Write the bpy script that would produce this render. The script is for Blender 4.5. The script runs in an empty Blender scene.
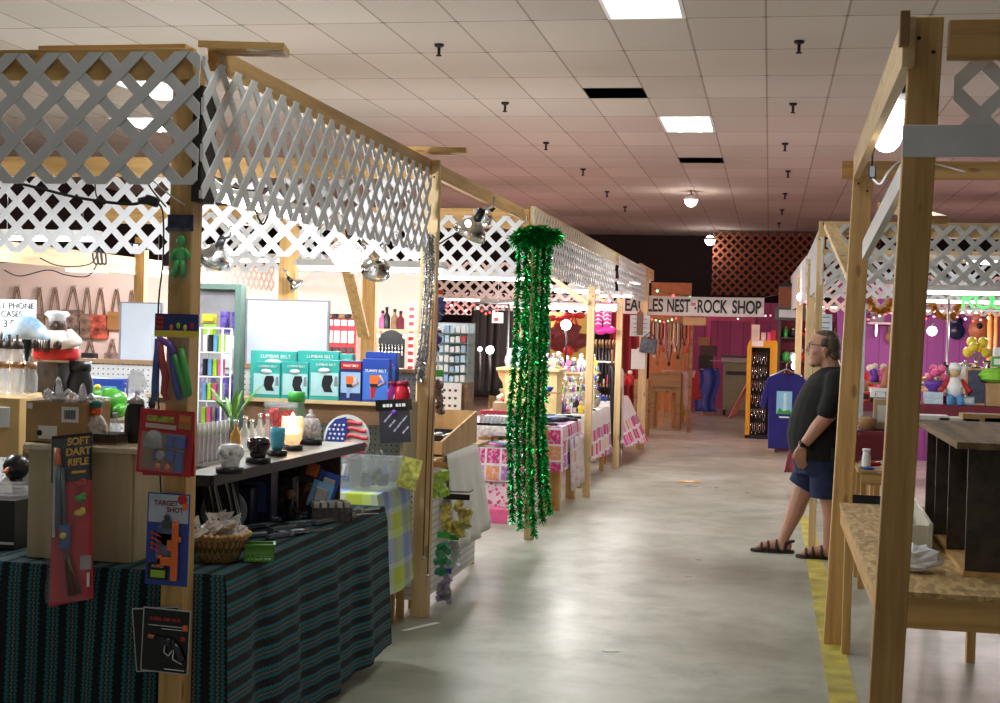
import bpy, math, random
from mathutils import Vector, Matrix, Euler
PI = math.pi
C = bpy.context.scene.collection
rnd = random.Random(7)
# ------------------------------------------------------------------ camera numbers (photo treated as 1000 x 703)
FPX, YAW, PIT, ROL, CZ = 1395.0, .1905, -.0148, .0275, 1.68
_cy, _sy = math.cos(YAW), math.sin(YAW)
FWD = Vector((-_sy*math.cos(PIT), _cy*math.cos(PIT), math.sin(PIT)))
_R = Vector((_cy, _sy, 0)); _U = _R.cross(FWD)
RGT = _R*math.cos(ROL) + _U*math.sin(ROL); UPV = _U*math.cos(ROL) - _R*math.sin(ROL)
def xat(px, Y, z):
    """X of the point of depth Y and height z seen in pixel column px."""
    k = RGT*FPX - FWD*(px-500)
    return -(k.y*Y + k.z*(z-CZ))/k.x
def zat(py, X, Y):
    k = UPV*FPX - FWD*(351.5-py)
    return CZ - (k.x*X + k.y*Y)/k.z
def at(px, py, Y):
    d = FWD + RGT*((px-500)/FPX) - UPV*((py-351.5)/FPX)
    return Vector((0, 0, CZ)) + d*(Y/d.y)
def mpp(X, Y): return Vector((X, Y, 0)).dot(FWD)/FPX
# ------------------------------------------------------------------ mesh builder
class M:
    def __init__(s): s.v = []; s.f = []; s.uv = None; s.sm = []
    def add(s, vs, fs, smooth=False):
        o = len(s.v); s.v += [tuple(p) for p in vs]
        for f in fs: s.f.append(tuple(i+o for i in f)); s.sm.append(smooth)
        return s
    def box(s, x0, x1, y0, y1, z0, z1, mat=None):
        vs = [Vector((x, y, z)) for x in (x0, x1) for y in (y0, y1) for z in (z0, z1)]
        if mat is not None: vs = [mat @ p for p in vs]
        return s.add(vs, [(0, 1, 3, 2), (4, 6, 7, 5), (0, 4, 5, 1), (2, 3, 7, 6), (0, 2, 6, 4), (1, 5, 7, 3)])
    def cbox(s, c, sz, rot=(0, 0, 0)):
        m = Matrix.Translation(Vector(c)) @ Euler(rot).to_matrix().to_4x4()
        a, b, d = sz[0]/2, sz[1]/2, sz[2]/2
        return s.box(-a, a, -b, b, -d, d, m)
    def bar(s, p0, p1, w, h, roll=0):
        p0, p1 = Vector(p0), Vector(p1); d = p1-p0; L = d.length
        q = d.to_track_quat('Z', 'Y').to_matrix().to_4x4()
        m = Matrix.Translation(p0) @ q @ Matrix.Rotation(roll, 4, 'Z')
        return s.box(-w/2, w/2, -h/2, h/2, 0, L, m)
    def tube(s, path, r, n=8, cap=True):
        path = [Vector(p) for p in path]; k = len(path)
        rs = r if isinstance(r, (list, tuple)) else [r]*k
        vs = []; ref = None
        for i, p in enumerate(path):
            t = (path[min(i+1, k-1)] - path[max(i-1, 0)])
            t = t.normalized() if t.length > 1e-9 else Vector((0, 0, 1))
            if ref is None: ref = Vector((1, 0, 0)) if abs(t.x) < .8 else Vector((0, 1, 0))
            a = (ref - t*ref.dot(t)).normalized(); b = t.cross(a); ref = a
            for j in range(n):
                an = 2*PI*j/n; vs.append(p + (a*math.cos(an)+b*math.sin(an))*rs[i])
        fs = [(i*n+j, i*n+(j+1) % n, (i+1)*n+(j+1) % n, (i+1)*n+j) for i in range(k-1) for j in range(n)]
        if cap: fs += [tuple(range(n))[::-1], tuple((k-1)*n+j for j in range(n))]
        return s.add(vs, fs, True)
    def cyl(s, p0, p1, r0, r1=None, n=14): return s.tube([p0, p1], [r0, r0 if r1 is None else r1], n)
    def lathe(s, prof, c=(0, 0, 0), n=16, ax='z', squash=1):
        vs = []; k = len(prof)
        for r, z in prof:
            r = max(r, 1e-4)
            for j in range(n):
                a = 2*PI*j/n; x, y = r*math.cos(a), r*math.sin(a)*squash
                p = (x, y, z) if ax == 'z' else ((z, x, y) if ax == 'x' else (x, z, y))
                vs.append((p[0]+c[0], p[1]+c[1], p[2]+c[2]))
        fs = [(i*n+j, i*n+(j+1) % n, (i+1)*n+(j+1) % n, (i+1)*n+j) for i in range(k-1) for j in range(n)]
        fs += [tuple(range(n))[::-1], tuple((k-1)*n+j for j in range(n))]
        return s.add(vs, fs, True)
    def ball(s, c, r, nu=12, nv=8, rot=None):
        r = (r, r, r) if not isinstance(r, (tuple, list)) else r
        m = Euler(rot).to_matrix() if rot else None
        vs = []
        for i in range(nv+1):
            t = PI*i/nv
            for j in range(nu):
                a = 2*PI*j/nu
                p = Vector((r[0]*max(math.sin(t), 1e-3)*math.cos(a), r[1]*max(math.sin(t), 1e-3)*math.sin(a), -r[2]*math.cos(t)))
                if m: p = m @ p
                vs.append(p+Vector(c))
        fs = [(i*nu+j, i*nu+(j+1) % nu, (i+1)*nu+(j+1) % nu, (i+1)*nu+j) for i in range(nv) for j in range(nu)]
        fs += [tuple(range(nu))[::-1], tuple(nv*nu+j for j in range(nu))]
        return s.add(vs, fs, True)
    def prism(s, pts, d0, d1, ax='y'):
        """polygon in (x,z) extruded along y, or (y,z) along x, or (x,y) along z"""
        n = len(pts)
        g = {'y': lambda a, b, d: (a, d, b), 'x': lambda a, b, d: (d, a, b), 'z': lambda a, b, d: (a, b, d)}[ax]
        vs = [g(a, b, d0) for a, b in pts] + [g(a, b, d1) for a, b in pts]
        fs = [tuple(range(n)), tuple(range(2*n-1, n-1, -1))] + [(i, (i+1) % n+0, (i+1) % n+n, i+n) for i in range(n)]
        return s.add(vs, fs)
    def sheet(s, fn, nu, nv, uvfn=None, close=False):
        o = len(s.v); vs = []; 
        for i in range(nu+1):
            for j in range(nv+1): vs.append(Vector(fn(i/nu, j/nv)))
        fs = [(i*(nv+1)+j, (i+1)*(nv+1)+j, (i+1)*(nv+1)+j+1, i*(nv+1)+j+1) for i in range(nu) for j in range(nv)]
        s.add(vs, fs, True)
        if uvfn:
            s.uv = s.uv or {}
            for i in range(nu+1):
                for j in range(nv+1): s.uv[o+i*(nv+1)+j] = uvfn(i/nu, j/nv)
        return s
def O(name, m, mat, parent=None, loc=(0, 0, 0), rot=(0, 0, 0), bev=0, solid=0, sub=0):
    me = bpy.data.meshes.new(name); me.from_pydata(m.v, [], m.f)
    if any(m.sm): me.polygons.foreach_set('use_smooth', m.sm)
    if m.uv:
        l = me.uv_layers.new(name='UVMap')
        for i, lp in enumerate(me.loops): l.data[i].uv = m.uv.get(lp.vertex_index, (0, 0))
    me.materials.append(mat); me.update()
    import bmesh
    bm = bmesh.new(); bm.from_mesh(me); bmesh.ops.recalc_face_normals(bm, faces=bm.faces); bm.to_mesh(me); bm.free()
    o = bpy.data.objects.new(name, me); C.objects.link(o)
    if parent is not None: o.parent = parent
    o.location = loc; o.rotation_euler = rot
    if solid:
        d = o.modifiers.new('s', 'SOLIDIFY'); d.thickness = solid; d.offset = 0
    if bev:
        d = o.modifiers.new('b', 'BEVEL'); d.width = bev; d.segments = 2; d.limit_method = 'ANGLE'
    if sub:
        d = o.modifiers.new('u', 'SUBSURF'); d.levels = sub; d.render_levels = sub
    return o
USED = {}
def tag(o, label, cat, group=None):
    o['label'] = label; o['category'] = cat
    if group: o['group'] = group
    USED.setdefault(label, []).append(o.name)
    return o
def T(name, label, cat, loc=(0, 0, 0), rz=0, group=None, rot=None):
    o = bpy.data.objects.new(name, None); C.objects.link(o); o.empty_display_size = .05
    o.location = loc; o.rotation_euler = rot if rot else (0, 0, rz)
    return tag(o, label, cat, group)
def S(name, m, mat, label, cat, loc=(0, 0, 0), rz=0, group=None, rot=None, **k):
    return tag(O(name, m, mat, None, loc, rot if rot else (0, 0, rz), **k), label, cat, group)
def ST(name, m, mat, **k):
    o = O(name, m, mat, **k); o['kind'] = 'structure'; return o
def dup(root, loc, label, rz=None, group=None):
    r = root.copy(); C.objects.link(r); r.location = loc
    if rz is not None: r.rotation_euler = (0, 0, rz)
    tag(r, label, root['category'], group or root.get('group'))
    for ch in list(root.children):
        c = ch.copy(); C.objects.link(c); c.parent = r
        for g in list(ch.children):
            d = g.copy(); C.objects.link(d); d.parent = c
    return r
def text(body, size, mat, parent, loc, rot=(PI/2, 0, 0), name='lettering', ext=.001, align='CENTER', sx=1, bold=0):
    cu = bpy.data.curves.new(name, 'FONT'); cu.body = body; cu.size = size; cu.extrude = ext
    cu.align_x = align; cu.align_y = 'CENTER'; cu.offset = bold
    tmp = bpy.data.objects.new('tmp', cu); me = bpy.data.meshes.new_from_object(tmp); bpy.data.objects.remove(tmp)
    me.materials.clear(); me.materials.append(mat)
    o = bpy.data.objects.new(name, me); C.objects.link(o); o.parent = parent; o.location = loc; o.rotation_euler = rot
    o.scale = (sx, 1, 1)
    return o
ORD = 'first second third fourth fifth sixth seventh eighth ninth tenth eleventh twelfth thirteenth fourteenth fifteenth sixteenth'.split()
# ------------------------------------------------------------------ materials
MATS = {}
def _new(name):
    m = bpy.data.materials.new(name); m.use_nodes = True; nt = m.node_tree
    return m, nt, nt.nodes['Principled BSDF']
def hexl(c):
    return (*c, 1) if len(c) == 3 else c
def mat(name, col, rough=.55, metal=0, emit=0, ecol=None, trans=0, alpha=1, noise=.12, nscale=9, ior=1.45, coat=0, bump=0, spec=None):
    if name in MATS: return MATS[name]
    m, nt, b = _new(name); N = nt.nodes; L = nt.links
    b.inputs['Roughness'].default_value = rough; b.inputs['Metallic'].default_value = metal
    b.inputs['Transmission Weight'].default_value = trans; b.inputs['Alpha'].default_value = alpha
    b.inputs['IOR'].default_value = ior; b.inputs['Coat Weight'].default_value = coat
    if spec is not None: b.inputs['Specular IOR Level'].default_value = spec
    if emit:
        b.inputs['Emission Color'].default_value = hexl(ecol or col); b.inputs['Emission Strength'].default_value = emit
    b.inputs['Base Color'].default_value = hexl(col)
    if noise:
        tc = N.new('ShaderNodeTexCoord'); n = N.new('ShaderNodeTexNoise'); n.inputs['Scale'].default_value = nscale; n.inputs['Detail'].default_value = 3
        r = N.new('ShaderNodeValToRGB')
        r.color_ramp.elements[0].position = .3; r.color_ramp.elements[1].position = .7
        r.color_ramp.elements[0].color = hexl(tuple(max(0, c*(1-noise)) for c in col[:3])); r.color_ramp.elements[1].color = hexl(tuple(min(1, c*(1+noise)) for c in col[:3]))
        L.new(tc.outputs['Object'], n.inputs['Vector']); L.new(n.outputs['Fac'], r.inputs['Fac']); L.new(r.outputs['Color'], b.inputs['Base Color'])
        if bump:
            bp = N.new('ShaderNodeBump'); bp.inputs['Strength'].default_value = bump; bp.inputs['Distance'].default_value = .01
            L.new(n.outputs['Fac'], bp.inputs['Height']); L.new(bp.outputs['Normal'], b.inputs['Normal'])
    MATS[name] = m; return m
class G:
    """tiny node-graph helper"""
    def __init__(s, name):
        s.m, s.nt, s.b = _new(name); s.N = s.nt.nodes; s.L = s.nt.links; MATS[name] = s.m
    def coord(s, kind='Object'):
        t = s.N.new('ShaderNodeTexCoord'); x = s.N.new('ShaderNodeSeparateXYZ'); s.L.new(t.outputs[kind], x.inputs[0])
        s.vec = t.outputs[kind]; return x.outputs[0], x.outputs[1], x.outputs[2]
    def put(s, i, v):
        if isinstance(v, (int, float)): i.default_value = v
        elif isinstance(v, tuple): i.default_value = hexl(v) if len(i.default_value) == 4 else v
        else: s.L.new(v, i)
    def math(s, op, a, b=0, c=0):
        n = s.N.new('ShaderNodeMath'); n.operation = op
        for i, v in enumerate((a, b, c)): s.put(n.inputs[i], v)
        return n.outputs[0]
    def mix(s, f, a, b, bl='MIX'):
        n = s.N.new('ShaderNodeMix'); n.data_type = 'RGBA'; n.blend_type = bl
        s.put(n.inputs[0], f); s.put(n.inputs[6], a); s.put(n.inputs[7], b); return n.outputs[2]
    def noise(s, scale, vec=None, detail=3, rough=.5):
        n = s.N.new('ShaderNodeTexNoise'); n.inputs['Scale'].default_value = scale; n.inputs['Detail'].default_value = detail; n.inputs['Roughness'].default_value = rough
        s.L.new(vec or s.vec, n.inputs['Vector']); return n.outputs['Fac']
    def vecof(s, x, y, z=0):
        n = s.N.new('ShaderNodeCombineXYZ')
        for i, v in enumerate((x, y, z)): s.put(n.inputs[i], v)
        return n.outputs[0]
    def white(s, vec):
        n = s.N.new('ShaderNodeTexWhiteNoise'); n.noise_dimensions = '3D'; s.L.new(vec, n.inputs['Vector']); return n.outputs['Value']
    def ramp(s, f, stops, const=False):
        n = s.N.new('ShaderNodeValToRGB'); cr = n.color_ramp
        if const: cr.interpolation = 'CONSTANT'
        while len(cr.elements) < len(stops): cr.elements.new(.5)
        for e, (p, c) in zip(cr.elements, stops): e.position = p; e.color = hexl(c)
        s.put(n.inputs[0], f); return n.outputs[0]
    def fin(s, col, rough=.6, metal=0, bump=None, bstr=.3, bdist=.01, emit=None, estr=0):
        s.put(s.b.inputs['Base Color'], col); s.put(s.b.inputs['Roughness'], rough); s.b.inputs['Metallic'].default_value = metal
        if bump is not None:
            n = s.N.new('ShaderNodeBump'); n.inputs['Strength'].default_value = bstr; n.inputs['Distance'].default_value = bdist
            s.L.new(bump, n.inputs['Height']); s.L.new(n.outputs['Normal'], s.b.inputs['Normal'])
        return s.m
def wood(name, dark, light, ax='z', sc=1.0, rough=.6):
    if name in MATS: return MATS[name]
    g = G(name); x, y, z = g.coord()
    k = [14*sc, 14*sc, 14*sc]; k['xyz'.index(ax)] = .9*sc
    v = g.vecof(g.math('MULTIPLY', x, k[0]), g.math('MULTIPLY', y, k[1]), g.math('MULTIPLY', z, k[2]))
    n = g.noise(1.6, v, 4, .6); n2 = g.noise(9, v, 2)
    kn = g.N.new('ShaderNodeTexVoronoi'); kn.inputs['Scale'].default_value = 1.3
    q = [1.0, 1.0, 1.0]; q = [6*sc]*3; q['xyz'.index(ax)] = 2.2*sc
    g.L.new(g.vecof(g.math('MULTIPLY', x, q[0]), g.math('MULTIPLY', y, q[1]), g.math('MULTIPLY', z, q[2])), kn.inputs['Vector'])
    knot = g.ramp(kn.outputs['Distance'], [(0, (1, 1, 1)), (.09, (.75, .75, .75)), (.13, (0, 0, 0))])
    c = g.ramp(n, [(.3, dark), (.55, light), (.75, tuple(min(1, a*1.12) for a in light))])
    c = g.mix(g.math('MULTIPLY', n2, .25), c, dark); c = g.mix(g.math('MULTIPLY', knot, .7), c, tuple(a*.3 for a in dark))
    return g.fin(c, rough, bump=n, bstr=.12)
pine = {a: wood('pine_'+a, (.42, .22, .065), (.64, .385, .14), a) for a in 'xyz'}
pale = {a: wood('pale_pine_'+a, (.56, .36, .16), (.74, .54, .29), a) for a in 'xyz'}
ply = wood('plywood', (.46, .27, .10), (.60, .39, .17), 'z', .5)
dkwood = wood('dark_wood', (.025, .017, .012), (.06, .04, .028), 'y', .8)
brownwood = wood('brown_wood', (.18, .09, .04), (.32, .17, .08), 'x', .8)
cream_wood = wood('cream_wood', (.44, .37, .22), (.52, .44, .28), 'z', .5)
white_lat = mat('white_lattice_plastic', (.72, .72, .74), .45, noise=.04)
black = mat('black_plastic', (.012, .012, .014), .35, noise=0)
dark = mat('dark_fabric', (.03, .03, .035), .8)
white = mat('white_plastic', (.8, .8, .8), .4, noise=.03)
paper = mat('white_paper', (.82, .81, .78), .7, noise=.03)
ink = mat('black_ink', (.01, .01, .012), .6, noise=0)
steel = mat('brushed_steel', (.55, .55, .57), .3, 1, noise=.1)
silver = mat('polished_silver', (.8, .8, .82), .18, 1, noise=.08)
card = mat('cardboard', (.42, .26, .12), .8, nscale=14)
carton_pale = mat('pale_carton', (.55, .40, .22), .8)
red = mat('red_plastic', (.5, .02, .02), .35)
redcard = mat('red_card', (.50, .02, .03), .4, nscale=20)
blue = mat('blue_plastic', (.02, .06, .35), .35)
ltblue = mat('light_blue_plastic', (.15, .35, .6), .3)
green = mat('green_plastic', (.05, .42, .06), .35)
lime = mat('lime_plastic', (.35, .6, .04), .4)
yellow = mat('yellow_plastic', (.75, .6, .05), .4)
orange = mat('orange_plastic', (.85, .17, .03), .4)
pink = mat('pink_plastic', (.75, .12, .3), .4)
purple = mat('purple_plastic', (.14, .05, .4), .4)
maroon = mat('maroon_cloth', (.16, .02, .035), .85, bump=.2)
amber = mat('amber_glass', (.5, .25, .05), .1, coat=.5)
def glass_mat(name, col=(.95, .97, 1), rough=.08, alpha=.28):
    if name in MATS: return MATS[name]
    g = G(name); b = g.b; g.coord()
    tr = g.N.new('ShaderNodeBsdfTransparent'); tr.inputs[0].default_value = hexl(tuple(.6+.4*c for c in col))
    mx = g.N.new('ShaderNodeMixShader'); out = g.N['Material Output']
    b.inputs['Base Color'].default_value = hexl(col); b.inputs['Roughness'].default_value = rough
    b.inputs['Specular IOR Level'].default_value = .9
    mx.inputs[0].default_value = alpha
    g.L.new(tr.outputs[0], mx.inputs[1]); g.L.new(b.outputs[0], mx.inputs[2]); g.L.new(mx.outputs[0], out.inputs['Surface'])
    return g.m
glass = glass_mat('clear_glass'); film = glass_mat('clear_film', (.9, .92, .95), .12, .07)
frost = glass_mat('milky_plastic', (.75, .78, .8), .3, .20)
# ================================================================== THE HALL
CX0, CY0, CH = -.10, 10.95, 4.15
g = G('ceiling_tile'); x, y, z = g.coord()
u = g.math('DIVIDE', g.math('SUBTRACT', x, CX0), .61); v = g.math('DIVIDE', g.math('SUBTRACT', y, CY0), 1.22)
du = g.math('MULTIPLY', g.math('PINGPONG', u, .5), .61); dv = g.math('MULTIPLY', g.math('PINGPONG', v, .5), 1.22)
line = g.math('MAXIMUM', g.math('LESS_THAN', du, .009), g.math('LESS_THAN', dv, .011))
cross = g.math('LESS_THAN', g.math('ADD', g.math('MULTIPLY', du, .7), g.math('MULTIPLY', dv, 2.0)), .042)
tv = g.white(g.vecof(g.math('FLOOR', u), g.math('FLOOR', v)))
base = g.ramp(tv, [(0, (.47, .435, .375)), (.9, (.56, .525, .46)), (.985, (.50, .43, .38))])
sp = g.noise(90, None, 2); base = g.mix(g.math('MULTIPLY', sp, .3), base, (.40, .37, .33))
st = g.ramp(g.noise(.9, None, 4), [(.66, (0, 0, 0)), (.74, (1, 1, 1))]); base = g.mix(g.math('MULTIPLY', st, .25), base, (.36, .26, .18))
base = g.mix(g.math('MULTIPLY', line, .85), base, (.25, .20, .15)); base = g.mix(g.math('MULTIPLY', cross, .85), base, (.12, .10, .09))
ceil_m = g.fin(base, .85, bump=sp, bstr=.1)
g = G('concrete'); x, y, z = g.coord()
n1 = g.noise(.55, None, 6, .6); n2 = g.noise(3.2, None, 5, .65); n3 = g.noise(40, None, 3)
vst = g.noise(1.1, g.vecof(g.math('MULTIPLY', x, 1.0), g.math('ADD', g.math('MULTIPLY', y, .8), 7)), 6, .65)
c = g.ramp(n1, [(.34, (.22, .235, .175)), (.5, (.36, .375, .30)), (.66, (.48, .49, .42))])
c = g.mix(g.ramp(n2, [(.42, (0, 0, 0)), (.7, (.7, .7, .7))]), c, (.20, .195, .145)); c = g.mix(g.math('MULTIPLY', n3, .16), c, (.6, .6, .55))
c = g.mix(g.ramp(vst, [(.46, (0, 0, 0)), (.68, (.6, .6, .6))]), c, (.54, .55, .48))
rg = g.ramp(g.math('ADD', g.math('MULTIPLY', n2, .5), g.math('MULTIPLY', n1, .5)), [(.3, (.24, .24, .24)), (.7, (.48, .48, .48))])
conc = g.fin(c, rg)
def planks(name, c0, c1, w=.2, axis=0, rough=.7):
    g = G(name); q = g.coord(); u = g.math('DIVIDE', q[axis], w)
    n = g.white(g.vecof(g.math('FLOOR', u), 0)); e = g.math('LESS_THAN', g.math('PINGPONG', u, .5), .03)
    c = g.mix(n, c0, c1); c = g.mix(g.math('MULTIPLY', g.noise(3), .25), c, tuple(a*.6 for a in c0)); c = g.mix(g.math('MULTIPLY', e, .6), c, tuple(a*.25 for a in c0))
    return g.fin(c, rough)
peach = mat('peach_wall_paint', (.86, .60, .52), .7, noise=.05, nscale=2)
darkwall = mat('dark_wall_paint', (.016, .011, .013), .85)
pinkwall = planks('pink_plank_paint', (.50, .10, .28), (.58, .13, .33), .3)
purplewall = planks('purple_plank_paint', (.22, .05, .22), (.30, .07, .30), .22)
orangewall = mat('orange_wall_paint', (.52, .22, .09), .7)
XL, XR, YB = -12.4, 7.32, 34.6
ST('floor', M().box(XL, XR, -1.5, YB, -.1, 0), conc)
# ceiling: one mesh of lay-in tiles with the open and lamp cells left out, and a dark plenum above
LAMP_CELLS = {(-2, -1), (-2, 4), (-11, 2), (-13, 4), (-2, -6), (-9, -2)}
HOLES = {(-3, 2, 1), (-2, 7, 0)}
m = M()
for i in range(-21, 13):
    for j in range(-11, 20):
        if (i, j) in LAMP_CELLS: continue
        for h in (0, 1):
            if (i, j, h) in HOLES: continue
            x0 = CX0+.61*i; y0 = CY0+1.22*j+.61*h; x1 = min(x0+.61, XR)
            if x0 < XL or x0 > XR or y0 > YB-.05: continue
            y1 = min(y0+.61, YB)
            m.add([(x0, y0, CH), (x1, y0, CH), (x1, y1, CH), (x0, y1, CH)], [(0, 1, 2, 3)])
ST('ceiling', m, ceil_m)
ST('ceiling.001', M().box(XL, XR, -2.6, YB+.1, CH+.35, CH+.45), darkwall)
ST('wall_back', M().box(XL, XR, YB, YB+.15, 0, CH+.4), darkwall)
ST('wall_left', M().box(XL-.15, XL, -2.6, YB, 0, CH+.4), darkwall)
ST('wall_right', M().box(XR, XR+.15, -2.6, YB, 0, CH+.4), darkwall)
# painted partitions that close the stalls off
ST('wall_stall_left', M().box(-11.5, -3.95, 15.5, 15.6, 0, 2.34), peach)
ST('wall_rear', M().box(-2.1, 1.5, 33.0, 33.12, 0, 2.5), pinkwall)
ST('wall_stall_right', M().box(.95, 7.2, 20.6, 20.7, 0, 2.6), purplewall)
m = M().box(-2.6, -1.72, 31.0, 31.1, 0, 2.85); ST('wall_rear_left', m, orangewall)
# doorway in the pink wall
d = ST('door_1', M().box(-1.35, -.45, 32.93, 32.998, 0, 2.05), pinkwall)
O('door_frame', M().box(-1.45, -1.35, 32.9, 32.999, 0, 2.15).box(-.45, -.35, 32.9, 32.999, 0, 2.15).box(-1.35, -.45, 32.9, 32.999, 2.05, 2.15), pink, d)
O('door_handle', M().ball((-.53, 32.88, 1.0), .035).cyl((-.53, 32.95, 1.0), (-.53, 32.88, 1.0), .012), steel, d)
# floor paint and tape
yl = mat('yellow_floor_paint', (.50, .42, .07), .6, noise=.35, nscale=5)
ST('floor_stripe', M().box(.325, .455, 2.5, 10.6, .0005, .0025).box(.33, .45, 10.6, 13.5, .0005, .002), yl)
for (px, Y, L, rz, lab) in ((421, 7.62, .3, 1.1, 'pale strip of tape on the concrete at the foot of the pale post'), (611, 7.35, .09, .3, 'short pale tape mark alone on the open aisle floor')):
    S('tape_mark', M().cbox((0, 0, .002), (L, .035, .002)), paper, lab, 'tape', (xat(px, Y, 0), Y, 0), rz)
p = Vector((xat(689, 16.2, 0), 16.2, 0))
m = M().lathe([(.001, .002), (.13, .002), (.13, .004), (.001, .004)], (0, 0, 0), 20)
o = S('floor_disc', m, mat('orange_disc', (.75, .38, .08), .5, noise=.3), 'round orange disc on the middle of the aisle floor', 'sticker', p)  # flat orange disc, paler at the centre
O('centre_spot', M().lathe([(.001, .004), (.06, .004), (.06, .006), (.001, .006)], (0, 0, 0), 16), paper, o)
# ceiling troffers
lampw = mat('lit_fluorescent_diffuser', (.9, 1, .93), .5, emit=5.5, ecol=(.93, 1, .92), noise=0)
def area(par, loc, sx, sy, e, col=(1, .97, .92), rot=(0, 0, 0)):
    l = bpy.data.lights.new('light', 'AREA'); l.shape = 'RECTANGLE'; l.size = sx; l.size_y = sy; l.energy = e; l.color = col
    o = bpy.data.objects.new('lamp_light', l); C.objects.link(o); o.parent = par; o.location = loc; o.rotation_euler = rot; return o
def point(par, loc, e, col=(1, .85, .65), r=.05):
    l = bpy.data.lights.new('light', 'POINT'); l.energy = e; l.color = col; l.shadow_soft_size = r
    o = bpy.data.objects.new('lamp_light', l); C.objects.link(o); o.parent = par; o.location = loc; return o
TROF = {(-2, -1): 'large lit troffer in the ceiling above the aisle, cut by the top edge', (-2, 4): 'lit ceiling troffer over the aisle beyond the dark open tile',
        (-2, -6): 'unseen ceiling troffer added above the front of the aisle as fill light', (-9, -2): 'lit ceiling troffer above the nearest left stall',  # the front-of-aisle troffer is unseen, added to fill the foreground
        (-11, 2): 'lit ceiling troffer seen through the front lattice, upper one', (-13, 4): 'lit ceiling troffer seen through the front lattice, lower one'}
for (i, j), lab in TROF.items():
    x0, y0 = CX0+.61*i, CY0+1.22*j
    t = T('ceiling_light', lab, 'ceiling light', (x0+.305, y0+.61, CH), 0, 'ceiling troffers')
    m = M(); a, b = .305, .61
    for (xa, xb, ya, yb) in ((-a, -a+.03, -b, b), (a-.03, a, -b, b), (-a+.03, a-.03, -b, -b+.03), (-a+.03, a-.03, b-.03, b)): m.box(xa, xb, ya, yb, -.004, .09)
    m.box(-a, a, -b, b, .09, .1); O('housing', m, white, t)
    O('diffuser', M().box(-a+.03, a-.03, -b+.03, b-.03, .03, .04), lampw, t)
    for k in (-1, 1): O('fluorescent_tube', M().cyl((k*.12, -b+.06, .0), (k*.12, b-.06, .0), .016), lampw, t) if j == 4 else None
    area(t, (0, 0, -.03), .5, 1.1, {(-2, -6): 30, (-9, -2): 30}.get((i, j), 30), (.98, 1, .94))
# hanging lamps far down the hall
hb = mat('lit_lamp_bulb', (1, 1, 1), .4, emit=14, ecol=(1, .97, .95), noise=0)
for px, py, Y, r, lab in ((691, 200, 24, .13, 'small tilted white lamp hanging under the ceiling far down the aisle'), (710, 240, 32.3, .14, 'round white lamp hanging in front of the dark back wall')):
    p = at(px, py, Y); t = T('hanging_lamp', lab, 'lamp', p)
    O('stem', M().cyl((0, 0, .05), (0, 0, CH-p.z), .012), steel, t)
    O('reflector', M().lathe([(.04, .1), (r*.8, .04), (r, 0), (r*.96, 0), (r*.75, .03), (.03, .085)], (0, 0, 0), 18), white, t)
    O('bulb', M().ball((0, 0, -.01), r*.82), hb, t); point(t, (0, 0, -.2), 25, (1, .8, .75), .1)
# sprinkler heads
sp0 = None
SPR = [(439, 50, 'left row of sprinklers, nearest one'), (505, 107, 'left row, second nearest'), (546, 146, 'left row, third'), (583, 172, 'left row, fourth'), (607, 194, 'left row, fifth'), (625, 209, 'left row, sixth'),
       (799, 47, 'right row of sprinklers, nearest one'), (793, 108, 'right row, second nearest'), (785, 147, 'right row, third'), (788, 174, 'right row, fourth'), (785, 196, 'right row, fifth'), (782, 212, 'right row, sixth'), (779, 225, 'right row, seventh')]
for px, py, lab in SPR:
    d = FWD + RGT*((px-500)/FPX) - UPV*((py-351.5)/FPX); p = d*((CH-.05-CZ)/d.z); p.z = CH
    lab = 'black sprinkler head under the ceiling, ' + lab
    if sp0 is None:
        sp0 = T('sprinkler_head', lab, 'sprinkler', p, 0, 'sprinklers under the ceiling')
        O('escutcheon', M().lathe([(.001, 0), (.045, 0), (.04, -.02), (.02, -.03), (.001, -.03)]), black, sp0)
        O('pipe', M().cyl((0, 0, -.03), (0, 0, -.09), .014), black, sp0)
        O('deflector', M().lathe([(.001, -.085), (.016, -.09), (.028, -.1), (.028, -.104), (.001, -.106)]), black, sp0)
    else: dup(sp0, p, lab)
# ================================================================== LATTICE AND TIMBER
def clip(poly, a, b, c):      # keep a*x+b*y <= c
    out = []
    for i in range(len(poly)):
        p, q = poly[i], poly[(i+1) % len(poly)]; dp, dq = a*p[0]+b*p[1]-c, a*q[0]+b*q[1]-c
        if dp <= 0: out.append(p)
        if dp*dq < 0:
            t = dp/(dp-dq); out.append((p[0]+(q[0]-p[0])*t, p[1]+(q[1]-p[1])*t))
    return out
def lattice(L, h, pitch=.16, w=.04, th=.006, off=0.0):
    """panel in local x (0..L) and z (-h..0); two crossed layers of slats"""
    m = M(); s = pitch; hw = w/math.sqrt(2)
    for sg, d0 in ((1, 0), (-1, th)):
        k = -int(h/s)-2
        while k*s < L+h+s:
            c0 = k*s+off if sg == 1 else k*s-off*0+off
            P = [(0, -h), (L, -h), (L, 0), (0, 0)]
            if sg == 1: P = clip(clip(P, 1, -1, c0+hw), -1, 1, -(c0-hw))
            else: P = clip(clip(P, 1, 1, c0-h+h*0+hw), -1, -1, -(c0-h+h*0-hw))
            if len(P) > 2: m.prism(P, d0, d0+th, 'y')
            k += 1
    return m
LATM = {'white': white_lat, 'peach': mat('peach_tinted_lattice', (.66, .50, .44), .5, noise=.05), 'rust': mat('red_lit_brown_lattice', (.20, .06, .025), .7)}  # rust slats: orange-brown, with the reddish light put into the colour
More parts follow.
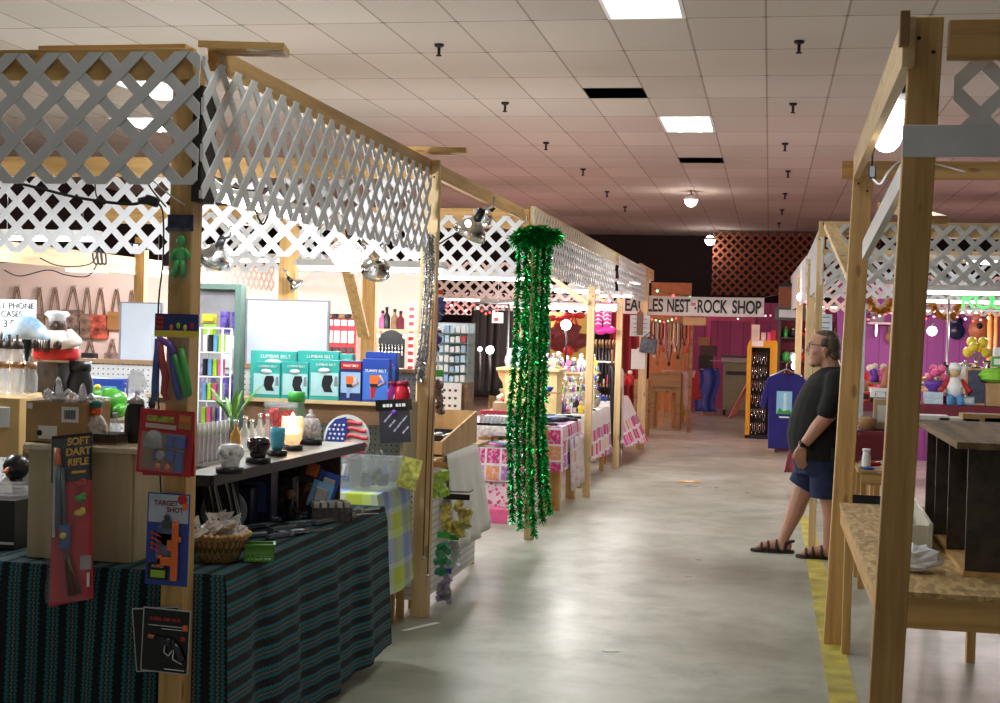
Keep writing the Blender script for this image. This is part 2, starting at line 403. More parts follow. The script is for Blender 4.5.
def lat_panel(p0, p1, ztop, h, label, mt='white', pitch=.16, w=.04, off=0, group='lattice panels over the stalls'):
    d = Vector((p1[0]-p0[0], p1[1]-p0[1], 0)); a = math.atan2(d.y, d.x)
    return S('lattice_panel', lattice(d.length, h, pitch, w, off=off), LATM[mt], label, 'lattice', (p0[0], p0[1], ztop), a, group)
lat_panel((-4.1, 4.53), (-1.955, 4.53), 2.615, .46, 'grey lattice panel facing us at the front left corner')
lat_panel((-1.94, 4.545), (-1.94, 7.84), 2.60, .49, 'lattice panel running along the aisle from the front left corner post')
lat_panel((-5.6, 7.98), (-1.99, 7.98), 2.56, .47, 'white lattice across the back of the nearest left stall')
lat_panel((-4.85, 11.2), (-1.97, 11.2), 2.62, .50, 'white lattice crossing behind the clamp lamp and green tinsel')
lat_panel((-1.9, 11.15), (-1.9, 17.3), 2.68, .52, 'long white lattice along the aisle beyond the green tinsel')
lat_panel((-1.86, 17.35), (-1.80, 20.5), 2.66, .50, 'last white lattice along the left side of the aisle')
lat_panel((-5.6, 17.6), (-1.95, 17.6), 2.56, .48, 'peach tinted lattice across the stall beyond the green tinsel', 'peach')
lat_panel((-6.2, 25.5), (-2.3, 25.5), 2.38, .42, 'small far white lattice glimpsed beyond the peach one')
lat_panel((-5.62, 12.5), (-5.62, 15.3), 2.40, .34, 'lattice along the rear of the left stalls, seen edge on', 'peach')
lat_panel((.42, 11.35), (4.6, 11.35), 2.60, .47, 'white lattice across the right stall beyond the two bare posts')
lat_panel((.42, 14.5), (4.6, 14.5), 2.56, .45, 'second white lattice of the right stalls, above the green letters')
lat_panel((.45, 17.7), (5.0, 17.7), 2.50, .48, 'third lattice of the right stalls, lit pink from behind', 'peach')  # pink light from behind is put into the peach slat colour
lat_panel((.40, 11.37), (.40, 16.0), 2.62, .50, 'white lattice along the right edge of the aisle, nearer length')
lat_panel((.39, 16.05), (.30, 21.5), 2.62, .52, 'white lattice along the right edge of the aisle, farther length')
lat_panel((.50, 4.2), (2.2, 4.2), 2.58, .33, 'lattice panel high at the right edge behind the front right post')
lat_panel((-1.35, 32.6), (2.4, 32.6), CH-.05, 1.45, 'rust coloured lattice high on the dark back wall', 'rust', .2, .05)
def board(name, m, mt, lab, cat='wood board', group=None, **k): return S(name, m, mt, lab, cat, group=group, **k)
def post(x, y, h, w, d, lab, mt=None, lean=(0, 0), nails=True):
    """square timber post standing on the floor"""
    t = T('wooden_post', lab, 'post', (x, y, 0), 0, 'timber posts of the stalls')
    a, b = w/2, d/2; lx, ly = lean
    m = M().add([(-a, -b, 0), (a, -b, 0), (a, b, 0), (-a, b, 0), (-a+lx, -b+ly, h), (a+lx, -b+ly, h), (a+lx, b+ly, h), (-a+lx, b+ly, h)],
                [(0, 3, 2, 1), (4, 5, 6, 7), (0, 1, 5, 4), (1, 2, 6, 5), (2, 3, 7, 6), (3, 0, 4, 7)])
    O('timber', m, mt or pine['z'], t, bev=.004)
    if nails:
        for k, (nx, nz) in enumerate(((-.25, h-.06), (.2, h-.1))):
            O('nail_head', M().lathe([(.001, 0), (.006, 0), (.005, .004), (.001, .004)], ax='x') if False else M().ball((nx*w+lx, -b+ly, nz), .006), ink, t)
    return t
post(-2.028, 4.615, 2.60, .085, .09, 'wooden corner post at the front left hung with toy packets')
post(-1.955, 7.90, 2.66, .10, .055, 'pale post with silver tinsel and bead strings beside the plaid table', pale['z'])
post(-1.865, 11.12, 2.55, .075, .07, 'thin post wrapped in green tinsel', pale['z'])
post(-1.80, 14.22, 2.16, .075, .06, 'slim post beyond the green tinsel under the long lattice', pale['z'])
post(-1.85, 17.45, 2.12, .075, .06, 'slim post beside the hanging pink boots', pale['z'])
post(-1.82, 20.55, 2.65, .115, .10, 'post in front of the shop banner with a paper sign', pale['z'])
post(.337, 4.13, 2.60, .09, .05, 'large front right post standing before the cluttered table', lean=(.075, 0))
post(.395, 7.925, 2.60, .105, .09, 'leaning post at the far left corner of the right hand table', lean=(.085, 0))
post(.385, 11.6, 2.55, .06, .05, 'thin pale post just behind the standing man', pale['z'])
post(.40, 14.6, 2.5, .08, .07, 'pale post behind the man beside the blue shirt', pale['z'])
post(.36, 18.0, 2.5, .08, .07, 'pale thin post near the yellow display case', pale['z'])
post(xat(285, 10.4, 1), 10.4, 2.45, .13, .09, 'orange tinted post behind the white panel')
post(xat(367, 12.6, 1), 12.6, 2.45, .13, .09, 'braced post behind the blue belt boxes')
post(-5.7, 8.1, 2.45, .10, .09, 'rear post of the left stall behind the lattice')
post(-5.7, 12.0, 2.45, .10, .09, 'rear post farther along the left stall')
post(xat(683, 27.5, 1), 27.5, 2.5, .2, .15, 'orange brown post at the far end of the left stalls', wood('orange_pine', (.30, .13, .04), (.46, .22, .08)))
post(xat(857, 13, 1), 13.0, 2.0, .1, .02, 'grey upright panel post behind the standing man', mat('grey_paint', (.32, .33, .31), .6), nails=False)
BG = 'header boards of the stalls'
bx = lambda *a: M().box(*a)
board('header_board', bx(-4.1, -1.985, 4.546, 4.565, 2.52, 2.63), pine['x'], 'board behind the top of the front left lattice', group=BG, bev=.003)
board('header_board', bx(-1.985, -1.95, 4.67, 11.07, 2.57, 2.66), pine['y'], 'long header board along the aisle above the left lattice', group=BG, bev=.003)
board('header_board', bx(-1.94, -1.902, 11.2, 20.6, 2.56, 2.70), pale['y'], 'header board along the aisle over the long far lattice', group=BG, bev=.003)
board('header_board', bx(-5.7, -2.0, 7.95, 7.975, 2.56, 2.68), pine['x'], 'cross board above the rear lattice of the nearest stall', group=BG, bev=.003)
board('header_board', bx(-5.7, -1.95, 11.22, 11.26, 2.52, 2.68), pine['x'], 'cross board above the lattice by the clamp lamp', group=BG, bev=.003)
board('header_board', bx(-5.76, -5.72, 4.6, 12.5, 2.10, 2.26), pale['y'], 'yellowish beam along the rear of the left stalls', group=BG, bev=.003)
board('header_board', bx(-2.6, -2.04, 4.60, 4.70, 2.63, 2.655), pine['x'], 'loose board end lying on top of the front left corner', group=BG)
board('header_board', M().cbox((-1.86, 4.70, 2.655), (.30, .14, .025), (0, 0, .2)), pine['x'], 'short board end jutting right over the front left corner', group=BG)
board('header_board', M().cbox((-1.9, 7.78, 2.70), (.34, .12, .03), (0, 0, .15)), pine['x'], 'short board end on top of the silver tinsel post', group=BG)
board('header_board', M().box(-1.983, -1.948, 4.55, 4.67, 2.1, 2.5), mat('dark_stained_board', (.03, .022, .015), .7), 'dark stained board at the corner between the two lattices', group=BG)
board('header_board', bx(-1.9, -1.86, 20.3, 22.6, 2.55, 2.72), pale['y'], 'last header board end past the left lattice', group=BG, bev=.003)
board('header_board', M().add([(.34, 4.05, 2.45), (.375, 4.05, 2.45), (.455, 7.84, 2.56), (.42, 7.84, 2.56), (.34, 4.05, 2.59), (.375, 4.05, 2.59), (.455, 7.84, 2.69), (.42, 7.84, 2.69)], [(0, 3, 2, 1), (4, 5, 6, 7), (0, 1, 5, 4), (1, 2, 6, 5), (2, 3, 7, 6), (3, 0, 4, 7)]), pale['y'], 'header board of the right stall holding the tube lamp', group=BG, bev=.003)
board('header_board', bx(.47, 3.0, 4.10, 4.14, 2.48, 2.59), pine['x'], 'brown cross board at the top of the front right post', group=BG, bev=.003)
board('header_board', bx(.328, .355, 4.0, 4.04, 2.50, 2.595), brownwood, 'dark end block beside the head of the front right post', group=BG, bev=.003)
board('header_board', bx(.35, 2.6, 4.07, 4.08, 2.20, 2.29), white_lat, 'white painted board nailed across the front right post', group=BG, bev=.002)
board('header_board', bx(.36, 2.8, 7.845, 7.867, 2.56, 2.66), pine['x'], 'cross board at the head of the leaning post', group=BG, bev=.003)
board('header_board', M().bar((.56, 5.2, 2.12), (.60, 7.8, 2.42), .10, .03), pine['y'], 'diagonal brace behind the front right post', group=BG)
board('header_board', M().bar((.475, 5.1, 2.32), (.445, 7.0, 2.12), .03, .09), white_lat, 'white slanting strip between the two right posts', group=BG)
board('header_board', bx(.36, 4.6, 11.37, 11.41, 2.5, 2.62), pale['x'], 'pale cross board behind the right stall lattice', group=BG, bev=.003)
board('header_board', bx(.42, 4.6, 14.52, 14.56, 2.48, 2.60), pale['x'], 'cross board behind the second right lattice', group=BG, bev=.003)
board('header_board', M().bar((.48, 8.3, 2.02), (.44, 11.3, 2.58), .09, .04), pale['y'], 'pale slanting brace leading to the right stall lattice', group=BG)
board('header_board', M().bar((xat(333, 11.2, 1), 11.2, 2.5), (xat(362, 12.4, 1), 12.4, 1.6), .1, .04), pine['z'], 'slanting brace leaning on the braced post', group=BG)
board('header_board', M().bar((-2.75, 17.3, 2.52), (-1.9, 17.3, 2.0), .09, .04), pale['x'], 'diagonal brace beside the lit tube lamp under the lattice', group=BG)
board('header_board', M().bar((-2.5, 14.2, 2.44), (-1.83, 14.2, 1.98), .08, .04), pale['x'], 'diagonal brace on the slim post under the long lattice', group=BG)
# ================================================================== NEAREST LEFT STALL: tables, shelves
def cols(a, b, Y, z): return xat(a, Y, z), xat(b, Y, z)
def folding_table(label, x0, x1, y0, y1, z, leg=.04, topm=None, tt=.03):
    t = T('trestle_table', label, 'table', ((x0+x1)/2, (y0+y1)/2, 0)); a, b = (x1-x0)/2, (y1-y0)/2
    O('tabletop', M().box(-a, a, -b, b, z-tt, z), topm or ply, t, bev=.003)
    for sx in (-1, 1):
        for sy in (-1, 1): O('leg', M().box(sx*(a-.05)-leg/2, sx*(a-.05)+leg/2, sy*(b-.06)-leg/2, sy*(b-.06)+leg/2, 0, z-tt), pine['z'], t)
    return t
def drape(x0, x1, y0, y1, z, drops, flare=.06, wave=.02, seed=0, freq=11, zfar=None):
    """cloth over a table: top plus the listed drops {'r':(d_near,d_far), 'f':.., 'l':.., 'b':..}; uv in metres measured over the cloth"""
    m = M(); e = .006
    m.sheet(lambda u, v: (x0+(x1-x0)*u, y0+(y1-y0)*v, z+e), 10, 10, lambda u, v: (x0+(x1-x0)*u, y0+(y1-y0)*v))
    rr = random.Random(seed); ph = rr.random()*6
    def side(k, n0, n1):
        def fn(u, v):
            d = (n0+(n1-n0)*u)*v; ed = min(1, 9*min(u, 1-u)); w = ed*wave*min(1, d*3)*(math.sin(u*freq*(y1-y0 if k in 'rl' else x1-x0)+ph)+.5*math.sin(2.3*u*freq*(y1-y0 if k in 'rl' else x1-x0)+ph*2)); o = flare*d+w+.01*math.sin(min(1, d*30)*PI/2)
            if k == 'r': return (x1+o, y0+(y1-y0)*u-o*max(0, 1-u/.08)+o*max(0, 1-(1-u)/.08), z+e-d)
            if k == 'l': return (x0-o, y0+(y1-y0)*u, z+e-d)
            if k == 'f': return (x0+(x1-x0)*u+o*max(0, 1-(1-u)/.08)-o*max(0, 1-u/.08), y0-o, z+e-d)
            return (x0+(x1-x0)*u, y1+o, z+e-d)
        def uv(u, v):
            d = (n0+(n1-n0)*u)*v
            if k == 'r': return (x1+d, y0+(y1-y0)*u)
            if k == 'l': return (x0-d, y0+(y1-y0)*u)
            if k == 'f': return (x0+(x1-x0)*u, y0-d)
            return (x0+(x1-x0)*u, y1+d)
        m.sheet(fn, 40, 10, uv)
    for k, (a, b) in drops.items(): side(k, a, b)
    return m
# striped blanket
g = G('striped_blanket'); u, v, _ = g.coord('UV')
zz = g.math('MULTIPLY', g.math('PINGPONG', g.math('MULTIPLY', v, 52), .5), .013)
s = g.math('FRACT', g.math('DIVIDE', g.math('ADD', u, zz), .078))
c = g.ramp(s, [(0, (.004, .006, .009)), (.30, (.02, .17, .20)), (.46, (.008, .05, .06)), (.56, (.17, .15, .14)), (.66, (.008, .04, .05)), (.74, (.02, .16, .19)), (.88, (.004, .006, .009))], True)
dots = g.math('GREATER_THAN', g.math('PINGPONG', g.math('MULTIPLY', v, 80), .5), .22)
c = g.mix(g.math('MULTIPLY', dots, .45), c, (.004, .006, .008))
n = g.noise(60); blanket = g.fin(c, .95, bump=n, bstr=.3)
folding_table('long table under the teal striped blanket', -4.0, -1.885, 4.71, 6.74, .775)
S('tablecloth', drape(-4.02, -1.875, 4.68, 6.77, .777, {'r': (.74, .70), 'f': (.76, .74), 'b': (.6, .6)}, .05, .018, 3), blanket, 'dark blanket with teal and black zigzag stripes hanging to the floor', 'tablecloth')
TZ = .786
# cream shelf unit on the table
X0, X1 = cols(25, 128, 4.76, 1.0)
t = T('shelf_unit', 'cream wooden shelf box on the table end carrying the cardboard box', 'shelf', ((X0+X1)/2, 4.95, TZ)); a = (X1-X0)/2; zt = zat(444, X0, 4.76)-TZ
O('back_panel', M().box(-a, a, -.17, -.155, .0, zt-.02), cream_wood, t, bev=.002)
O('top', M().box(-a-.012, a+.05, -.19, .25, zt-.02, zt), mat('cream_board', (.62, .54, .38), .45), t, bev=.003)
for k in (-1, 1): O('side_panel', M().box(k*a-.008, k*a+.008, -.15, .23, 0, zt-.02), cream_wood, t)
O('shelf', M().box(-a+.01, a-.01, -.15, .23, .18, .195), cream_wood, t)
UZ = TZ+zt
# open cardboard box with wrapped ornaments
X0, X1 = cols(26, 83, 4.84, 1.3); zt = zat(401, X0, 4.84)-UZ
t = T('cardboard_box', 'brown cardboard box with two white stickers holding wrapped fleur de lis ornaments', 'box', ((X0+X1)/2, 4.95, UZ)); a = (X1-X0)/2
m = M().box(-a, a, -.11, -.105, 0, zt).box(-a, a, .105, .11, 0, zt).box(-a, -a+.005, -.105, .105, 0, zt).box(a-.005, a, -.105, .105, 0, zt).box(-a, a, -.11, .11, 0, .005)
O('body', m, card, t)
lb = O('sticker', M().box(a*.25, a*.85, -.112, -.11, zt*.52, zt*.9), paper, t); m = M()
for k in range(9): m.box(a*(.36+.045*k), a*(.36+.045*k)+.002+.001*(k % 2), -.1135, -.112, zt*.6, zt*.82)
O('barcode', m, ink, lb)
lb = O('sticker', M().box(-a*.55, a*.1, -.112, -.11, zt*.1, zt*.42), paper, t)
O('printed_emblem', M().lathe([(.004, -.1135), (.011, -.1135), (.011, -.112), (.004, -.112)], (-.055*a/.11, 0, zt*.24), 12, 'y'), ink, lb)
O('sticker', M().box(-a*.95, -a*.78, -.112, -.11, zt*.82, zt*.96), paper, t)
def fleur(loc, h, label, m1=silver):
    t = T('fleur_de_lis_ornament', label, 'ornament', loc, 0, 'wrapped fleur de lis ornaments')
    O('centre_petal', M().lathe([(.001, h*.3), (h*.07, h*.38), (h*.15, h*.62), (h*.1, h*.85), (.001, h)], n=10, squash=.5), m1, t)
    for k in (-1, 1):
        O('side_petal', M().tube([(k*h*.05, 0, h*.3), (k*h*.16, 0, h*.5), (k*h*.3, 0, h*.62), (k*h*.4, 0, h*.52), (k*h*.38, 0, h*.4)], [h*.05, h*.07, h*.08, h*.07, h*.03]), m1, t)
    O('band', M().cbox((0, 0, h*.32), (h*.3, h*.16, h*.07)), mat('dark_bronze', (.10, .07, .05), .35, .8), t)
    O('foot', M().lathe([(.001, 0), (h*.16, 0), (h*.1, h*.1), (h*.05, h*.3), (.001, h*.3)], n=10), m1, t)
bx0 = (X0+X1)/2
fleur((bx0-.02, 4.90, UZ+zt-.05), .145, 'large silver fleur de lis ornament standing in the brown box', silver)
fleur((bx0+.05, 4.96, UZ+zt-.05), .12, 'smaller silver fleur de lis behind the large one in the box', steel)
fleur((bx0-.07, 4.98, UZ+zt-.05), .11, 'small fleur de lis at the left side of the brown box', steel)
def crumple(sx, sy, sz, seed, n=10, k=.35):
    rr = random.Random(seed); m = M(); q = {}
    def fn(u, v):
        a = 2*PI*u; t = PI*v; key = (round((u % 1)*n), round(v*n))
        d = q.setdefault(key, 1+rr.uniform(-k, k)); r = math.sin(t)
        return (sx*r*math.cos(a)*d, sy*r*math.sin(a)*d, sz*(1-math.cos(t))/2*(.85+.3*(d-1)))
    m.sheet(fn, n, n); m.sm = [False]*len(m.f); return m
wrap_m = mat('crinkled_clear_wrap', (.75, .75, .78), .12, alpha=.2, noise=0, spec=1)
S('plastic_wrap', crumple(.13, .11, .035, 5, 12), wrap_m, 'crinkled clear wrap spilling over the brown box', 'plastic wrap', (bx0+.02, 4.94, UZ+zt-.005))
# small bottles and figures beside the box
def bottle(loc, h, r, bm, cm, label, group=None, kind='bottle', neck=.4, name=None):
    t = T(name or kind, label, kind, loc, 0, group)
    O('body', M().lathe([(.001, 0), (r, 0), (r*1.02, h*.05), (r, h*.55), (r*neck, h*.72), (r*neck, h*.86), (.001, h*.86)], n=14), bm, t)
    O('cap', M().cyl((0, 0, h*.85), (0, 0, h), r*neck*1.15, n=12), cm, t); return t
def jar(loc, h, r, bm, lm, label, group=None, knob=True, kind='jar', name=None):
    t = T(name or kind, label, kind, loc, 0, group)
    O('body', M().lathe([(.001, 0), (r*.8, 0), (r, h*.2), (r, h*.55), (r*.78, h*.72), (r*.8, h*.76), (.001, h*.76)], n=16), bm, t)
    O('lid', M().lathe([(.001, h*.76), (r*.82, h*.76), (r*.7, h*.86), (.15*r, h*.9), (.2*r, h), (.001, h)] if knob else [(.001, h*.76), (r*.84, h*.76), (r*.84, h*.95), (.001, h*.95)], n=16), lm, t); return t
def box_item(loc, w, d, h, bm, label, cat='box', group=None, name='box', rz=0, front=None, lidm=None):
    t = T(name, label, cat, loc, rz, group)
    O('body', M().box(-w/2, w/2, -d/2, d/2, 0, h), bm, t, bev=.003)
    if front: O('front_label', M().box(-w*.36, w*.36, -d/2-.0025, -d/2-.0005, h*.22, h*.8), front, t)
    if lidm: O('lid', M().box(-w/2-.004, w/2+.004, -d/2-.004, d/2+.004, h*.86, h+.004), lidm, t)
    return t
def figurine(loc, h, bodym, headm, label, cat='figurine', group=None, hat=None, arms=None, name='figurine', fat=.3):
    t = T(name, label, cat, loc, 0, group); f = fat*h
    O('torso', M().lathe([(.001, 0), (f*.9, 0), (f, h*.18), (f*.95, h*.4), (f*.55, h*.62), (f*.3, h*.66), (.001, h*.66)], n=14), bodym, t)
    O('head', M().ball((0, 0, h*.76), (h*.15, h*.14, h*.15)).ball((0, -h*.13, h*.73), (h*.06, h*.06, h*.05)), headm, t)
    if hat: O('hat', M().lathe([(.001, h*.85), (h*.14, h*.85), (h*.13, h*.9), (h*.19, h*.95), (h*.14, h*1.01), (.001, h*1.02)], n=12), hat, t)
    if arms:
        for k in (-1, 1): O('arm', M().tube([(k*f*.7, 0, h*.56), (k*f*1.12, -f*.3, h*.4), (k*f*.7, -f*.95, h*.33)], [h*.06, h*.055, h*.05]), arms, t)
    return t
Yk = 4.93
x = lambda px, Y=Yk, z=1.25: xat(px, Y, z)
t = T('tray', 'dark low tray of curios on the cream shelf box', 'tray', (x(106), Yk, UZ))
w = (x(124)-x(88))/2; O('floor_panel', M().box(-w, w, -.07, .07, 0, .008), brownwood, t); m = M().box(-w, w, -.07, -.062, .008, .04).box(-w, w, .062, .07, .008, .04).box(-w, -w+.008, -.062, .062, .008, .04).box(w-.008, w, -.062, .062, .008, .04)
O('rim', m, dkwood, t)
figurine((x(98), Yk-.02, UZ+.009), .15, mat('striped_figure_paint', (.55, .5, .45), .5, noise=.5, nscale=60), orange, 'small orange and white figurine standing in the dark curio tray', hat=mat('teal_paint', (.03, .3, .25), .5))
bottle((x(116), Yk-.01, UZ+.009), .11, .022, glass, steel, 'small clear glass bottle in the dark curio tray')
bottle((x(88)-.01, Yk+.12, UZ), .12, .022, glass, white, 'small clear bottle right beside the brown cardboard box')
t = jar((x(127), 5.0, UZ), .20, .042, black, steel, 'black urn with a clear glass stopper beside the curio tray'); O('glass_stopper', M().lathe([(.001, .19), (.03, .19), (.042, .23), (.025, .27), (.03, .28), (.001, .28)]), glass, t)
t = bottle((x(141), 5.02, UZ-.0), .17, .03, black, dkwood, 'black figure bottle next to the black urn')
# ---- rear riser at the left with the chef statue
RZ = 1.27
t = T('display_riser', 'yellow wooden riser at the far left under the glass jars', 'shelf', (xat(8, 5.7, 1.2), 5.8, 0)); 
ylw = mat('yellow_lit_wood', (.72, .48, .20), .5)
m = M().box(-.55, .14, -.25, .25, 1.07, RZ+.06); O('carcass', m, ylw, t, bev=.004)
O('drawer_front', M().box(-.14, .1, -.262, -.252, 1.2, 1.29), white, t, bev=.004)
for sx in (-.5, .1):
    for sy in (-.2, .2): O('leg', M().box(sx-.02, sx+.02, sy-.02, sy+.02, TZ, 1.07), pine['z'], t)
rx = xat(8, 5.7, 1.2)
cap_gold = mat('copper_cap', (.6, .35, .2), .3, .6)
for k, px in enumerate((1, 13, 24)): jar((xat(px, 5.65, 1.4), 5.66+.02*k, RZ+.062), .16, .035, glass, cap_gold, 'clear glass jar with copper lid on the yellow riser, %s from left' % ORD[k], 'glass jars on the yellow riser', False)
for k, px in enumerate((1, 9, 17)): jar((xat(px, 5.81, 1.55), 5.81, RZ+.062), .27, .04, glass, dkwood, 'dark topped glass canister behind the copper lid jars, %s from left' % ORD[k], 'canisters behind the jars')
X0, X1 = cols(24, 92, 6.2, 1.4)
t = T('display_stand', 'dark stand carrying the chef statue and the black vase', 'stand', ((X0+X1)/2, 6.24, 0)); a = (X1-X0)/2
O('carcass', M().box(-a, a, -.14, .14, TZ+.03, 1.24), dkwood, t)
for sx in (-1, 1): O('foot', M().box(sx*(a-.03)-.02, sx*(a-.03)+.02, -.1, .1, TZ, TZ+.03), dkwood, t)
X0, X1 = cols(24, 60, 6.15, 1.4); bt = zat(362, X0, 6.1)
box_item(((X0+X1)/2, 6.22, 1.242), X1-X0, .22, bt-1.242, dkwood, 'dark square box under the chef statue', name='box')
# chef statue: a dark bear-like cook in white
cx = xat(57, 6.2, 1.6); t = T('chef_statue', 'small statue of a dark faced cook in white coat and red apron with puffed hat', 'statue', (cx, 6.2, bt+.002))
h = zat(311, cx, 6.2)-bt
O('torso', M().lathe([(.001, 0), (.085, 0), (.10, h*.15), (.105, h*.38), (.07, h*.58), (.03, h*.63), (.001, h*.63)], n=16), mat('cream_coat', (.75, .68, .62), .6), t)
O('head', M().ball((0, 0, h*.72), (.045, .045, .045)).ball((0, -.04, h*.70), (.022, .022, .016)), mat('dark_face', (.07, .035, .025), .5), t)
O('hat', M().lathe([(.001, h*.8), (.04, h*.8), (.04, h*.86), (.06, h*.92), (.045, h*.99), (.001, h)], n=14), white, t)
O('apron', M().lathe([(.104, h*.05), (.107, h*.12), (.109, h*.26), (.105, h*.28)], n=16), red, t)
O('neckerchief', M().lathe([(.03, h*.62), (.05, h*.6), (.055, h*.56), (.03, h*.6)], n=12), pink, t)
for k in (-1, 1):
    ar = O('arm', M().tube([(k*.06, 0, h*.55), (k*.12, -.03, h*.42), (k*.07, -.095, h*.34)], [.03, .03, .022]), mat('cream_coat', (.75, .68, .62), .6), t); O('hand', M().ball((k*.06, -.10, h*.34), .022), mat('dark_face', (.07, .035, .025), .5), ar)
jar((xat(80, 6.2, 1.4), 6.2, 1.242), .25, .062, black, black, 'tall glossy black vase behind the cardboard box', kind='vase', knob=False)
# lamp with a blue painted shade
cx = xat(27, 5.97, 1.6); z0 = 1.333; t = T('table_lamp', 'little table lamp with a pale blue painted mushroom shade', 'lamp', (cx, 5.97, z0))
zs = zat(337, cx, 5.97)-z0; hs = zat(316, cx, 5.97)-z0
O('base', M().lathe([(.001, 0), (.05, 0), (.045, .02), (.02, .05), (.02, zs), (.001, zs)]), black, t)
g = G('blue_painted_shade'); g.coord(); n = g.noise(12, None, 4); shade_m = g.fin(g.ramp(n, [(.4, (.25, .5, .8)), (.6, (.75, .85, .9))]), .4)
sh = O('lamp_shade', M().lathe([(.105, zs-.01), (.11, zs), (.085, (zs+hs)/2), (.03, hs), (.001, hs)], n=20), shade_m, t)
m = M()
for k in range(22): a = 2*PI*k/22; m.cyl((.103*math.cos(a), .103*math.sin(a), zs), (.1*math.cos(a), .1*math.sin(a), zs-.07), .003, n=5)
O('bead_fringe', m, black, sh)
# hand lettered sign (the first letter is cut by the picture edge)
X0, X1 = cols(-12, 36, 6.5, 1.75); z1 = zat(300, X1, 6.5); z0 = zat(341, X1, 6.5); w = X1-X0
t = T('cardboard_sign', 'white hand lettered price sign for phone cases', 'sign', ((X0+X1)/2, 6.5, z0)); h = z1-z0
O('board', M().box(-w/2, w/2, 0, .006, 0, h), mat('pale_sign_card', (.70, .74, .75), .7), t)
for s_, f_, sz in (('CELL PHONE', .84, .043), ('CASES', .64, .043), ('3.00', .4, .055), ('AND UP', .15, .035)): text(s_, sz, ink, t, (.0, -.002, h*f_), ext=.0006)
O('support_stick', M().box(-.01, .01, .007, .02, -z0, h*.8), pine['z'], t)
# frog and pots
cx = xat(103, 6.5, 1.3); fz = 1.19
t = T('riser_shelf', 'low pale shelf behind the cream box holding the frog', 'shelf', (xat(112, 6.57, 1.2), 6.57, 0))
O('board', M().box(-.35, .35, -.15, .15, fz-.02, fz), cream_wood, t)
for k in (-1, 1): O('side_panel', M().box(k*.33-.01, k*.33+.01, -.14, .14, TZ, fz-.02), cream_wood, t)
t = T('frog_statue', 'glossy green and yellow frog statue squatting before the pegboard', 'statue', (cx, 6.5, fz+.001))
gl = mat('frog_green', (.06, .30, .03), .25); yb = mat('frog_yellow', (.75, .55, .04), .3)
O('body', M().ball((.03, .02, .075), (.09, .08, .075)), gl, t); O('head', M().ball((-.045, -.03, .11), (.065, .06, .045)), gl, t)
O('belly', M().ball((-.04, -.045, .06), (.06, .05, .055)), yb, t)
for k in (-1, 1): O('eye', M().ball((-.045+k*.03, -.03, .15), .018), yb, t); O('hind_leg', M().ball((.05+k*.055, -.02, .04), (.04, .05, .035)), gl, t)
O('mouth', M().ball((-.047, -.065, .098), (.045, .03, .012)), orange, t)
box_item((xat(107, 6.66, 1.3), 6.66, fz+.001), .20, .08, .19, blue, 'blue carton with a picture panel behind the frog', front=ltblue)
bottle((xat(124, 6.66, 1.3), 6.66, fz+.001), .17, .02, yellow, blue, 'slim yellow tube with a blue cap behind the frog')
bottle((xat(137, 6.5, 1.3), 6.5, fz+.001), .14, .03, glass, blue, 'clear bottle with blue stopper near the pegboard')
# cartons stacked at the right flank of the cream box
X0, X1 = cols(122, 140, 5.3, 1.0); w = X1-X0+.05
box_item(((X0+X1)/2-.02, 5.32, TZ), w, .22, .17, carton_pale, 'tan carton at the bottom of the small stack behind the cream box', front=paper, group='tan cartons')
box_item(((X0+X1)/2-.02, 5.32, TZ+.173), w, .22, .17, carton_pale, 'tan carton with a white label atop the small stack', front=paper, group='tan cartons')
S('folder', M().box(-.12, .12, -.1, .1, 0, .02), lime, 'bright yellow green folder lying on the tan cartons', 'folder', ((X0+X1)/2+.05, 5.32, TZ+.346), bev=.003)
# things at the far left of the table
t = T('boxed_bottle', 'black carton printed with a bottle at the left end of the table', 'box', (xat(8, 5.0, .9), 5.0, TZ))
O('carton', M().box(-.16, .085, -.1, .1, 0, .19), black, t, bev=.003); O('base_band', M().box(-.16, .085, -.102, -.1, .02, .03), white, t)
O('printed_bottle', M().lathe([(.001, -.104), (.02, -.104), (.02, -.101), (.001, -.101)], (.0, 0, .075), 14, 'y').box(-.006, .006, -.104, -.101, .09, .125), amber, t)
O('price_sticker', M().cbox((-.025, -.102, .15), (.022, .002, .016), (0, .4, 0)), orange, t)
S('plastic_wrap', crumple(.12, .09, .06, 11, 12), wrap_m, 'bundle in clear wrap on top of the black carton', 'plastic wrap', (xat(8, 5.0, 1.0), 5.0, TZ+.192))
t = figurine((xat(16, 5.3, 1.0), 5.3, TZ), .36, black, black, 'black and white penguin figurine at the left end of the table', fat=.17); O('belly', M().ball((-.02, -.05, .16), (.035, .025, .08)), white, t); O('beak', M().cyl((-.005, -.06, .265), (-.005, -.10, .26), .012, .002), orange, t)
bottle((xat(21, 5.5, 1.0), 5.55, TZ), .34, .045, glass, cap_gold, 'tall clear bottle standing by the cream shelf box')
# ================================================================== TOY PACKETS HUNG ON THE CORNER POST
PY = 4.568
def pk(px0, px1, py0, py1, Y=PY):
    xm = xat((px0+px1)/2, Y, 1.5); zt = zat(py0, xm, Y); zb = zat(py1, xm, Y)
    return xm, zt, zb, (px1-px0)*mpp(xm, Y)
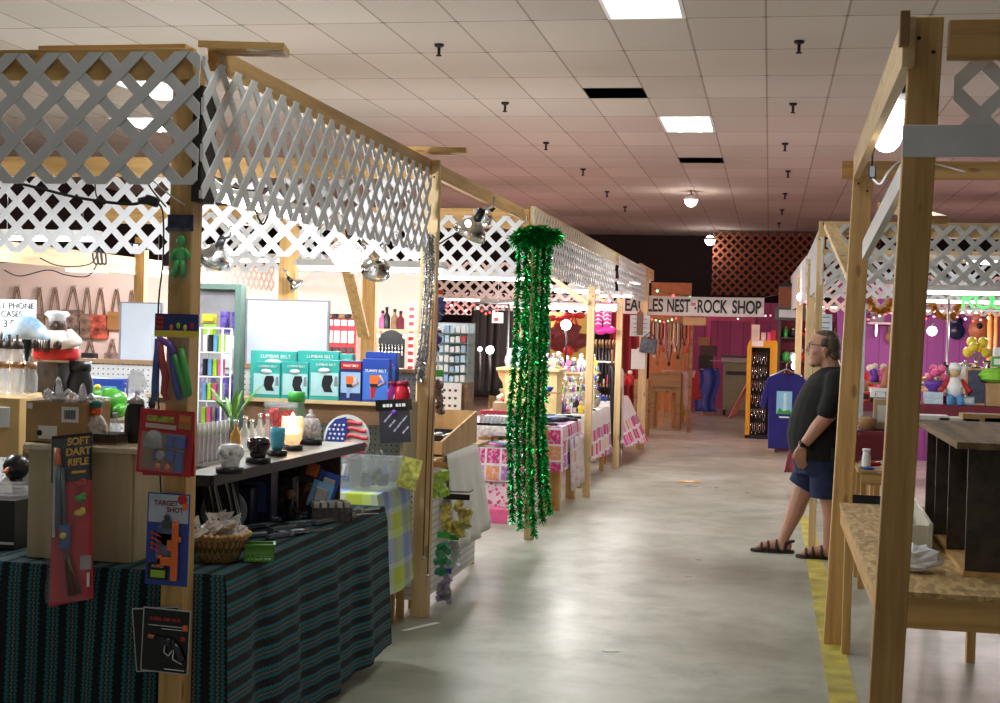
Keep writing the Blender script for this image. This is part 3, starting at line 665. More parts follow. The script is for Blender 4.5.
# gummy figure bag
xm, zt, zb, w = pk(165, 192, 215, 284); h = zt-zb
t = T('toy_bag', 'clear bag with a green stretchy figure near the top of the corner post', 'toy packet', (xm, PY-.012, zb))
O('header_card', M().box(-w/2, w/2, -.003, .003, h*.76, h), mat('black_blue_print', (.02, .03, .06), .4, noise=.6, nscale=40), t)
gm = mat('clear_green_gel', (.05, .5, .10), .25)
O('figure', M().ball((.002, 0, h*.62), (.017, .008, .02)).ball((.002, 0, h*.42), (.022, .008, .03)).tube([(-.012, 0, h*.5), (-.03, 0, h*.42), (-.028, 0, h*.33)], .008).tube([(.016, 0, h*.5), (.032, 0, h*.42), (.03, 0, h*.36)], .008).tube([(-.008, 0, h*.34), (-.016, 0, h*.2), (-.026, 0, h*.1)], .010).tube([(.01, 0, h*.34), (.012, 0, h*.2), (.006, 0, h*.1)], .010), gm, t)
O('bag', M().sheet(lambda u, v: (w*(u-.5), -.018-.006*math.sin(u*9+v*7), h*.8*v), 8, 10), film, t)
# balloon toys bag
xm, zt, zb, w = pk(154, 200, 314, 404); h = zt-zb
t = T('toy_bag', 'clear bag of red and green plastic toys with a blue and yellow header card', 'toy packet', (xm, PY-.012, zb))
hc = O('header_card', M().box(-w/2, w/2, -.003, .003, h*.74, h), mat('navy_print', (.02, .03, .16), .4), t)
O('yellow_band', M().box(-w/2, w/2, -.0045, -.003, h*.74, h*.815), yellow, hc)
for k in range(3): O('red_badge', M().box(-w*.46, -w*.3, -.0055, -.003, h*(.835+.052*k), h*(.872+.052*k)), red, hc)
for k, c in enumerate((orange, lime, yellow, red)): O('printed_shape', M().ball((w*(-.12+.16*k), -.003, h*(.85+.02*(k % 2))), (.007, .002, .011)), c, hc)
for c, p in ((red, [(-.05, .70), (-.045, .5), (-.03, .3), (-.035, .12), (-.02, .04)]), (green, [(-.01, .6), (.012, .42), (.03, .25), (.045, .08)]), (green, [(.02, .62), (.03, .45), (.044, .25), (.05, .1)]), (blue, [(-.06, .72), (-.062, .45), (-.064, .2), (-.066, .03)]), (blue, [(-.02, .66), (-.005, .4), (.01, .15), (.02, .05)]), (purple, [(-.055, .72), (-.02, .66), (-.005, .55)])):
    k = w/.145; O('plastic_toy', M().tube([(a*k, -.008, b*h) for a, b in p], [.010, .013, .014, .012, .009][:len(p)] if len(p) > 2 else .01), c, t)
O('bag', M().sheet(lambda u, v: (w*(u-.5), -.026-.007*math.sin(u*11+v*8), h*.76*v), 8, 10), film, t)
# red play set cards
xm, zt, zb, w = pk(140, 198, 410, 474); h = zt-zb
t = T('toy_card', 'second red play set card hanging behind the front one', 'toy packet', (xm+.006, PY-.008, zb), rot=(0, -.02, 0))
O('card', M().box(-w/2+.01, w/2, -.002, .002, -.005, h-.004), redcard, t)
t = T('toy_card', 'red blister card with blue and grey toy gear on the corner post', 'toy packet', (xm-.004, PY-.022, zb), rot=(0, .06, 0))
O('card', M().box(-w/2, w/2, -.002, .002, 0, h), redcard, t)
O('inner_print', M().box(-w*.40, w*.38, -.0032, -.002, h*.08, h*.64), mat('brown_print', (.30, .15, .04), .5), t)
O('title_print', M().cbox((-w*.12, -.003, h*.86), (w*.5, .002, h*.09)), mat('olive_print', (.35, .33, .05), .5, noise=.6, nscale=80), t)
pl = O('title_bar', M().box(-w*.38, w*.18, -.004, -.002, h*.71, h*.78), mat('pale_print', (.6, .5, .45), .5), t)
O('corner_print', M().box(w*.22, w*.44, -.0035, -.002, h*.74, h*.95), mat('tan_print', (.42, .22, .06), .5), t); O('price_sticker', M().cbox((w*.33, -.0045, h*.88), (w*.17, .002, h*.06)), orange, t)
O('toy_helmet', M().lathe([(.001, -.02), (.03, -.018), (.034, -.003), (.001, -.003)], (-w*.2, 0, h*.53), 18, 'y').box(-w*.2-.034, -w*.2+.034, -.018, -.003, h*.42, h*.5), mat('grey_toy', (.38, .36, .36), .3), t)
for (a, b, c_, d_) in ((.03, .16, .42, .63), (.18, .4, .42, .63), (-.18, -.13, .2, .4), (.05, .2, .22, .4), (.22, .36, .06, .38)): O('toy_piece', M().box(w*a, w*b, -.016, -.003, h*c_, h*d_), blue, t, bev=.005)
O('toy_whistle', M().lathe([(.006, -.016), (.017, -.016), (.017, -.003), (.006, -.003)], (-w*.05, 0, h*.3), 14, 'y'), mat('grey_toy', (.38, .36, .36), .3), t)
for k in (-.08, .1): O('toy_ball', M().ball((w*k, -.01, h*.13), .0115), orange, t)
O('blister', M().box(-w*.4, w*.4, -.024, -.0225, h*.06, h*.66), film, t)
# target gun card
xm, zt, zb, w = pk(149, 194, 493, 585, PY-.01); h = zt-zb
t = T('toy_card', 'blue and white card with an orange dart pistol on the corner post', 'toy packet', (xm, PY-.014, zb), rot=(0, .015, 0))
O('card', M().box(-w/2, w/2, -.002, .002, 0, h), blue, t)
O('white_print', M().box(-w*.47, w*.47, -.003, -.002, h*.68, h*.985), mat('pale_blue_print', (.48, .55, .66), .5), t)
for s_, xx, zz, sz in (('TARGET', -.06, .89, .024), ('SHOT', .16, .82, .024)): text(s_, sz, mat('maroon_print', (.2, .02, .02), .5), t, (w*xx, -.0035, h*zz), (PI/2, -.0, 0), ext=.0006, bold=.0006)
O('target_print', M().lathe([(.012, -.0042), (.018, -.0042), (.018, -.003), (.012, -.003)], (w*.33, 0, h*.94), 18, 'y'), red, t)
O('price_sticker', M().box(w*.34, w*.46, -.0045, -.003, h*.83, h*.9), orange, t)
O('window_print', M().lathe([(.001, -.004), (.042, -.004), (.042, -.0025), (.001, -.0025)], (0, 0, h*.56), 20, 'y').box(-.042, .042, -.004, -.0025, h*.3, h*.56), mat('grey_blue_print', (.12, .17, .32), .4), t)
gn = M().box(.022, .045, -.022, -.006, h*.06, h*.68).box(.026, .040, -.02, -.008, h*.66, h*.72).box(-.03, .026, -.022, -.006, h*.22, h*.31).box(-.03, -.012, -.022, -.006, h*.2, h*.33).box(.005, .024, -.02, -.008, h*.38, h*.5).box(.045, .055, -.02, -.008, h*.48, h*.54)
O('toy_pistol', gn, orange, t, bev=.004)
for k in range(4): O('dart', M().tube([(-.05, -.01, h*(.36+.055*k)+.012), (-.02, -.01, h*(.36+.055*k))], [.003, .003], 6).lathe([(.001, -.006), (.006, -.006), (.004, 0), (.001, 0)], (-.05, -.01, h*(.36+.055*k)+.012), 8, 'x'), mat('red_orange', (.7, .06, .02), .4), t)
O('toy_figure', M().ball((-.0, -.012, h*.74), (.012, .008, .012)).box(-.016, .016, -.018, -.006, h*.63, h*.71), mat('dark_grey_toy', (.06, .06, .07), .4), t, bev=.003)
pr = O('price_panel', M().box(-w*.44, w*.05, -.0045, -.002, h*.06, h*.24), ink, t); O('price_sticker', M().box(-w*.36, -w*.02, -.006, -.0045, h*.08, h*.16), lime, pr); text('POWER', .013, white, pr, (-w*.2, -.0052, h*.2), ext=.0003)
# cap gun cards
xm, zt, zb, w = pk(147, 198, 608, 672, PY-.01); h = zt-zb
for lab, dx, ry, dy in (('rear cap pistol card peeping out to the left near the post foot', -.022, -.1, -.006), ('black card with a silver cap pistol low on the corner post', 0, .03, -.02)):
    t = T('toy_card', lab, 'toy packet', (xm+dx, PY+dy, zb), rot=(0, ry, 0))
    O('card', M().box(-w/2, w/2, -.002, .0, 0, h), mat('silver_edge_card', (.5, .5, .5), .4), t, bev=.002); O('black_print', M().box(-w*.475, w*.475, -.003, -.002, h*.02, h*.98), mat('glossy_black_card', (.008, .008, .009), .22, noise=0), t)
    if dy == -.02:
        text('SUPER CAP GUN', .0155, mat('red_print', (.55, .03, .02), .5), t, (-w*.02, -.0035, h*.83), ext=.0003, bold=.0004)
        O('fine_print', M().box(-w*.38, w*.4, -.0036, -.003, h*.725, h*.735).box(-w*.1, w*.34, -.0036, -.003, h*.68, h*.69).box(0, w*.42, -.0036, -.003, h*.055, h*.07), paper, t)
        gm2 = mat('gunmetal', (.06, .065, .075), .25, .7)
        m = M().tube([(-w*.22, -.011, h*.55), (w*.1, -.011, h*.53)], .0055, 8).cyl((-w*.02, -.011, h*.52), (w*.14, -.011, h*.51), .011).box(-w*.06, w*.2, -.015, -.007, h*.44, h*.54)
        m.tube([(w*.16, -.011, h*.5), (w*.28, -.011, h*.4), (w*.38, -.011, h*.22)], [.010, .012, .013], 8); O('toy_revolver', m, gm2, t)
        O('trigger_guard', M().tube([(w*.02, -.011, h*.46), (0, -.011, h*.33), (w*.1, -.011, h*.28), (w*.18, -.011, h*.38)], .003, 6), silver, t); O('grip_trim', M().tube([(w*.22, -.016, h*.42), (w*.2, -.016, h*.24), (w*.4, -.016, h*.18)], .003, 6), silver, t)
        O('muzzle_tip', M().cyl((-w*.34, -.011, h*.56), (-w*.22, -.011, h*.55), .007), mat('copper_tip', (.5, .16, .06), .5), t)
        O('price_sticker', M().box(w*.35, w*.45, -.0045, -.003, h*.68, h*.77), orange, t)
        O('star_badge', M().lathe([(.005, -.0042), (.009, -.0042), (.009, -.003), (.005, -.003)], (w*.36, 0, h*.55), 8, 'y'), red, t)
# soft dart rifle bag on the cream unit
Yq = 4.60; xm = xat(75, Yq, 1.0); zt = zat(432, xm, Yq); zb = zat(605, xm, Yq); w = 48*mpp(xm, Yq); h = zt-zb
t = T('toy_bag', 'long red and black packet with a toy dart rifle hung on the cream shelf box', 'toy packet', (xm, Yq-.012, zb), rot=(-.22, -.13, 0))
O('red_card', M().add([(-w*.5, 0, 0), (w*.02, 0, .012), (w*.5, 0, .02), (w*.42, 0, h*.74), (-w*.46, 0, h*.74)] + [(-w*.5, .003, 0), (w*.02, .003, .012), (w*.5, .003, .02), (w*.42, .003, h*.74), (-w*.46, .003, h*.74)], [(0, 1, 2, 3, 4), (9, 8, 7, 6, 5), (0, 5, 6, 1), (1, 6, 7, 2), (2, 7, 8, 3), (3, 8, 9, 4), (4, 9, 5, 0)]), redcard, t)
hd = O('header_card', M().box(-w*.5, w*.44, -.002, .002, h*.72, h), mat('glossy_black_card', (.008, .008, .009), .22, noise=0), t)
yp = mat('yellow_print', (.75, .42, .03), .5, noise=.25, nscale=60)
for k, (s_, sz) in enumerate((('SOFT', .038), ('DART', .038), ('RIFLE', .036))): text(s_, sz, yp, hd, (w*.13, -.003, h*(.955-.062*k)), (PI/2, .0, 0), ext=.0006, bold=.0012)
O('small_print', M().box(-w*.02, w*.3, -.0032, -.002, h*.765, h*.78), yp, hd)
O('toy_barrel', M().cyl((-w*.26, -.014, h*.45), (-w*.3, -.014, h*.9), .009).cyl((-w*.12, -.012, h*.42), (-w*.2, -.012, h*.8), .007), mat('blue_grey_tube', (.07, .10, .13), .3), t)
O('orange_tip', M().cyl((-w*.3, -.014, h*.82), (-w*.32, -.014, h*.92), .013, .010), orange, t)
O('white_sleeve', M().box(-w*.42, -w*.36, -.012, -.002, h*.4, h*.93), mat('milky_card', (.5, .5, .5), .4), t)
O('toy_receiver', M().box(-w*.24, -.0, -.026, -.004, h*.32, h*.47), mat('blue_receiver', (.05, .09, .25), .25), t, bev=.008)
O('receiver_badge', M().lathe([(.001, -.03), (.012, -.03), (.012, -.026), (.001, -.026)], (-w*.12, 0, h*.40), 12, 'y'), yellow, t)
O('toy_stock', M().tube([(-w*.1, -.014, h*.33), (w*.0, -.014, h*.2), (w*.12, -.016, h*.06)], [.012, .018, .026], 8), mat('brown_toy_stock', (.09, .035, .02), .3), t)
for k, c in enumerate((red, green, yellow)): O('foam_target', M().ball((w*.2, -.008, h*(.70-.085*k)), (.024, .009, .012)).ball((w*.2+.012, -.009, h*(.715-.085*k)), (.011, .008, .010)), c, t)
lb = O('label_panel', M().box(w*.2, w*.45, -.003, -.0005, h*.2, h*.28), mat('grey_label', (.35, .33, .33), .5), t); O('barcode', M().box(w*.36, w*.42, -.004, -.003, h*.1, h*.18), paper, lb)
O('bag', M().sheet(lambda u, v: (w*(u-.5)*.97, -.032-.007*math.sin(u*12+v*25), h*.02+h*.95*v), 8, 24), film, t)
# black lead and adaptor hung from the lattice
cable = mat('black_cable', (.01, .01, .012), .4, noise=0)
def cord(pts, r, lab, m=None, cat='cable', n=6): return S('power_cable', smooth_tube(pts, r, n), m or cable, lab, cat)
def smooth_tube(pts, r, n=6, sub=8):
    P = [Vector(p) for p in pts]; out = []
    for i in range(len(P)-1):
        p0, p1, p2, p3 = P[max(i-1, 0)], P[i], P[i+1], P[min(i+2, len(P)-1)]
        for k in range(sub):
            s = k/sub; out.append(.5*((2*p1)+(p2-p0)*s+(2*p0-5*p1+4*p2-p3)*s*s+(3*p1-p0-3*p2+p3)*s**3))
    out.append(P[-1]); return M().tube(out, r, n)
A_ = lambda px, py, Y: tuple(at(px, py, Y))
t = T('plug_adaptor', 'black plug adaptor dangling left of the corner post', 'plug', A_(152, 201, 4.66))
O('adaptor_body', M().cbox((0, 0, 0), (.05, .03, .035), (0, .3, 0)), black, t, bev=.006); O('plug_body', M().tube([(-.05, 0, .0), (-.02, 0, .002)], [.012, .016]), black, t)
cord([A_(-10, 177, 4.66), A_(30, 186, 4.66), A_(80, 198, 4.66), A_(125, 204, 4.66), A_(140, 203, 4.66)], .006, 'thick black power lead sweeping across to the corner post')
cord([A_(158, 203, 4.655), A_(163, 215, 4.655), A_(163, 260, 4.655), A_(158, 320, 4.655), A_(160, 470, 4.655), A_(164, 520, 4.655)], .0035, 'black lead running down the left side of the corner post')
cord([A_(95, 183, 4.7), A_(97, 197, 4.7), A_(108, 203, 4.7), A_(130, 204, 4.7)], .003, 'thin black lead looped near the front left lattice')
cord([A_(145, 178, 4.7), A_(152, 190, 4.7), A_(166, 207, 4.7)], .003, 'short black lead hooked down beside the corner post')
cord([A_(152, 180, 4.57), A_(170, 195, 4.56), A_(185, 205, 4.56)], .003, 'short pale wire crossing the corner post', white)
# ---- shelf of glass candle holders over the striped table
SZ = 1.10; x0n, x1n = xat(196, 4.98, SZ), xat(238, 4.98, SZ)
t = T('shelf_unit', 'shelf of glass skulls and candle holders above the striped table', 'shelf', (0, 0, 0))
O('shelf', M().prism([(-2.2, 4.98), (-2.07, 4.98), (-1.995, 6.72), (-2.62, 6.72), (-2.62, 5.3), (-2.2, 5.3)], SZ-.02, SZ, 'z'), mat('shelf_laminate', (.22, .20, .17), .35), t)
O('shelf_edge', M().prism([(-2.06, 4.97), (-2.045, 4.97), (-1.97, 6.73), (-1.985, 6.73)], SZ-.038, SZ+.003, 'z').prism([(-2.2, 4.962), (-2.06, 4.962), (-2.06, 4.975), (-2.2, 4.975)], SZ-.038, SZ+.003, 'z'), black, t)
O('back_panel', M().prism([(-2.54, 5.55), (-2.52, 5.55), (-2.30, 6.72), (-2.32, 6.72)], TZ, SZ-.02, 'z'), mat('brown_hardboard', (.13, .075, .04), .6), t)
O('side_panel', M().box(-2.62, -2.10, 6.73, 6.745, TZ, SZ-.02), mat('brown_hardboard', (.13, .075, .04), .6), t)
O('support', M().box(-2.19, -2.15, 5.0, 5.04, TZ, SZ-.02), pine['z'], t)
def skull(loc, s, m, label, eye=None):
    t = T('skull_candle_holder', label, 'candle holder', loc, 0, 'skull candle holders')
    O('cranium', M().lathe([(.001, 0), (s*.62, 0), (s*.7, s*.25), (s*.72, s*.5), (s*.95, s*.8), (s, s*1.2), (s*.85, s*1.55), (s*.6, s*1.7), (s*.45, s*1.72), (.001, s*1.5)], n=18), m, t)
    for k in (-1, 1): O('eye_socket', M().ball((k*s*.36, -s*.86, s*1.12), (s*.2, s*.12, s*.2)), eye or m, t)
    O('nose', M().cyl((0, -s*.86, s*.95), (0, -s*.95, s*.72), s*.06, s*.16, 8), eye or m, t)
    O('teeth', M().sheet(lambda u, v: (s*.62*math.sin((u-.5)*2.2), -s*.73*math.cos((u-.5)*2.2)-.003+.003*math.cos(u*60), s*(.12+.3*v)), 30, 2), m, t)
def holder(px, Y, w): 
    X = xat(px, Y, SZ); S('coaster', M().lathe([(.001, 0), (w, 0), (w, .022), (.001, .022)], n=18), black, 'black round stand under the %s' % HN[px], 'stand', (X, Y, SZ+.004), group='black stands on the shelf'); return (X, Y, SZ+.027)
HN = {230: 'clear glass skull', 258: 'dark glass skull', 277: 'blue glass votive', 292: 'glowing candle holder', 310: 'cut crystal jar'}
darkglass = mat('dark_purple_glass', (.03, .008, .018), .1, coat=.6, noise=0)
clearsolid = mat('pale_crystal', (.70, .76, .82), .1, coat=.5, alpha=.75, noise=.4, nscale=50)
skull(holder(230, 5.08, .055), .052, clearsolid, 'clear glass skull candle holder at the near end of the shelf', mat('crystal_shade', (.3, .33, .37), .15))
skull(holder(258, 5.5, .052), .050, darkglass, 'dark purple glass skull second along the shelf', black)
def votive(p, r, h, m, label, lit=None):
    t = T('votive_holder', label, 'candle holder', p, 0, 'candle holders on the shelf')
    O('cup', M().lathe([(.001, 0), (r*.6, 0), (r*.85, h*.2), (r, h*.7), (r*.95, h), (r*.86, h), (r*.8, h*.5), (.001, h*.4)], n=18), m, t)
    if lit: O('candle', M().cyl((0, 0, h*.4), (0, 0, h*.7), r*.6), lit, t)
    return t
votive(holder(277, 5.85, .045), .034, .10, mat('blue_votive_glass', (.08, .45, .65), .1, coat=.5), 'blue glass votive cup third along the shelf')
flame = mat('candle_glow', (1, .9, .7), .4, emit=14, ecol=(1, .72, .42), noise=0)
t = votive(holder(292, 6.15, .05), .052, .13, mat('frosted_amber_glass', (.9, .75, .55), .3, alpha=.55, noise=.2), 'glowing frosted candle holder fourth along the shelf', flame)
O('flame', M().lathe([(.001, .07), (.022, .085), (.02, .11), (.001, .15)]), flame, t); point(t, (0, -.09, .16), 2.0, (1, .75, .5), .03)
t = T('crystal_jar', 'round cut crystal jar with a knobbed lid at the far end of the shelf', 'jar', holder(310, 6.5, .06), 0)
cg = mat('pink_crystal', (.72, .64, .66), .12, alpha=.8, coat=.4, noise=.5, nscale=70)
m = M(); m.ball((0, 0, .055), .058, 12, 8); m.sm = [False]*len(m.f); O('body', m, cg, t); O('lid', M().lathe([(.001, .105), (.03, .105), (.02, .12), (.008, .125), (.012, .14), (.001, .145)], n=10), cg, t)
# row of white bottles in a rack, clear bottles, plant, red sack
t0 = None
for k in range(8):
    px = 197+4.3*k; Y = 5.35+.04*k; p = (xat(px, Y, 1.2), Y, SZ+.002); lab = 'small white capped bottle in the white row on the shelf, %s from the left' % ORD[k]
    if t0 is None: t0 = bottle(p, .165, .0085, mat('clear_lotion', (.5, .45, .48), .2), white, lab, 'white capped bottles', neck=.95, name='lotion_bottle')
    else: dup(t0, p, lab)
for ch in t0.children:
    if ch.name.startswith('cap'):
        for vtx in ch.data.vertices:
            if vtx.co.z < .15: vtx.co.z = .11
for k, (px, Y, h, c) in enumerate(((226, 5.75, .11, glass), (236, 5.9, .15, amber), (245, 6.0, .16, glass), (252, 6.1, .14, glass), (260, 6.2, .16, glass), (268, 6.35, .15, glass), (275, 6.5, .13, ltblue))):
    bottle((xat(px, Y, 1.2), Y, SZ+.002), h, .024, c, silver, 'small %s perfume bottle behind the skulls, %s from the left' % ('amber' if c is amber else 'blue' if c is ltblue else 'clear', ORD[k]), 'perfume bottles on the shelf', name='perfume_bottle')
t = T('potted_bamboo', 'lucky bamboo with long green leaves among the perfume bottles', 'plant', (xat(232, 6.3, 1.2), 6.3, SZ+.002))
O('pot', M().lathe([(.001, 0), (.035, 0), (.045, .08), (.04, .08), (.001, .07)]), dkwood, t)
leafm = mat('leaf_green', (.12, .32, .04), .45)
for k, (a, L, b) in enumerate(((.3, .17, .09), (1.2, .19, .04), (2.2, .15, .1), (3.4, .17, .07), (4.4, .15, .1), (5.3, .20, .06), (.8, .22, .12), (2.9, .21, .11))):
    O('stem', M().cyl((.01*math.cos(a), .01*math.sin(a), .07), (.03*math.cos(a), .03*math.sin(a), .15), .005), leafm, t) if k < 3 else None
    ca, sa = math.cos(a), math.sin(a)
    O('leaf', M().sheet(lambda u, v: (ca*(.02+b*u*1.2)-sa*(v-.5)*.026*math.sin(PI*min(.98, u+.06)), sa*(.02+b*u*1.2)+ca*(v-.5)*.026*math.sin(PI*min(.98, u+.06)), .13+L*u-.06*u*u), 6, 2), leafm, t, solid=.002)
p = (xat(266, 6.25, 1.2), 6.45, SZ+.002)
t = T('gift_tub', 'clear hexagonal tub of bright red pieces behind the glass skulls', 'tub', p)
m = M(); rr = random.Random(4)
for k in range(60): m.cbox((rr.uniform(-.07, .07), rr.uniform(-.05, .05), .03+rr.random()*.12), (.04, .02, .02), (rr.random()*3, rr.random()*3, rr.random()*3))
o = O('red_pieces', m, mat('red_candy', (.75, .06, .06), .35), t); o['kind'] = 'stuff'
O('tub_body', M().lathe([(.07, 0), (.10, .06), (.085, .17), (.08, .18)], n=6), film, t); O('lid', M().lathe([(.001, .18), (.088, .18), (.088, .2), (.001, .2)], n=6), glass, t)
S('ribbon_bow', M().ball((0, 0, .02), (.045, .03, .02)).ball((.04, 0, .03), (.03, .02, .02)), green, 'green bow beside the tub of red pieces', 'bow', (xat(290, 6.65, 1.2), 6.6, SZ+.15)) if False else None
jar((xat(296, 6.62, 1.2), 6.62, SZ+.002), .26, .05, mat('green_tint_glass', (.25, .5, .35), .15, alpha=.6), green, 'green tinted canister at the far end of the shelf', knob=False)
# ---- things on the striped cloth
p = (xat(219, 4.95, TZ), 4.95, TZ+.001)
t = T('wicker_basket', 'round wicker basket heaped with cellophane bags at the table corner', 'basket', p)
g = G('wicker'); x, y, z = g.coord(); wv = g.N.new('ShaderNodeTexChecker'); wv.inputs['Scale'].default_value = 90; g.L.new(g.vec, wv.inputs[0])
wk = g.fin(g.mix(wv.outputs['Fac'], (.38, .20, .06), (.62, .38, .14)), .6, bump=wv.outputs['Fac'], bstr=.5)
O('bowl', M().lathe([(.001, .004), (.07, .0), (.095, .06), (.112, .10), (.106, .10), (.09, .06), (.066, .012), (.001, .012)], n=28), wk, t)
m = M()
for k in range(30): a = 2*PI*k/30; m.ball((.11*math.cos(a), .11*math.sin(a), .102), (.014, .014, .010), 6, 4)
O('braided_rim', m, wk, t); m = M()
for k in range(28):
    a = 2*PI*k/28
    for s_ in (-1, 1): m.tube([(.089*math.cos(a), .089*math.sin(a), .04), (.1065*math.cos(a+s_*.16), .1065*math.sin(a+s_*.16), .085)], .003, 5)
O('lattice_weave', m, mat('dark_wicker', (.22, .11, .03), .6), t)
cello = mat('cellophane', (.80, .76, .74), .15, alpha=.55, noise=.1, spec=1); rr = random.Random(2); nut = mat('tan_candy', (.55, .33, .2), .5, noise=.4, nscale=40)
for k in range(9):
    a = k*2.4; r = .02+.018*(k % 4); q = (p[0]+r*math.cos(a), p[1]+r*math.sin(a), TZ+.085+.012*(k % 3))
    t = T('treat_bag', 'cellophane bag of tan treats heaped in the wicker basket', 'treat bag', q, 0, 'treat bags in the wicker basket', rot=(rr.uniform(-.4, .4), rr.uniform(-.5, .5), a))
    O('treats', M().ball((-.015, 0, .02), (.022, .018, .018)).ball((.018, .008, .018), (.022, .018, .015)), nut, t)
    m = crumple(.05, .035, .05, k+20, 8); O('wrapper', m, cello, t)
    O('tied_end', M().add([(-.01, 0, .045), (.01, 0, .045), (.03, .005, .085), (-.025, -.005, .08)], [(0, 1, 2, 3)]), cello, t, solid=.002)
p = (xat(259, 5.0, TZ), 5.0, TZ+.001)
t = T('plastic_basket', 'small green rectangular plastic basket on the striped cloth', 'basket', p, .35); t.scale = (.62, .62, .75)
m = M()
for (xa, xb, ya, yb) in ((-.09, .09, -.06, -.055), (-.09, .09, .055, .06), (-.09, -.085, -.06, .06), (.085, .09, -.06, .06)):
    m.box(xa, xb, ya, yb, 0, .012).box(xa, xb, ya, yb, .035, .085)
    for k in range(7):
        if xb-xa > .1: q = -.085+.0265*k; m.box(q, q+.01, ya, yb, .012, .035)
        else: q = -.055+.0165*k; m.box(xa, xb, q, q+.008, .012, .035)
O('sides', m.box(-.09, .09, -.06, .06, 0, .004), mat('leaf_green_plastic', (.10, .28, .03), .4), t); O('rim', M().box(-.098, .098, -.068, -.055, .08, .088).box(-.098, .098, .055, .068, .08, .088).box(-.098, -.085, -.055, .055, .08, .088).box(.085, .098, -.055, .055, .08, .088), mat('leaf_green_plastic', (.10, .28, .03), .4), t)
# pocket knives and tools
KN = [(252, 522, .17, .9), (266, 527, .15, 1.1), (280, 521, .16, .8), (292, 529, .17, 1.2), (300, 519, .12, .6), (312, 524, .14, 1.0), (268, 536, .16, .9), (290, 536, .15, 1.15), (322, 518, .13, .7), (331, 522, .10, 1.3), (275, 515, .14, 1.0), (305, 533, .13, .9), (352, 517, .12, .75), (360, 513, .12, 1.1)]
k0 = None
for k, (px, py, L, rz) in enumerate(KN):
    d = FWD + RGT*((px-500)/FPX) - UPV*((py-351.5)/FPX); q = Vector((0, 0, CZ))+d*((TZ-CZ)/d.z); q.z = TZ+.001
    lab = 'dark handled pocket knife on the striped cloth, %s of the spread from the left' % ORD[k]
    if k0 is None:
        k0 = T('pocket_knife', lab, 'knife', q, rz, 'pocket knives on the striped cloth')
        O('blade', M().prism([(0, -.007), (.08, -.006), (.095, .002), (.08, .008), (0, .008)], .006, .009, 'z'), silver, k0)
        O('handle', M().prism([(-.095, -.012), (-.05, -.009), (0, -.010), (0, .010), (-.05, .012), (-.095, .008)], 0, .016, 'z'), mat('blue_grey_handle', (.22, .25, .30), .25, .6), k0, bev=.003)
        O('bolster', M().box(-.008, .006, -.0105, .0105, 0, .017), silver, k0)
    else: dup(k0, q, lab, rz).scale = (1.5, 1.5, 1.3)
# dark boxes and displays at the rear of the table
for (px, Y, w, d, h, bm, fm, lab) in ((233, 5.85, .19, .15, .17, mat('navy_carton', (.012, .018, .06), .5), mat('navy_print2', (.05, .07, .16), .4, noise=.6, nscale=50), 'navy display carton standing behind the wicker basket'), (258, 6.02, .15, .16, .23, mat('navy_carton', (.012, .018, .06), .5), mat('blue_window', (.06, .08, .22), .3), 'navy carton with pale window panels behind the green basket'),
                                      (281, 6.25, .14, .16, .18, black, mat('dark_print', (.06, .05, .05), .4, noise=.7, nscale=40), 'black carton leaning in the shadow under the shelf'), (298, 6.5, .13, .12, .22, dkwood, mat('rust_print', (.20, .07, .03), .4, noise=.7, nscale=40), 'dark carton with a rusty picture under the shelf')):
    box_item((xat(px, Y, .9), Y, TZ+.001), w, d, h, bm, lab, front=fm, rz=.15)
for k, (px, Y, h, c, lab) in enumerate(((245, 6.2, .30, brownwood, 'brown carved figurine standing behind the navy cartons'), (269, 6.3, .24, mat('dark_bronze', (.10, .07, .05), .35, .8), 'bronze figurine in the shade below the shelf'), (291, 6.05, .16, black, 'small black figurine below the shelf edge'))):
    figurine((xat(px, Y, .95), Y, TZ+.001), h, c, brownwood, lab, fat=.18, arms=c)
t = T('serving_plate', 'pale oval plate leaning at the back of the striped table', 'plate', (xat(213, 5.6, .9), 5.6, TZ+.002), rot=(.0, .45, .2)); O('disc', M().lathe([(.001, 0), (.085, 0), (.1, .012), (.1, .018), (.08, .008), (.001, .008)], (.0, 0, .1), 24, 'y'), mat('pale_grey_china', (.25, .28, .30), .3), t)
g = G('striped_ticking'); x, y, z = g.coord(); sv = g.math('FRACT', g.math('MULTIPLY', g.math('ADD', x, g.math('MULTIPLY', z, .25)), 26))
tick = g.fin(g.ramp(sv, [(0, (.02, .02, .025)), (.55, (.6, .6, .62)), (.72, (.02, .02, .025)), (.8, (.5, .5, .52)), (.88, (.02, .02, .025))], True), .8)
xa, xb = cols(199, 236, 5.3, .95); S('striped_bag', M().sheet(lambda u, v: (xa+(xb-xa)*u+.01*math.sin(v*5), 5.35+.02*math.sin(u*12), TZ+.004+.27*v), 16, 8), tick, 'black and white striped cloth hanging below the shelf', 'cloth', solid=.006)
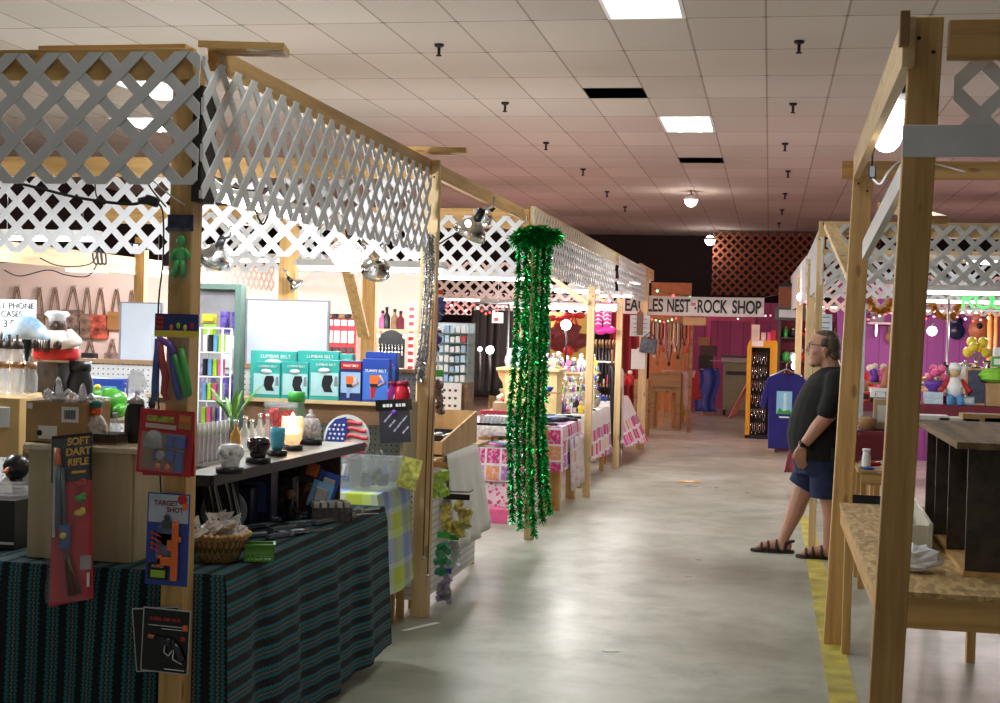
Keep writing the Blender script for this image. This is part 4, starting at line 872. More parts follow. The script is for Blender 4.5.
# lighter box and blister packs at the far end
p = (xat(330, 6.15, .85), 6.15, TZ+.001)
t = T('display_box', 'open counter box packed with silver lighters near the far table corner', 'display box', p, .5); t.scale = (.85, .85, .85)
O('carton', M().box(-.11, .11, -.07, -.064, 0, .075).box(-.11, .11, .064, .07, 0, .1).prism([(-.07, 0), (.07, 0), (.07, .1), (-.07, .075)], -.11, -.104, 'x').prism([(-.07, 0), (.07, 0), (.07, .1), (-.07, .075)], .104, .11, 'x').box(-.104, .104, -.064, .064, 0, .05), mat('dark_print', (.06, .05, .05), .4, noise=.7, nscale=40), t)
for i in range(5):
    for j in range(3): O('lighter', M().cbox((-.084+.042*i, -.042+.042*j, .075), (.034, .032, .06)), mat('pale_silver_case', (.55, .53, .50), .25, .6, noise=.3, nscale=30), t, bev=.004)
for k, (px, py, c, lab) in enumerate(((316, 499, ltblue, 'blue blister pack leaning against the riser, lower one'), (323, 489, blue, 'blue blister pack leaning against the riser, upper one'), (308, 502, mat('rust_print', (.20, .07, .03), .4, noise=.7, nscale=40), 'orange and black blister pack leaning left of the blue ones'), (308, 473, black, 'black and orange card hung at the end of the riser'))):
    q = at(px, py+9, 6.15+.08*k); q.z = max(q.z, TZ+.003)
    t = T('blister_pack', lab, 'packet', q, rot=(-.25, .35, .45)); O('card', M().box(-.05, .05, 0, .003, 0, .125), c, t); O('product', M().box(-.03, .03, -.018, -.001, .03, .095), orange if k > 1 else steel, t, bev=.006)
# ---- peg board partition, its shelf and the goods on it
g = G('pegboard'); x, y, z = g.coord(); fx = g.math('PINGPONG', g.math('MULTIPLY', x, 31), .5); fz = g.math('PINGPONG', g.math('MULTIPLY', z, 31), .5)
hole = g.math('LESS_THAN', g.math('ADD', g.math('POWER', fx, 2), g.math('POWER', fz, 2)), .022)
pegm = g.fin(g.mix(hole, (.66, .66, .66), (.05, .05, .05)), .5)
PB = 7.80
t = T('pegboard_partition', 'white peg board partition with a pale cap rail behind the belt boxes', 'partition', (0, 0, 0)); O('board', M().box(-5.2, -1.995, PB, PB+.012, .3, 1.42), pegm, t); O('cap_rail', M().box(-5.2, -1.995, PB-.02, PB+.04, 1.42, 1.445), mat('brown_rail', (.34, .2, .1), .5), t)
for xx in (-5.1, -3.6, -2.06): O('stud', M().box(xx-.02, xx+.02, PB+.012, PB+.05, 0, 1.42), pine['z'], t)
S1 = 1.265; X0, X1 = cols(296, 409, 7.6, S1)
t = T('wall_shelf', 'pale shelf on the peg board carrying the belt boxes', 'shelf', (0, 0, 0)); O('board', M().box(-3.5, X1, PB-.34, PB-.001, S1-.02, S1), pale['x'], t); O('side_panel', M().box(X1-.02, X1, PB-.30, PB-.001, .80, S1-.02), cream_wood, t)
O('apron', M().box(-3.5, X1-.02, PB-.30, PB-.285, S1-.13, S1-.02), brownwood, t)
teal = mat('teal_carton', (.04, .38, .33), .4); mint = mat('mint_print', (.45, .72, .72), .4)
def belt_box(px0, px1, Y, top, kind, label, z0=S1+.001):
    X0, X1 = cols(px0, px1, Y, 1.35); h = zat(top, (X0+X1)/2, Y)-z0; w = X1-X0
    t = T('belt_box', label, 'box', ((X0+X1)/2, Y, z0), 0, 'back support belt boxes on the shelf')
    O('carton', M().box(-w/2, w/2, 0, .06, 0, h), teal if kind == 't' else blue if kind == 'b' else mat('navy_carton2', (.015, .03, .14), .4), t, bev=.002)
    if kind == 't':
        O('picture_panel', M().box(-w*.44, w*.47, -.002, 0, h*.10, h*.68), mint, t)
        O('printed_torso', M().prism([(w*.02, h*.2), (w*.3, h*.2), (w*.22, h*.34), (w*.3, h*.5), (w*.26, h*.62), (w*.0, h*.62), (-w*.06, h*.5), (-w*.08, h*.36)], -.003, -.002), ink, t)
        O('oval_badge', M().lathe([(.001, -.003), (w*.2, -.003), (w*.2, -.001), (.001, -.001)], (w*.0, 0, h*.73), 18, 'y', .45), mat('pale_badge', (.75, .82, .85), .4), t)
        O('inset_photo', M().prism([(w*.33, h*.35), (w*.46, h*.35), (w*.44, h*.6), (w*.36, h*.6)], -.003, -.002), mat('grey_photo', (.25, .25, .27), .4), t)
        text('LUMBAR BELT', w*.105, paper, t, (w*.05, -.0015, h*.88), ext=.0004)
    else:
        sk = mat('printed_skin', (.65, .38, .24), .5); tp = orange
        O('picture_panel', M().box(-w*.46, w*.46, -.002, 0, h*.05 if kind == 'b' else h*.2, h*.72), mat('sky_print', (.06, .18, .62), .4) if kind == 'b' else mat('pale_sky_print', (.35, .5, .7), .4), t)
        if kind == 'n': O('title_band', M().box(-w*.48, w*.48, -.003, 0, h*.8, h*.96), red, t)
        text('WAIST BELT' if kind == 'n' else 'TUMMY BELT', w*.135, paper, t, (0, -.0035, h*.88 if kind == 'n' else h*.72), ext=.0004, bold=.0004)
        O('printed_top', M().prism([(-w*.2, h*.42), (w*.1, h*.42), (w*.16, h*.62), (-w*.22, h*.62)], -.0035, -.002), tp, t)
        O('printed_belt', M().prism([(-w*.18, h*.34), (w*.12, h*.34), (w*.1, h*.42), (-w*.2, h*.42)], -.0035, -.002), ink, t)
        O('printed_arm', M().tube([(w*.14, -.002, h*.62), (w*.34, -.002, h*.46), (w*.1, -.002, h*.38)], [.006, .006, .006], 6), sk, t); O('printed_leg', M().prism([(-w*.16, h*.08), (-w*.04, h*.08), (w*.02, h*.34), (-w*.18, h*.34)], -.0035, -.002), red if kind == 'b' else mat('pale_blue_trousers', (.3, .4, .6), .5), t)
for k, (a, b, Y, tp, kd, lab) in enumerate(((250, 296, 7.62, 351, 't', 'rear teal belt box at the left of the row'), (297, 338, 7.62, 351, 't', 'rear teal belt box in the middle of the row'), (339, 352, 7.63, 354, 't', 'rear teal belt box peeping behind the navy one'), (365, 396, 7.63, 352, 'b', 'rear blue belt box behind the blue tummy belt box'),
                                    (252, 280, 7.48, 362, 't', 'front teal belt box, leftmost, half hidden by the plant'), (281, 308, 7.48, 362, 't', 'front teal belt box, second from the left'), (309, 339, 7.48, 360, 't', 'front teal belt box with the whole black torso showing'), (340, 361, 7.48, 361, 'n', 'navy and red waist belt box between teal and blue boxes'), (362, 389, 7.48, 359, 'b', 'bright blue tummy belt box with an orange top pictured'))): belt_box(a, b, Y, tp, kd, lab)
for k, (px, c, nm) in enumerate(((391, mat('purple_jar_glass', (.25, .02, .18), .15), 'purple'), (401, mat('red_jar_glass', (.55, .02, .04), .15), 'red'))): jar((xat(px, 7.5, 1.3), 7.52, S1+.001), .125, .045, c, mat('dark_red_lid', (.25, .01, .03), .4), '%s candle jar on the shelf beside the blue belt boxes' % nm, knob=False)
# white panels standing behind
pan = mat('white_marker_panel', (.60, .66, .74), .35, noise=.03)
for (a, b, Y, y0, lab) in ((247, 327, 7.92, 300, 'large blank white panel behind the teal belt boxes'), (121, 160, 7.92, 303, 'blank white panel behind the corner post')):
    X0, X1 = cols(a, b, Y, 1.6); zt = zat(y0, X0, Y); t = T('white_board', lab, 'board', (X0, Y, 0)); O('panel', M().box(0, X1-X0, 0, .012, 1.0, zt), pan, t); O('frame', M().box(-.012, 0, -.005, .015, 1.0, zt+.008).box(X1-X0, X1-X0+.012, -.005, .015, 1.0, zt+.008).box(0, X1-X0, -.005, .015, zt, zt+.008), mat('grey_trim', (.25, .25, .28), .4), t)
    for q in (.05, X1-X0-.05): O('leg', M().box(q-.015, q+.015, .015, .04, 0, 1.4), steel, t)
# ---- plaid table with plate and bins
g = G('plaid_cloth'); u, v, _ = g.coord('UV'); fu = g.math('FRACT', g.math('DIVIDE', g.math('ADD', u, .08), .30)); fv = g.math('FRACT', g.math('DIVIDE', g.math('ADD', v, .1), .34))
cu = g.ramp(fu, [(0, (.50, .58, .05)), (.30, (.62, .75, .30)), (.45, (.30, .36, .62)), (.75, (.26, .40, .66)), (.9, (.62, .66, .74))], True); cv = g.ramp(fv, [(0, (.55, .68, .08)), (.36, (.38, .62, .42)), (.5, (.24, .30, .62)), (.8, (.55, .60, .78))], True)
plaid = g.fin(g.mix(.5, cu, cv), .85)
PZ = .80; folding_table('table under the green and blue plaid cloth', -3.3, -2.02, 7.12, 7.72, PZ-.012)
S('tablecloth', drape(-3.32, -2.01, 7.10, 7.74, PZ-.010, {'r': (.58, .55), 'f': (.52, .60)}, .06, .012, 9), plaid, 'plaid cloth of lime green, blue and white on the rear table', 'tablecloth')
X0, X1 = cols(322, 366, 7.45, .95); r = (X1-X0)/2*1.05; zc = zat(438, X0, 7.45)
t = T('flag_plate', 'round plate printed with stars and stripes behind the clear bins', 'plate', ((X0+X1)/2, 7.5, PZ)); 
O('disc', M().lathe([(.001, .012), (r*.7, .012), (r, 0), (r, -.006), (r*.7, .004), (.001, .004)], (0, 0, zc-PZ), 28, 'y'), paper, t)
m = M()
for k in range(6):
    q = zc-PZ-r*.86+k*r*.29; hw = math.sqrt(max(0, (r*.93)**2-(q+r*.06-(zc-PZ))**2)); xl = -hw if k < 3 else 0.0
    m.sheet(lambda u, v: (xl+(hw-xl)*u, -.012+.004*abs(u-.5), q+r*.15*v+r*.10*math.sin(u*5+.5)*(.5 if k < 5 else .2)), 14, 1)
O('red_stripes', m, mat('flag_red', (.62, .05, .06), .4), t, solid=.002)
cn = O('blue_canton', M().prism([(-r*.9, r*.05+zc-PZ), (-r*.95, -r*.2+zc-PZ), (-r*.1, -.02+zc-PZ), (r*.05, r*.35+zc-PZ), (-r*.05, r*.9+zc-PZ), (-r*.5, r*.78+zc-PZ), (-r*.8, r*.45+zc-PZ)], -.014, -.008), mat('flag_blue', (.03, .05, .28), .4), t)
m = M()
for i in range(4):
    for j in range(4): m.lathe([(.001, -.0155), (.008, -.0155), (.008, -.014), (.001, -.014)], (-r*.75+.19*r*i+.05*r*(j % 2), 0, zc-PZ-r*.02+.19*r*j), 5, 'y') if not (i == 0 and j == 3) else None
O('stars', m, paper, cn); O('stand', M().box(-.05, .05, .01, .06, 0, .06), black, t)
for (a, b, lab, cm) in ((324, 353, 'clear plastic bin of bright small toys, left of the pair', 'c'), (348, 394, 'clear plastic bin of dark goods, right of the pair', 'd')):
    Y = 7.24 if cm == 'd' else 7.3; X0, X1 = cols(a, b, Y, .9); w = (X1-X0)/2; h = zat(457, X0, Y)-PZ
    t = T('storage_bin', lab, 'bin', ((X0+X1)/2, Y+.08, PZ+.001), 0, 'clear storage bins'); k = .85
    O('tub', M().add([(-w*k, -.09, 0), (w*k, -.09, 0), (w*k, .09, 0), (-w*k, .09, 0), (-w, -.11, h), (w, -.11, h), (w, .11, h), (-w, .11, h)], [(0, 1, 2, 3), (0, 1, 5, 4), (1, 2, 6, 5), (2, 3, 7, 6), (3, 0, 4, 7)]), frost, t, solid=.003)
    O('rim', M().box(-w-.006, w+.006, -.117, -.107, h-.008, h).box(-w-.006, w+.006, .107, .117, h-.008, h).box(-w-.006, -w+.004, -.107, .107, h-.008, h).box(w-.004, w+.006, -.107, .107, h-.008, h), frost, t)
    rr = random.Random(a)
    for j in range(16): S('bin_toy', M().cbox((0, 0, 0), (.05, .03, .03), (rr.random()*3, rr.random()*3, rr.random()*3)), rr.choice([red, blue, yellow, white, green, purple] if cm == 'c' else [black, dark, black, purple]), 'small toy lying in the %s' % ('bin of bright toys' if cm == 'c' else 'bin of dark goods'), 'toy', ((X0+X1)/2+rr.uniform(-w*.6, w*.6), Y+.08+rr.uniform(-.05, .05), PZ+.03+h*.5*rr.random()), group='bright bin toys' if cm == 'c' else 'dark bin goods', bev=.005)
for k, px in enumerate((372, 381)): bottle((xat(px, 7.6, .95), 7.62, PZ+.001), .19, .03, black, silver, 'black bottle behind the right hand bin, %s' % ('left one' if not k else 'right one'), 'black bottles behind the bin')
X0, X1 = cols(402, 408, 7.3, .9); S('booklet', M().box(-.06, .05, 0, .012, 0, .17), mat('yellow_booklet', (.5, .5, .1), .5, noise=.6, nscale=30), 'yellow booklet leaning by the pale aisle post', 'booklet', (X0, 7.4, PZ+.002), rot=(-.15, .25, .3))
# black heart jewellery bag
X0, X1 = cols(370, 407, 7.28, 1.15); w = X1-X0; zt = zat(400, X0, 7.28); zb = zat(444, X0, 7.28); h = zt-zb
t = T('toy_bag', 'black novelty packet with white writing hung under the belt box shelf', 'packet', ((X0+X1)/2, 7.44, zb), rot=(0, -.08, 0))
O('header_card', M().box(-w/2, w/2, -.003, .003, h*.74, h), mat('glossy_black_card', (.008, .008, .009), .22, noise=0), t); O('backing_card', M().box(-w*.42, w*.42, -.002, .002, 0, h*.74), mat('charcoal_card', (.03, .03, .04), .4), t)
for xx, zz, k in ((-.25, .52, 4), (-.12, .40, 3), (.0, .29, 4), (.16, .44, 4), (.24, .24, 3)):
    for q in range(k): O('slanted_print', M().cbox((w*xx+.011*q, -.0035, h*zz+.011*q), (.005 if q % 2 else .009, .001, .02), (0, .7, 0)), mat('lilac_print', (.5, .5, .65), .5), t)
[O('title_print', M().box(w*a, w*b, -.0045, -.003, h*.83, h*.90), white, t) for a, b in ((-.3, -.22), (-.2, -.12), (-.1, -.04), (.06, .13), (.15, .2), (.23, .32))]; O('printed_flower', M().lathe([(.001, -.005), (.016, -.005), (.016, -.003), (.001, -.003)], (0, 0, h*.70), 8, 'y'), purple, t); O('hook', M().tube([(0, .0, h), (0, .03, h+.03), (0, .08, h+.03)], .003, 6), steel, t)
# ---- green framed toy panel and wire rack
X0, X1 = cols(195, 242, 7.2, 1.6); zt = zat(288, X1, 7.2); w = X1-X0
t = T('toy_display', 'green framed panel hung with purple toy packets beside the white panel', 'display', (X0, 7.2, 0))
fm = mat('green_grey_paint', (.10, .17, .14), .5)
O('back_panel', M().box(0, w, .04, .05, .9, zt), mat('grey_panel', (.30, .29, .31), .6), t); O('frame', M().box(w-.035, w, -.03, .05, .9, zt+.02).box(-.02, w-.035, -.03, .05, zt-.012, zt+.02), fm, t, bev=.003)
for q in (.03, w-.03): O('leg', M().box(q-.02, q+.02, .0, .04, 0, .9), fm, t)
vio = mat('violet_packet', (.16, .10, .45), .3, noise=.7, nscale=30); PK = [(.02, .10, .73, .80, yellow), (.03, .10, .62, .72, lime), (.12, .17, .66, .82, vio), (.18, .22, .68, .82, vio), (.03, .06, .51, .60, black), (.065, .10, .51, .60, mat('teal_paint', (.03, .3, .25), .5)), (.13, .2, .35, .64, white), (.13, .2, .12, .34, vio), (.21, .235, .4, .62, vio), (.02, .1, .2, .45, mat('lilac_packet', (.35, .3, .5), .4, noise=.6, nscale=40))]
for k, (a, b, c, d, mm) in enumerate(PK):
    q = w/.25; z0 = 1.15+(zt-1.15)*c; z1 = 1.15+(zt-1.15)*d; NMS = ['yellow header packet at the top of the green framed panel', 'lime green round toy packet on the green framed panel', 'violet toy packet, left of two at the top of the panel', 'violet toy packet, right of two at the top of the panel', 'black packet beside the teal one on the toy panel', 'teal packet beside the black one on the toy panel', 'long white packet in the middle of the toy panel', 'violet packet low on the toy panel', 'narrow violet packet at the right edge of the toy panel', 'lilac packet low at the left of the toy panel']
    tt = T('toy_packet', NMS[k], 'packet', (X0+a*q, 7.2, z0), 0, 'packets on the green framed panel'); O('card', M().box(0, (b-a)*q, .034, .038, 0, z1-z0), mm, tt); O('product', M().cbox(((b-a)*q/2, .024, (z1-z0)*.42), ((b-a)*q*.7, .02, (z1-z0)*.55)), mm, tt, bev=.006)
X0, X1 = cols(199, 222, 6.9, 1.5); w = X1-X0
t = T('wire_rack', 'white wire rack of small packets in front of the green framed panel', 'rack', (X0, 6.9, 0)); z1 = zat(328, X0, 6.9); m = M()
for q in (0, w):
    for yy in (0, .12): m.cyl((q, yy, 0), (q, yy, z1), .005, n=6)
levels = [1.14+(z1-1.14)*k/4 for k in range(5)]
O('uprights', m, white, t); m = M()
for zz in levels:
    for yy in (0, .03, .06, .09, .12): m.cyl((0, yy, zz), (w, yy, zz), .004, n=6)
    for q in (0, w): m.cyl((q, 0, zz), (q, .12, zz), .004, n=6)
O('shelves', m, white, t)
cols_ = [lime, white, steel, ltblue, redcard, pink, black, vio]
for r_ in range(4):
    for k in range(4): box_item((X0+.016+k*(w-.03)/3.4, 6.96, levels[r_]+.005), .022, .05, (levels[1]-levels[0])*.7, cols_[(r_*3+k*5) % 8], 'small packet in the white wire rack, %s row from the bottom, %s from the left' % (ORD[r_], ORD[k]), 'packet', 'packets in the wire rack', 'boxed_packet')
# ---- hand bags on the peach wall
BW = 15.49
bagcols = [mat('camo_cloth', (.34, .24, .17), .7, noise=.8, nscale=18), mat('brown_cloth', (.22, .12, .08), .7, noise=.7, nscale=14), mat('black_leather', (.03, .02, .02), .5), mat('tan_leather', (.36, .15, .05), .5), mat('red_floral', (.40, .07, .04), .6, noise=.9, nscale=12), mat('dark_floral', (.24, .14, .11), .6, noise=.9, nscale=14)]
def handbag(px, y0, ys, y1, wpx, c, label, grp):
    xm = xat(px, BW, 1.9); z0 = zat(y1, xm, BW-.06); zs = zat(ys, xm, BW-.06)-z0; zt = zat(y0, xm, BW-.06)-z0; w = wpx*mpp(xm, BW)/2
    t = T('handbag', label, 'handbag', (xm, BW-.075, z0), 0, grp)
    O('body', M().prism([(-w, zs*.08), (-w*.85, 0), (w*.85, 0), (w, zs*.08), (w*.92, zs), (-w*.92, zs)], -.045, .045), c, t, bev=.015)
    O('flap', M().box(-w*.88, w*.88, -.052, -.046, zs*.72, zs*1.01), c, t, bev=.004)
    for k, d in ((0, -.02), (1, .02)): O('strap', smooth_tube([(-w*.55, d, zs*.95), (-w*.28, d, zt*.8), (0, d, zt), (w*.28, d, zt*.8), (w*.55, d, zs*.95)], .008, 6, 4), bagcols[1], t)
    O('hook', M().tube([(0, .07, zt+.012), (0, -.03, zt+.012)], .006, 6), steel, t)
TB = [(20, 287, 311, 336, 20, 0, 'half hidden behind the price sign'), (42, 288, 314, 336, 16, 1, 'left of the chef statue'), (58, 288, 313, 338, 18, 0, 'right behind the chef statue'), (76, 287, 310, 337, 23, 5, 'large brown patterned one'), (90, 288, 314, 338, 15, 1, 'right of the large patterned one'), (103, 289, 315, 339, 18, 4, 'red floral one'), (119, 290, 312, 330, 16, 3, 'tan leather one'), (134, 291, 312, 334, 10, 4, 'narrow red one beside the blank panel')]
for k, (px, a, b, c, w, ci, d) in enumerate(TB): handbag(px, a, b, c, w, bagcols[ci], 'handbag hanging on the peach wall, upper row, ' + d, 'handbags in the upper row')
for k, (px, w, ci) in enumerate(((74, 15, 1), (94, 16, 2), (116, 14, 5), (136, 12, 0))): handbag(px, 340, 353, 372, w, bagcols[ci], 'handbag hanging on the peach wall in the lower row, %s from the left' % ORD[k], 'handbags in the lower row')
# phone case display and black tool display on the peach wall
X0, X1 = cols(327, 356, 14.6, 1.8); zt = zat(318, X0, 14.6); zb = 1.25; w = X1-X0
t = T('display_rack', 'red display rack of white phone cases beyond the blank panel', 'display', (X0, 14.6, 0)); O('panel', M().box(0, w, .0, .02, zb, zt), mat('bright_red_panel', (.60, .03, .04), .5), t)
for q in (.03, w-.03): O('leg', M().box(q-.015, q+.015, 0, .02, 0, zb), steel, t)
for r_, (za, zb2, mm) in enumerate(((.84, .97, white), (.48, .74, mat('pale_packet', (.8, .75, .72), .4)), (.28, .4, mat('dark_packet', (.07, .04, .04), .4)), (.06, .2, mat('pale_packet', (.8, .75, .72), .4)))):
    for k in range(4): a = w*(.03+.245*k); z0 = zb+(zt-zb)*za; S('phone_case', M().box(0, w*.2, -.03, -.001, 0, (zt-zb)*(zb2-za)), mm, 'boxed phone case on the red rack, %s row from the top, %s from the left' % (ORD[r_], ORD[k]), 'phone case', (X0+a, 14.6, z0), group='phone cases on the red rack', bev=.008)
for k in range(5): S('cap', M().lathe([(.001, .05), (.04, .045), (.06, .0), (.001, .0)], n=12), black if k % 2 else brownwood, 'dark knob topping the red phone case rack, %s from the left' % ORD[k], 'knob', (X0+.03+w*.22*k, 14.61, zt+.001), group='knobs over the red rack')
X0, X1 = cols(379, 405, 14.6, 1.7); zt = zat(336, X0, 14.6); zb = 1.25; w = X1-X0
t = T('display_rack', 'black rack of hanging silver pendants behind the blue belt boxes', 'display', (X0, 14.6, 0)); O('panel', M().box(0, w, 0, .02, zb, zt).sheet(lambda u, v: (w*u, .0, zt+.07*math.sin(PI*u)*v), 10, 1), black, t)
for q in (.03, w-.03): O('leg', M().box(q-.015, q+.015, 0, .02, 0, zb), steel, t)
for k in (0, 1): O('corner_clip', M().ball((w*k, -.01, zt), .025), white, t)
for k in range(8): S('pendant', M().cyl((0, 0, .0), (0, 0, .12), .008).ball((0, -.005, .02), (.014, .01, .03)), silver, 'silver pendant on the black rack, %s from the left' % ORD[k], 'pendant', (X0+w*(.06+.125*k), 14.57, zt-.2), group='pendants on the black rack')
for k, (px, c, h) in enumerate(((383, pink, .2), (387, black, .24), (395, brownwood, .22), (401, maroon, .2))): bottle((xat(px, 14.75, 1.9), 14.75, zt+.08), h, .04, c, black, 'tall bottle on the ledge above the black pendant rack, %s from the left' % ORD[k], 'bottles above the pendant rack')
S('ledge_board', M().box(X0-.1, X1+.2, 14.68, 14.85, zt+.055, zt+.078).box(X0-.05, X0-.02, 14.7, 14.8, 0, zt+.055).box(X1+.1, X1+.13, 14.7, 14.8, 0, zt+.055), pale['x'], 'narrow ledge above the black pendant rack', 'shelf')
X0, X1 = cols(406, 412, 14.6, 1.7); rb = T('ribbon_card', 'tall red and white ribbon strip hanging beside the pale aisle post', 'ribbon', (X0, 14.7, 1.2)); O('strip', M().box(0, X1-X0, 0, .004, 0, .75), paper, rb)
for k in range(9): O('red_square', M().box(.005, X1-X0-.005, -.002, 0, .03+.08*k, .07+.08*k), red, rb)
O('foot_stick', M().box(.01, .03, .005, .02, -1.2, .7), pine['z'], rb)
# ================================================================== LAMPS OF THE STALLS
tubew = mat('lit_white_tube', (1, 1, 1), .4, emit=9, ecol=(.93, .96, 1), noise=0)
warmtube = mat('lit_pink_tube', (1, .9, .9), .4, emit=7, ecol=(1, .86, .84), noise=0)
def shop_light(p, L, axis, e, label, lit=tubew, col=(.95, .97, 1), tilt=0, hang=.25, w=.085):
    """two tube shop light with a white hood; axis 'x' or 'y'; p is the middle of the hood"""
    t = T('shop_light', label, 'lamp', p, PI/2 if axis == 'y' else 0, 'tube lamps of the stalls'); a = L/2
    O('hood', M().prism([(-w, .0), (-w*.45, .05), (w*.45, .05), (w, .0), (w*.92, 0), (w*.4, .042), (-w*.4, .042), (-w*.92, 0)], -a, a, 'x'), white, t)
    for k in (-1, 1): O('tube', M().cyl((-a+.02, k*w*.42, -.012), (a-.02, k*w*.42, -.012), .016, n=10), lit, t); O('end_cap', M().box(k*a-.012, k*a+.012, -w*.9, w*.9, 0, .045), white, t)
    for k in (-1, 1): O('chain', M().cyl((k*a*.7, 0, .05), (k*a*.7, 0, .05+hang), .003, n=5), steel, t)
    n = 1 if L < 1 else 2
    for k in range(n): point(t, ((k-.5*(n-1))*L*.5, 0, -.07), e/n, col, .08)
    return t
shop_light((-2.62, 6.75, 2.30), 1.45, 'y', 120, 'two tube lamp behind the side lattice of the nearest left stall')
shop_light((-4.2, 5.9, 2.2), 1.2, 'y', 170, 'tube lamp over the left end of the nearest stall')
shop_light(((at(-8, 237, 9.3).x+at(98, 237, 9.3).x)/2, 9.3, at(50, 237, 9.3).z), .85, 'x', 60, 'tube lamp glimpsed under the lattice at the far left')
shop_light((-4.6, 12.6, 2.3), 1.2, 'x', 330, 'tube lamp lighting the hanging handbags', hang=.3)
shop_light((-6.6, 13.4, 2.2), 1.2, 'x', 300, 'tube lamp at the far left before the peach wall', hang=.3)
shop_light((-2.9, 9.9, 2.12), 1.1, 'x', 95, 'tube lamp hanging behind the small parts counter')
shop_light((-2.75, 13.4, 2.20), 1.2, 'x', 120, 'tube lamp glaring under the lattice beyond the clamp lamp')
shop_light((-2.35, 16.2, 1.98), 1.2, 'x', 95, 'bluish tube lamp low behind the green tinsel', hang=.5)
shop_light((xat(577, 14.6, 2.1), 14.6, 2.13), .5, 'x', 70, 'hooded lamp under the long lattice by the slim post', col=(1, .97, .93), w=.16)
shop_light((xat(615, 17.9, 2.1), 17.9, 2.18), .45, 'x', 60, 'hooded lamp above the pink boots', col=(1, .92, .88), w=.14)
shop_light((xat(633, 21.4, 2.4), 21.4, 2.48), .5, 'x', 45, 'lamp at the last lattice post above the banner', col=(1, .95, .92), w=.12, hang=.1)
shop_light((-3.6, 20.2, 2.1), 1.2, 'x', 200, 'tube lamp inside the far left stall', warmtube, (1, .5, .45))
shop_light((-5.2, 23.0, 2.2), 1.2, 'x', 330, 'unseen pink tube lamp added deep in the far left stalls', warmtube, (1, .48, .45))  # added out of sight to turn the far ceiling pink
shop_light((-5.0, 28.6, 2.2), 1.2, 'x', 220, 'last unseen pink tube lamp added at the far left', warmtube, (1, .48, .45))  # another unseen lamp added for the pink on the ceiling
shop_light((4.4, 24.6, 2.3), 1.2, 'x', 330, 'unseen pink tube lamp added behind the purple wall', warmtube, (1, .5, .5))  # added unseen as well; tints the ceiling above the wall
shop_light((1.9, 12.3, 2.12), 1.5, 'x', 75, 'white tube lamp under the right stall lattice', col=(.97, .97, 1))
shop_light((xat(985, 13.4, 2.4), 13.4, 2.44), .35, 'x', 12, 'small lamp high at the right edge beyond the lattice', w=.07, hang=.1)
shop_light((2.2, 16.0, 2.15), 1.4, 'x', 100, 'tube lamp over the counter of knick knacks', warmtube, (1, .82, .82))
shop_light((2.0, 18.9, 2.1), 1.4, 'x', 130, 'pink glowing tube lamp before the purple wall', warmtube, (1, .62, .68))
shop_light((1.0, 22.5, 2.2), 1.0, 'x', 80, 'tube lamp in the stall behind the yellow case', warmtube, (1, .6, .6))
shop_light((-3.3, 25.5, 2.2), 1.2, 'x', 45, 'tube lamp in the rock shop stall', warmtube, (1, .8, .7))
shop_light((-2.3, 29.8, 2.3), .8, 'x', 10, 'far lamp by the orange wall', warmtube, (1, .7, .55))
# big bright tube under the header board between the right posts
p0, p1 = at(906, 88, 5.1), at(886, 141, 6.5)
t = T('tube_lamp', 'glaring white tube lamp slung under the right header board', 'lamp', p0); d = p1-p0
O('diffuser', M().tube([(0, 0, 0), d*.05, d*.95, d], [.03, .062, .062, .03], 12), tubew, t)
O('end_cap', M().cyl(tuple(-d*.14), (0, 0, 0), .034, .045, 12), black, t); O('mounting_strip', M().bar((0, 0, .05), tuple(d+Vector((0, 0, .05))), .05, .02), white, t)
for k in (.05, .9): O('hanger', M().cyl(tuple(d*k+Vector((0, 0, .05))), tuple(d*k+Vector((0, 0, .12))), .004), steel, t)
point(t, tuple(d*.5+Vector((0.1, 0, -.08))), 16, (.95, .97, 1), .08)
t = T('plug_adaptor', 'black plug hanging from the right header board beside the tube lamp', 'plug', at(872, 172, 6.6)); O('plug_body', M().cbox((0, 0, 0), (.035, .03, .06)), black, t, bev=.006); O('lead', M().tube([(0, 0, .03), (0, 0, .09), (.02, 0, .14)], .005), black, t)
cord([A_(872, 178, 6.6), A_(880, 184, 6.6), A_(890, 170, 6.7), A_(905, 160, 7.0), A_(935, 164, 7.6), A_(965, 172, 7.6)], .005, 'pale lead looping from the plug behind the front right post', white)
# clamp lamps with spun metal reflectors
def clamp(px, py, Y, r, lab, lit, aim, e=0):
    t = T('clamp_lamp', lab, 'lamp', at(px, py, Y), 0, 'clamp lamps in the stalls', rot=aim)
    O('reflector', M().lathe([(r*.25, r*.95), (r*.45, r*.8), (r*.8, r*.4), (r, 0), (r*.96, 0), (r*.76, r*.38), (r*.42, r*.76), (r*.22, r*.9)], n=22), silver, t)
    O('socket', M().cyl((0, 0, r*.9), (0, 0, r*1.6), r*.25, r*.2), black, t)
    O('bulb', M().lathe([(.001, r*.05), (r*.3, r*.15), (r*.36, r*.4), (r*.18, r*.75), (.001, r*.8)]), hb if lit else frost, t)
    O('clamp_arm', M().tube([(0, 0, r*1.5), (r*.4, 0, r*2.0), (r*.2, 0, r*2.6)], .008), steel, t)
    if e: point(t, (0, 0, -.06), e, (1, .93, .82), .05)
clamp(214, 259, 7.5, .10, 'clamp lamp with shiny reflector beside the corner post under the lattice', False, (.5, .6, 0))
clamp(347, 255, 8.6, .12, 'blazing clamp lamp under the rear lattice of the nearest stall', True, (-.9, -.2, 0), 28)
clamp(369, 248, 8.8, .11, 'clamp lamp right of the blazing one, higher', False, (.2, .9, 0))
clamp(376, 270, 9.4, .11, 'clamp lamp hanging lowest below the rear lattice', False, (.8, .5, 0))
clamp(298, 287, 10.3, .07, 'small clamp lamp on the orange tinted post', False, (.3, -.8, 0))
